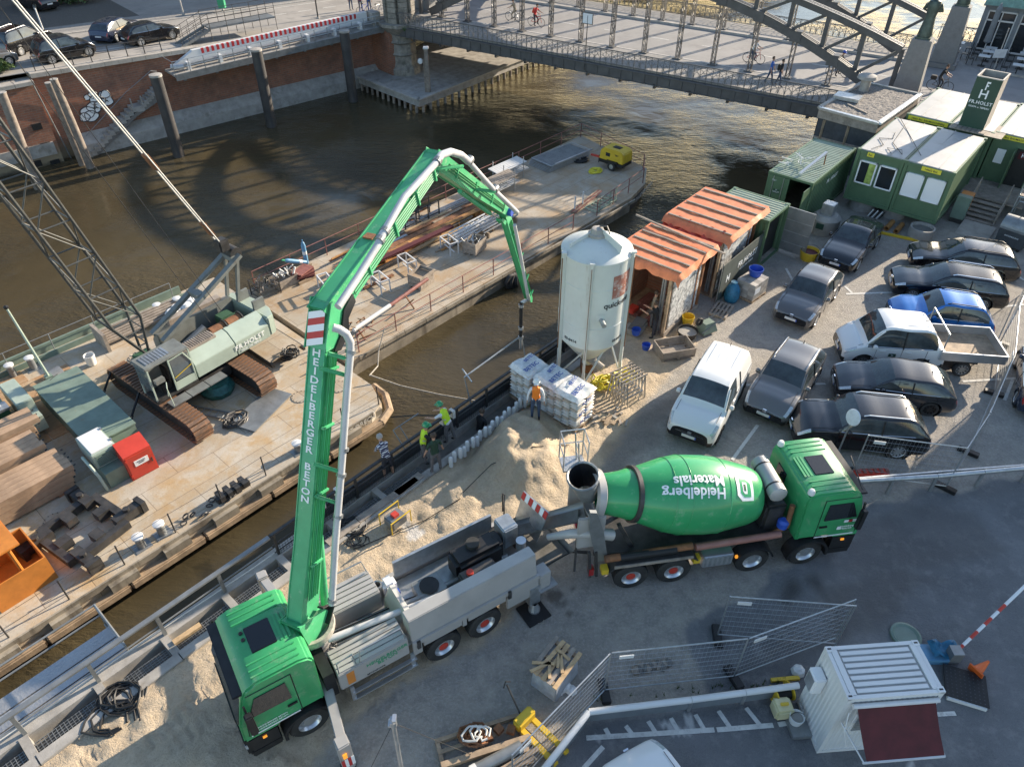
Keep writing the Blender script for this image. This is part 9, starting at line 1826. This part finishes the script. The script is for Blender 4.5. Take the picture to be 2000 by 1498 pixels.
# ---------------------------------------------------------------- mesh fence panels with block feet
def fence(A,B,lab,h=2.0,lay=None,feet=True):
    A=Vector((A.x,A.y,0));B=Vector((B.x,B.y,0)); d=B-A; L=d.length; o=thing('mesh_fence',lab,'fence',A,math.atan2(d.y,d.x),'site fence panels')
    for x in (0,L): MB().tube((x,0,.05),(x,0,h),.022,n=8).build('upright','galv',o)
    for z in (.15,h-.02): MB().tube((0,0,z),(L,0,z),.020,n=8).build('frame_rail','galv',o)
    m=MB(); n=int(L/.11)
    for i in range(1,n): m.tube((i*L/n,0,.15),(i*L/n,0,h),.0028,n=3,cap=False)
    for z in [.15+.23*i for i in range(1,8)]: m.tube((0,0,z),(L,0,z),.004,n=3,cap=False)
    m.build('wire_mesh','galv',o)
    if feet: MB().bx(-.35,.35,-.12,.12,0,.14).build('foot_block','black',o,bevel=.02).rotation_euler=(0,0,PI/2)
    MB().bx(.25,.62,-.012,.012,h-.35,h-.22).build('name_tag','white',o)
    return o
def fpx(a,b): return G(*a),G(*b)
pf=[((985,1560),(1178,1340)),((1178,1340),(1430,1322)),((1430,1322),(1590,1248)),((1590,1248),(1405,1240))]
fence(G(1000,1545),G(1180,1352),'fence panel beside the yellow pallet truck'); fence(G(1180,1352),G(1432,1325),'fence panel in front of the small dirt clump'); fence(G(1432,1325),G(1630,1250),'fence panel with block foot left of the kiosk'); fence(G(1400,1244),G(1630,1262),'fence panel swung open across the road, with wheel')
fence(G(1662,930),G(1845,955),'fence panel behind the mixer cab with red bar at its foot'); fence(G(1845,955),G(1890,885),'short fence panel beside the black off-roader',1.95); fence(G(1890,885),G(1940,770),'fence panel beside the dark grey hatchback'); fence(G(1940,770),G(1952,672),'fence panel beside the pick-up bed'); fence(G(1952,672),G(1995,575),'fence panel with white notice at the estate cars')
o=thing('mirror_post','round traffic mirror on a slanting pole behind the mixer cab','mirror',G(1632,895),R_(200)); MB().tube((0,0,0),(.1,.1,1.9),.03).build('pole','galv',o); MB().lathe([(.0,.03),(.28,.0),(.3,-.03),(0,-.05)],20,TR(.1,.1,2.1,0,R_(75))).build('mirror','shirt_white',o,smooth=True)
o=thing('barrier_board','red plastic barrier board lying behind the mixer cab','barrier',G(1700,925,.2),R_(3)); MB().bx(-.6,.6,-.15,.15,0,.12).build('board','red',o,bevel=.02)
for i in range(6): MB().bx(-.5+i*.2,-.4+i*.2,-.1,.1,.12,.16).build('rib','red_rail',o)
o=thing('dirt_clump','small clump of broken kerb and dirt in the road','rubble',GG(1272,1305),R_(8))
for i in range(12): MB().lathe([(0,-.1),(.12,-.05),(.14,.05),(.06,.12),(0,.13)],6,TR(-.45+i*.085,random.uniform(-.06,.08),.05,i,.3*i)).build('lump',('wood_grey','concrete_dark')[i%2],o)
o=thing('weeds','scrappy green weeds along the crash barrier','weeds',(0,0,0))
for i in range(60):
    u=random.uniform(1155,1540); v=1372-(u-1155)*.085+random.uniform(-14,0); p=GG(u,v)
    for k in range(3): MB().path([p,p+Vector((random.uniform(-.06,.06),random.uniform(-.06,.06),random.uniform(.06,.18)))],[.012,.003],4).build('blade','leaf',o) if i%2==0 else None
# ---------------------------------------------------------------- wood pallet pile, equipment pallet, pallet truck, post
o=thing('pallet_pile','broken pallet on a wrapped crate beside the pump lorry','pallet',GG(1083,1325),R_(52)); MB().add([(-.55,-.42,0),(.55,-.42,0),(.55,.42,0),(-.55,.42,0),(-.5,-.38,.75),(.5,-.38,.75),(.5,.38,.75),(-.5,.38,.75)],[(0,3,2,1),(4,5,6,7),(0,1,5,4),(1,2,6,5),(2,3,7,6),(3,0,4,7)]).build('wrapped_crate','plastic_grey' if 'plastic_grey' in MAT else mat('plastic_grey',(.36,.38,.4),.35,var=.2,vs=4,bump=.4,bs=8),o,bevel=.03)
for i in range(5): MB().box((0,-.38+i*.19,.86+.02*(i%2)),(1.25,.12,.03),Matrix.Rotation(random.uniform(-.05,.05),4,'Z')).build('deck_board',('wood_new','wood_grey')[i%3==1],o)
for x in (-.5,0,.5): MB().bx(x-.05,x+.05,-.42,.42,.75,.84).build('bearer','wood',o)
for i in range(6): MB().box((random.uniform(-.4,.4),random.uniform(-.3,.3),.92),(random.uniform(.3,.6),.08,.03),Matrix.Rotation(random.uniform(0,3),4,'Z')).build('slat','wood_new',o)
o=thing('plastic_hood_scrap','torn white plastic at the foot of the wrapped crate','wrapping',GG(1105,1350),0)
for i in range(4): MB().lathe([(0,0),(.16,.02),(.12,.12),(0,.16)],7,TR(i*.12-.2,.1*math.sin(i),0,i)).build('sheet','plastic_white',o)
o=thing('hand_pallet_truck','yellow hand pallet truck with two forks','pallet truck',GG(1030,1420),R_(-45))
for y in (-.2,.2): MB().bx(.0,1.2,y-.08,y+.08,.1,.18).build('fork','yellow',o,bevel=.02); MB().bx(1.0,1.1,y-.04,y+.04,.178,.185).build('roller_slot','black',o)
MB().bx(-.25,.02,-.3,.3,.1,.45).build('chassis','yellow',o,bevel=.04); MB().tube((-.25,0,.3),(-.75,0,1.15),.025).build('drawbar','dark_steel',o); MB().path([(-.75,-.12,1.15),(-.8,0,1.25),(-.75,.12,1.15)],.02,5).build('handle','black',o); MB().tube((-.25,-.1,.1),(-.25,.1,.1),.09,n=12).build('steer_wheel','black',o)
o=thing('equipment_pallet','timber pallet loaded with rusty chain, pipes and blocks','pallet',GG(945,1470),R_(18)); pallet(o,2.2,1.3,0,'wood'); MB().bx(-1.1,1.2,-.15,.0,.15,.28).build('beam','wood',o); MB().tube((-.3,-.45,.3),(.9,-.25,.3),.15,n=14).build('grey_pipe','grey_steel',o,smooth=True); MB().tube((-.45,-.48,.3),(-.3,-.45,.3),.16,n=14).build('pipe_end','white',o); MB().tube((-.55,-.5,.3),(-.45,-.48,.3),.08,n=12).build('red_cap','red',o)
for i in range(4): MB().box((.2+.3*i,.25+.1*(i%2),.22),(.2,.2,.16),Matrix.Rotation(i*.5,4,'Z')).build('steel_block','rust',o)
for i in range(3): MB().box((.3+.2*i,-.75+.1*i,.2+.05*i),(1.2,.12,.04),Matrix.Rotation(.1*i,4,'Z')).build('board','wood',o)
coil('chain_heap','heap of rusty reinforcement chain on the loaded pallet','chain',Matrix.Translation(GG(918,1445)+Zv*.18),.3,5,.03,'rust',31,.9); coil('sling','white lifting sling draped over the rusty chain','sling',Matrix.Translation(GG(925,1450)+Zv*.4),.25,1,.03,'cable_white',32,.4)
o=thing('scaffold_post','galvanised scaffold post with guy wires in the foreground','post',G(795,1560),0); top=GP(766,1402,G(795,1560),Vector((0,1,0)))-G(795,1560); MB().tube((0,0,0),top,.05,n=12).build('tube','galv',o,smooth=True); MB().tube(top*.93,top*.97,.085,n=10).build('clamp','galv',o)
for s in (-1,1): MB().tube(top*.95,(s*1.6,1.0*s,.0),.008,n=5).build('guy_wire','dark_steel',o)
for k in range(3): MB().bx(top.x-.1+.05*k,top.x-.02+.05*k,top.y-.08,top.y+.08,top.z-.25+.1*k,top.z-.18+.1*k).build('coupler','alu',o)
# street furniture on the far bank
for i,(u,v,hh) in enumerate(((358,28,5.0),(620,28,6.0),(95,88,2.4),(435,18,5.2))):
    p=G(u,v,2.0); p.z=stz(fl(p).x); o=thing('street_post',('pale lamp post on the far pavement','dark lamp post behind the flood gate','short white sign post beside the black off-roader','white mast with green box behind the steel stair')[i],'post',p); MB().tube((0,0,0),(0,0,hh),.07,.05,n=10).build('pole',('kerb','dark_steel','white','white')[i],o); MB().lathe([(.14,0),(.14,.1),(.08,.16)],10).build('base','concrete',o)
    if i==3: MB().bx(-.3,.3,-.25,.25,.3,1.5).build('box','green_text',o,bevel=.03)
    if i<2: MB().lathe([(.06,hh),(.2,hh+.1),(.2,hh+.3),(0,hh+.4)],12).build('lamp_head','white',o)
def bush(u,v,lab,r,hh):
    p=G(u,v,2.1); p.z=stz(fl(p).x); o=thing('shrub',lab,'shrub',p); rg=random.Random(u); q=MB()
    for i in range(900):
        a=rg.uniform(0,2*PI);b=rg.uniform(-.2,1);rr=r*rg.uniform(.5,1)*(1+.3*math.sin(3*a+b*4)); c=Vector((rr*math.cos(a)*math.sqrt(max(0,1-b*b*.8)),rr*math.sin(a)*math.sqrt(max(0,1-b*b*.8)),hh*(.3+.6*b))); d=Vector((rg.uniform(-1,1),rg.uniform(-1,1),rg.uniform(-1,1))).normalized(); x,y=frame(d); s=.09; q.quad(c-x*s-y*s,c+x*s-y*s*.4,c+x*s*.6+y*s,c-x*s*.6+y*s*.6)
    q.build('leaves','leaf',o,fix=False); MB().tube((0,0,0),(0,0,hh*.5),.06).build('stem','bark',o)
bush(140,6,'green shrub beside the black off-roader on the cobbles',1.5,1.4); bush(2,150,'dry shrub at the coping end of the brick wall',.9,.9); bush(165,3,'green shrub beyond the cobbled parking',1.6,1.5)
o=thing('weed_tuft','weeds growing on the ledge of the stone turret','weeds',G(790,62,1.5)-Zv*0,0)
for i in range(20): MB().path([(0,0,0),(random.uniform(-.3,.3),random.uniform(-.3,.3),random.uniform(.2,.5))],[.02,.005],4).build('blade','leaf',o)
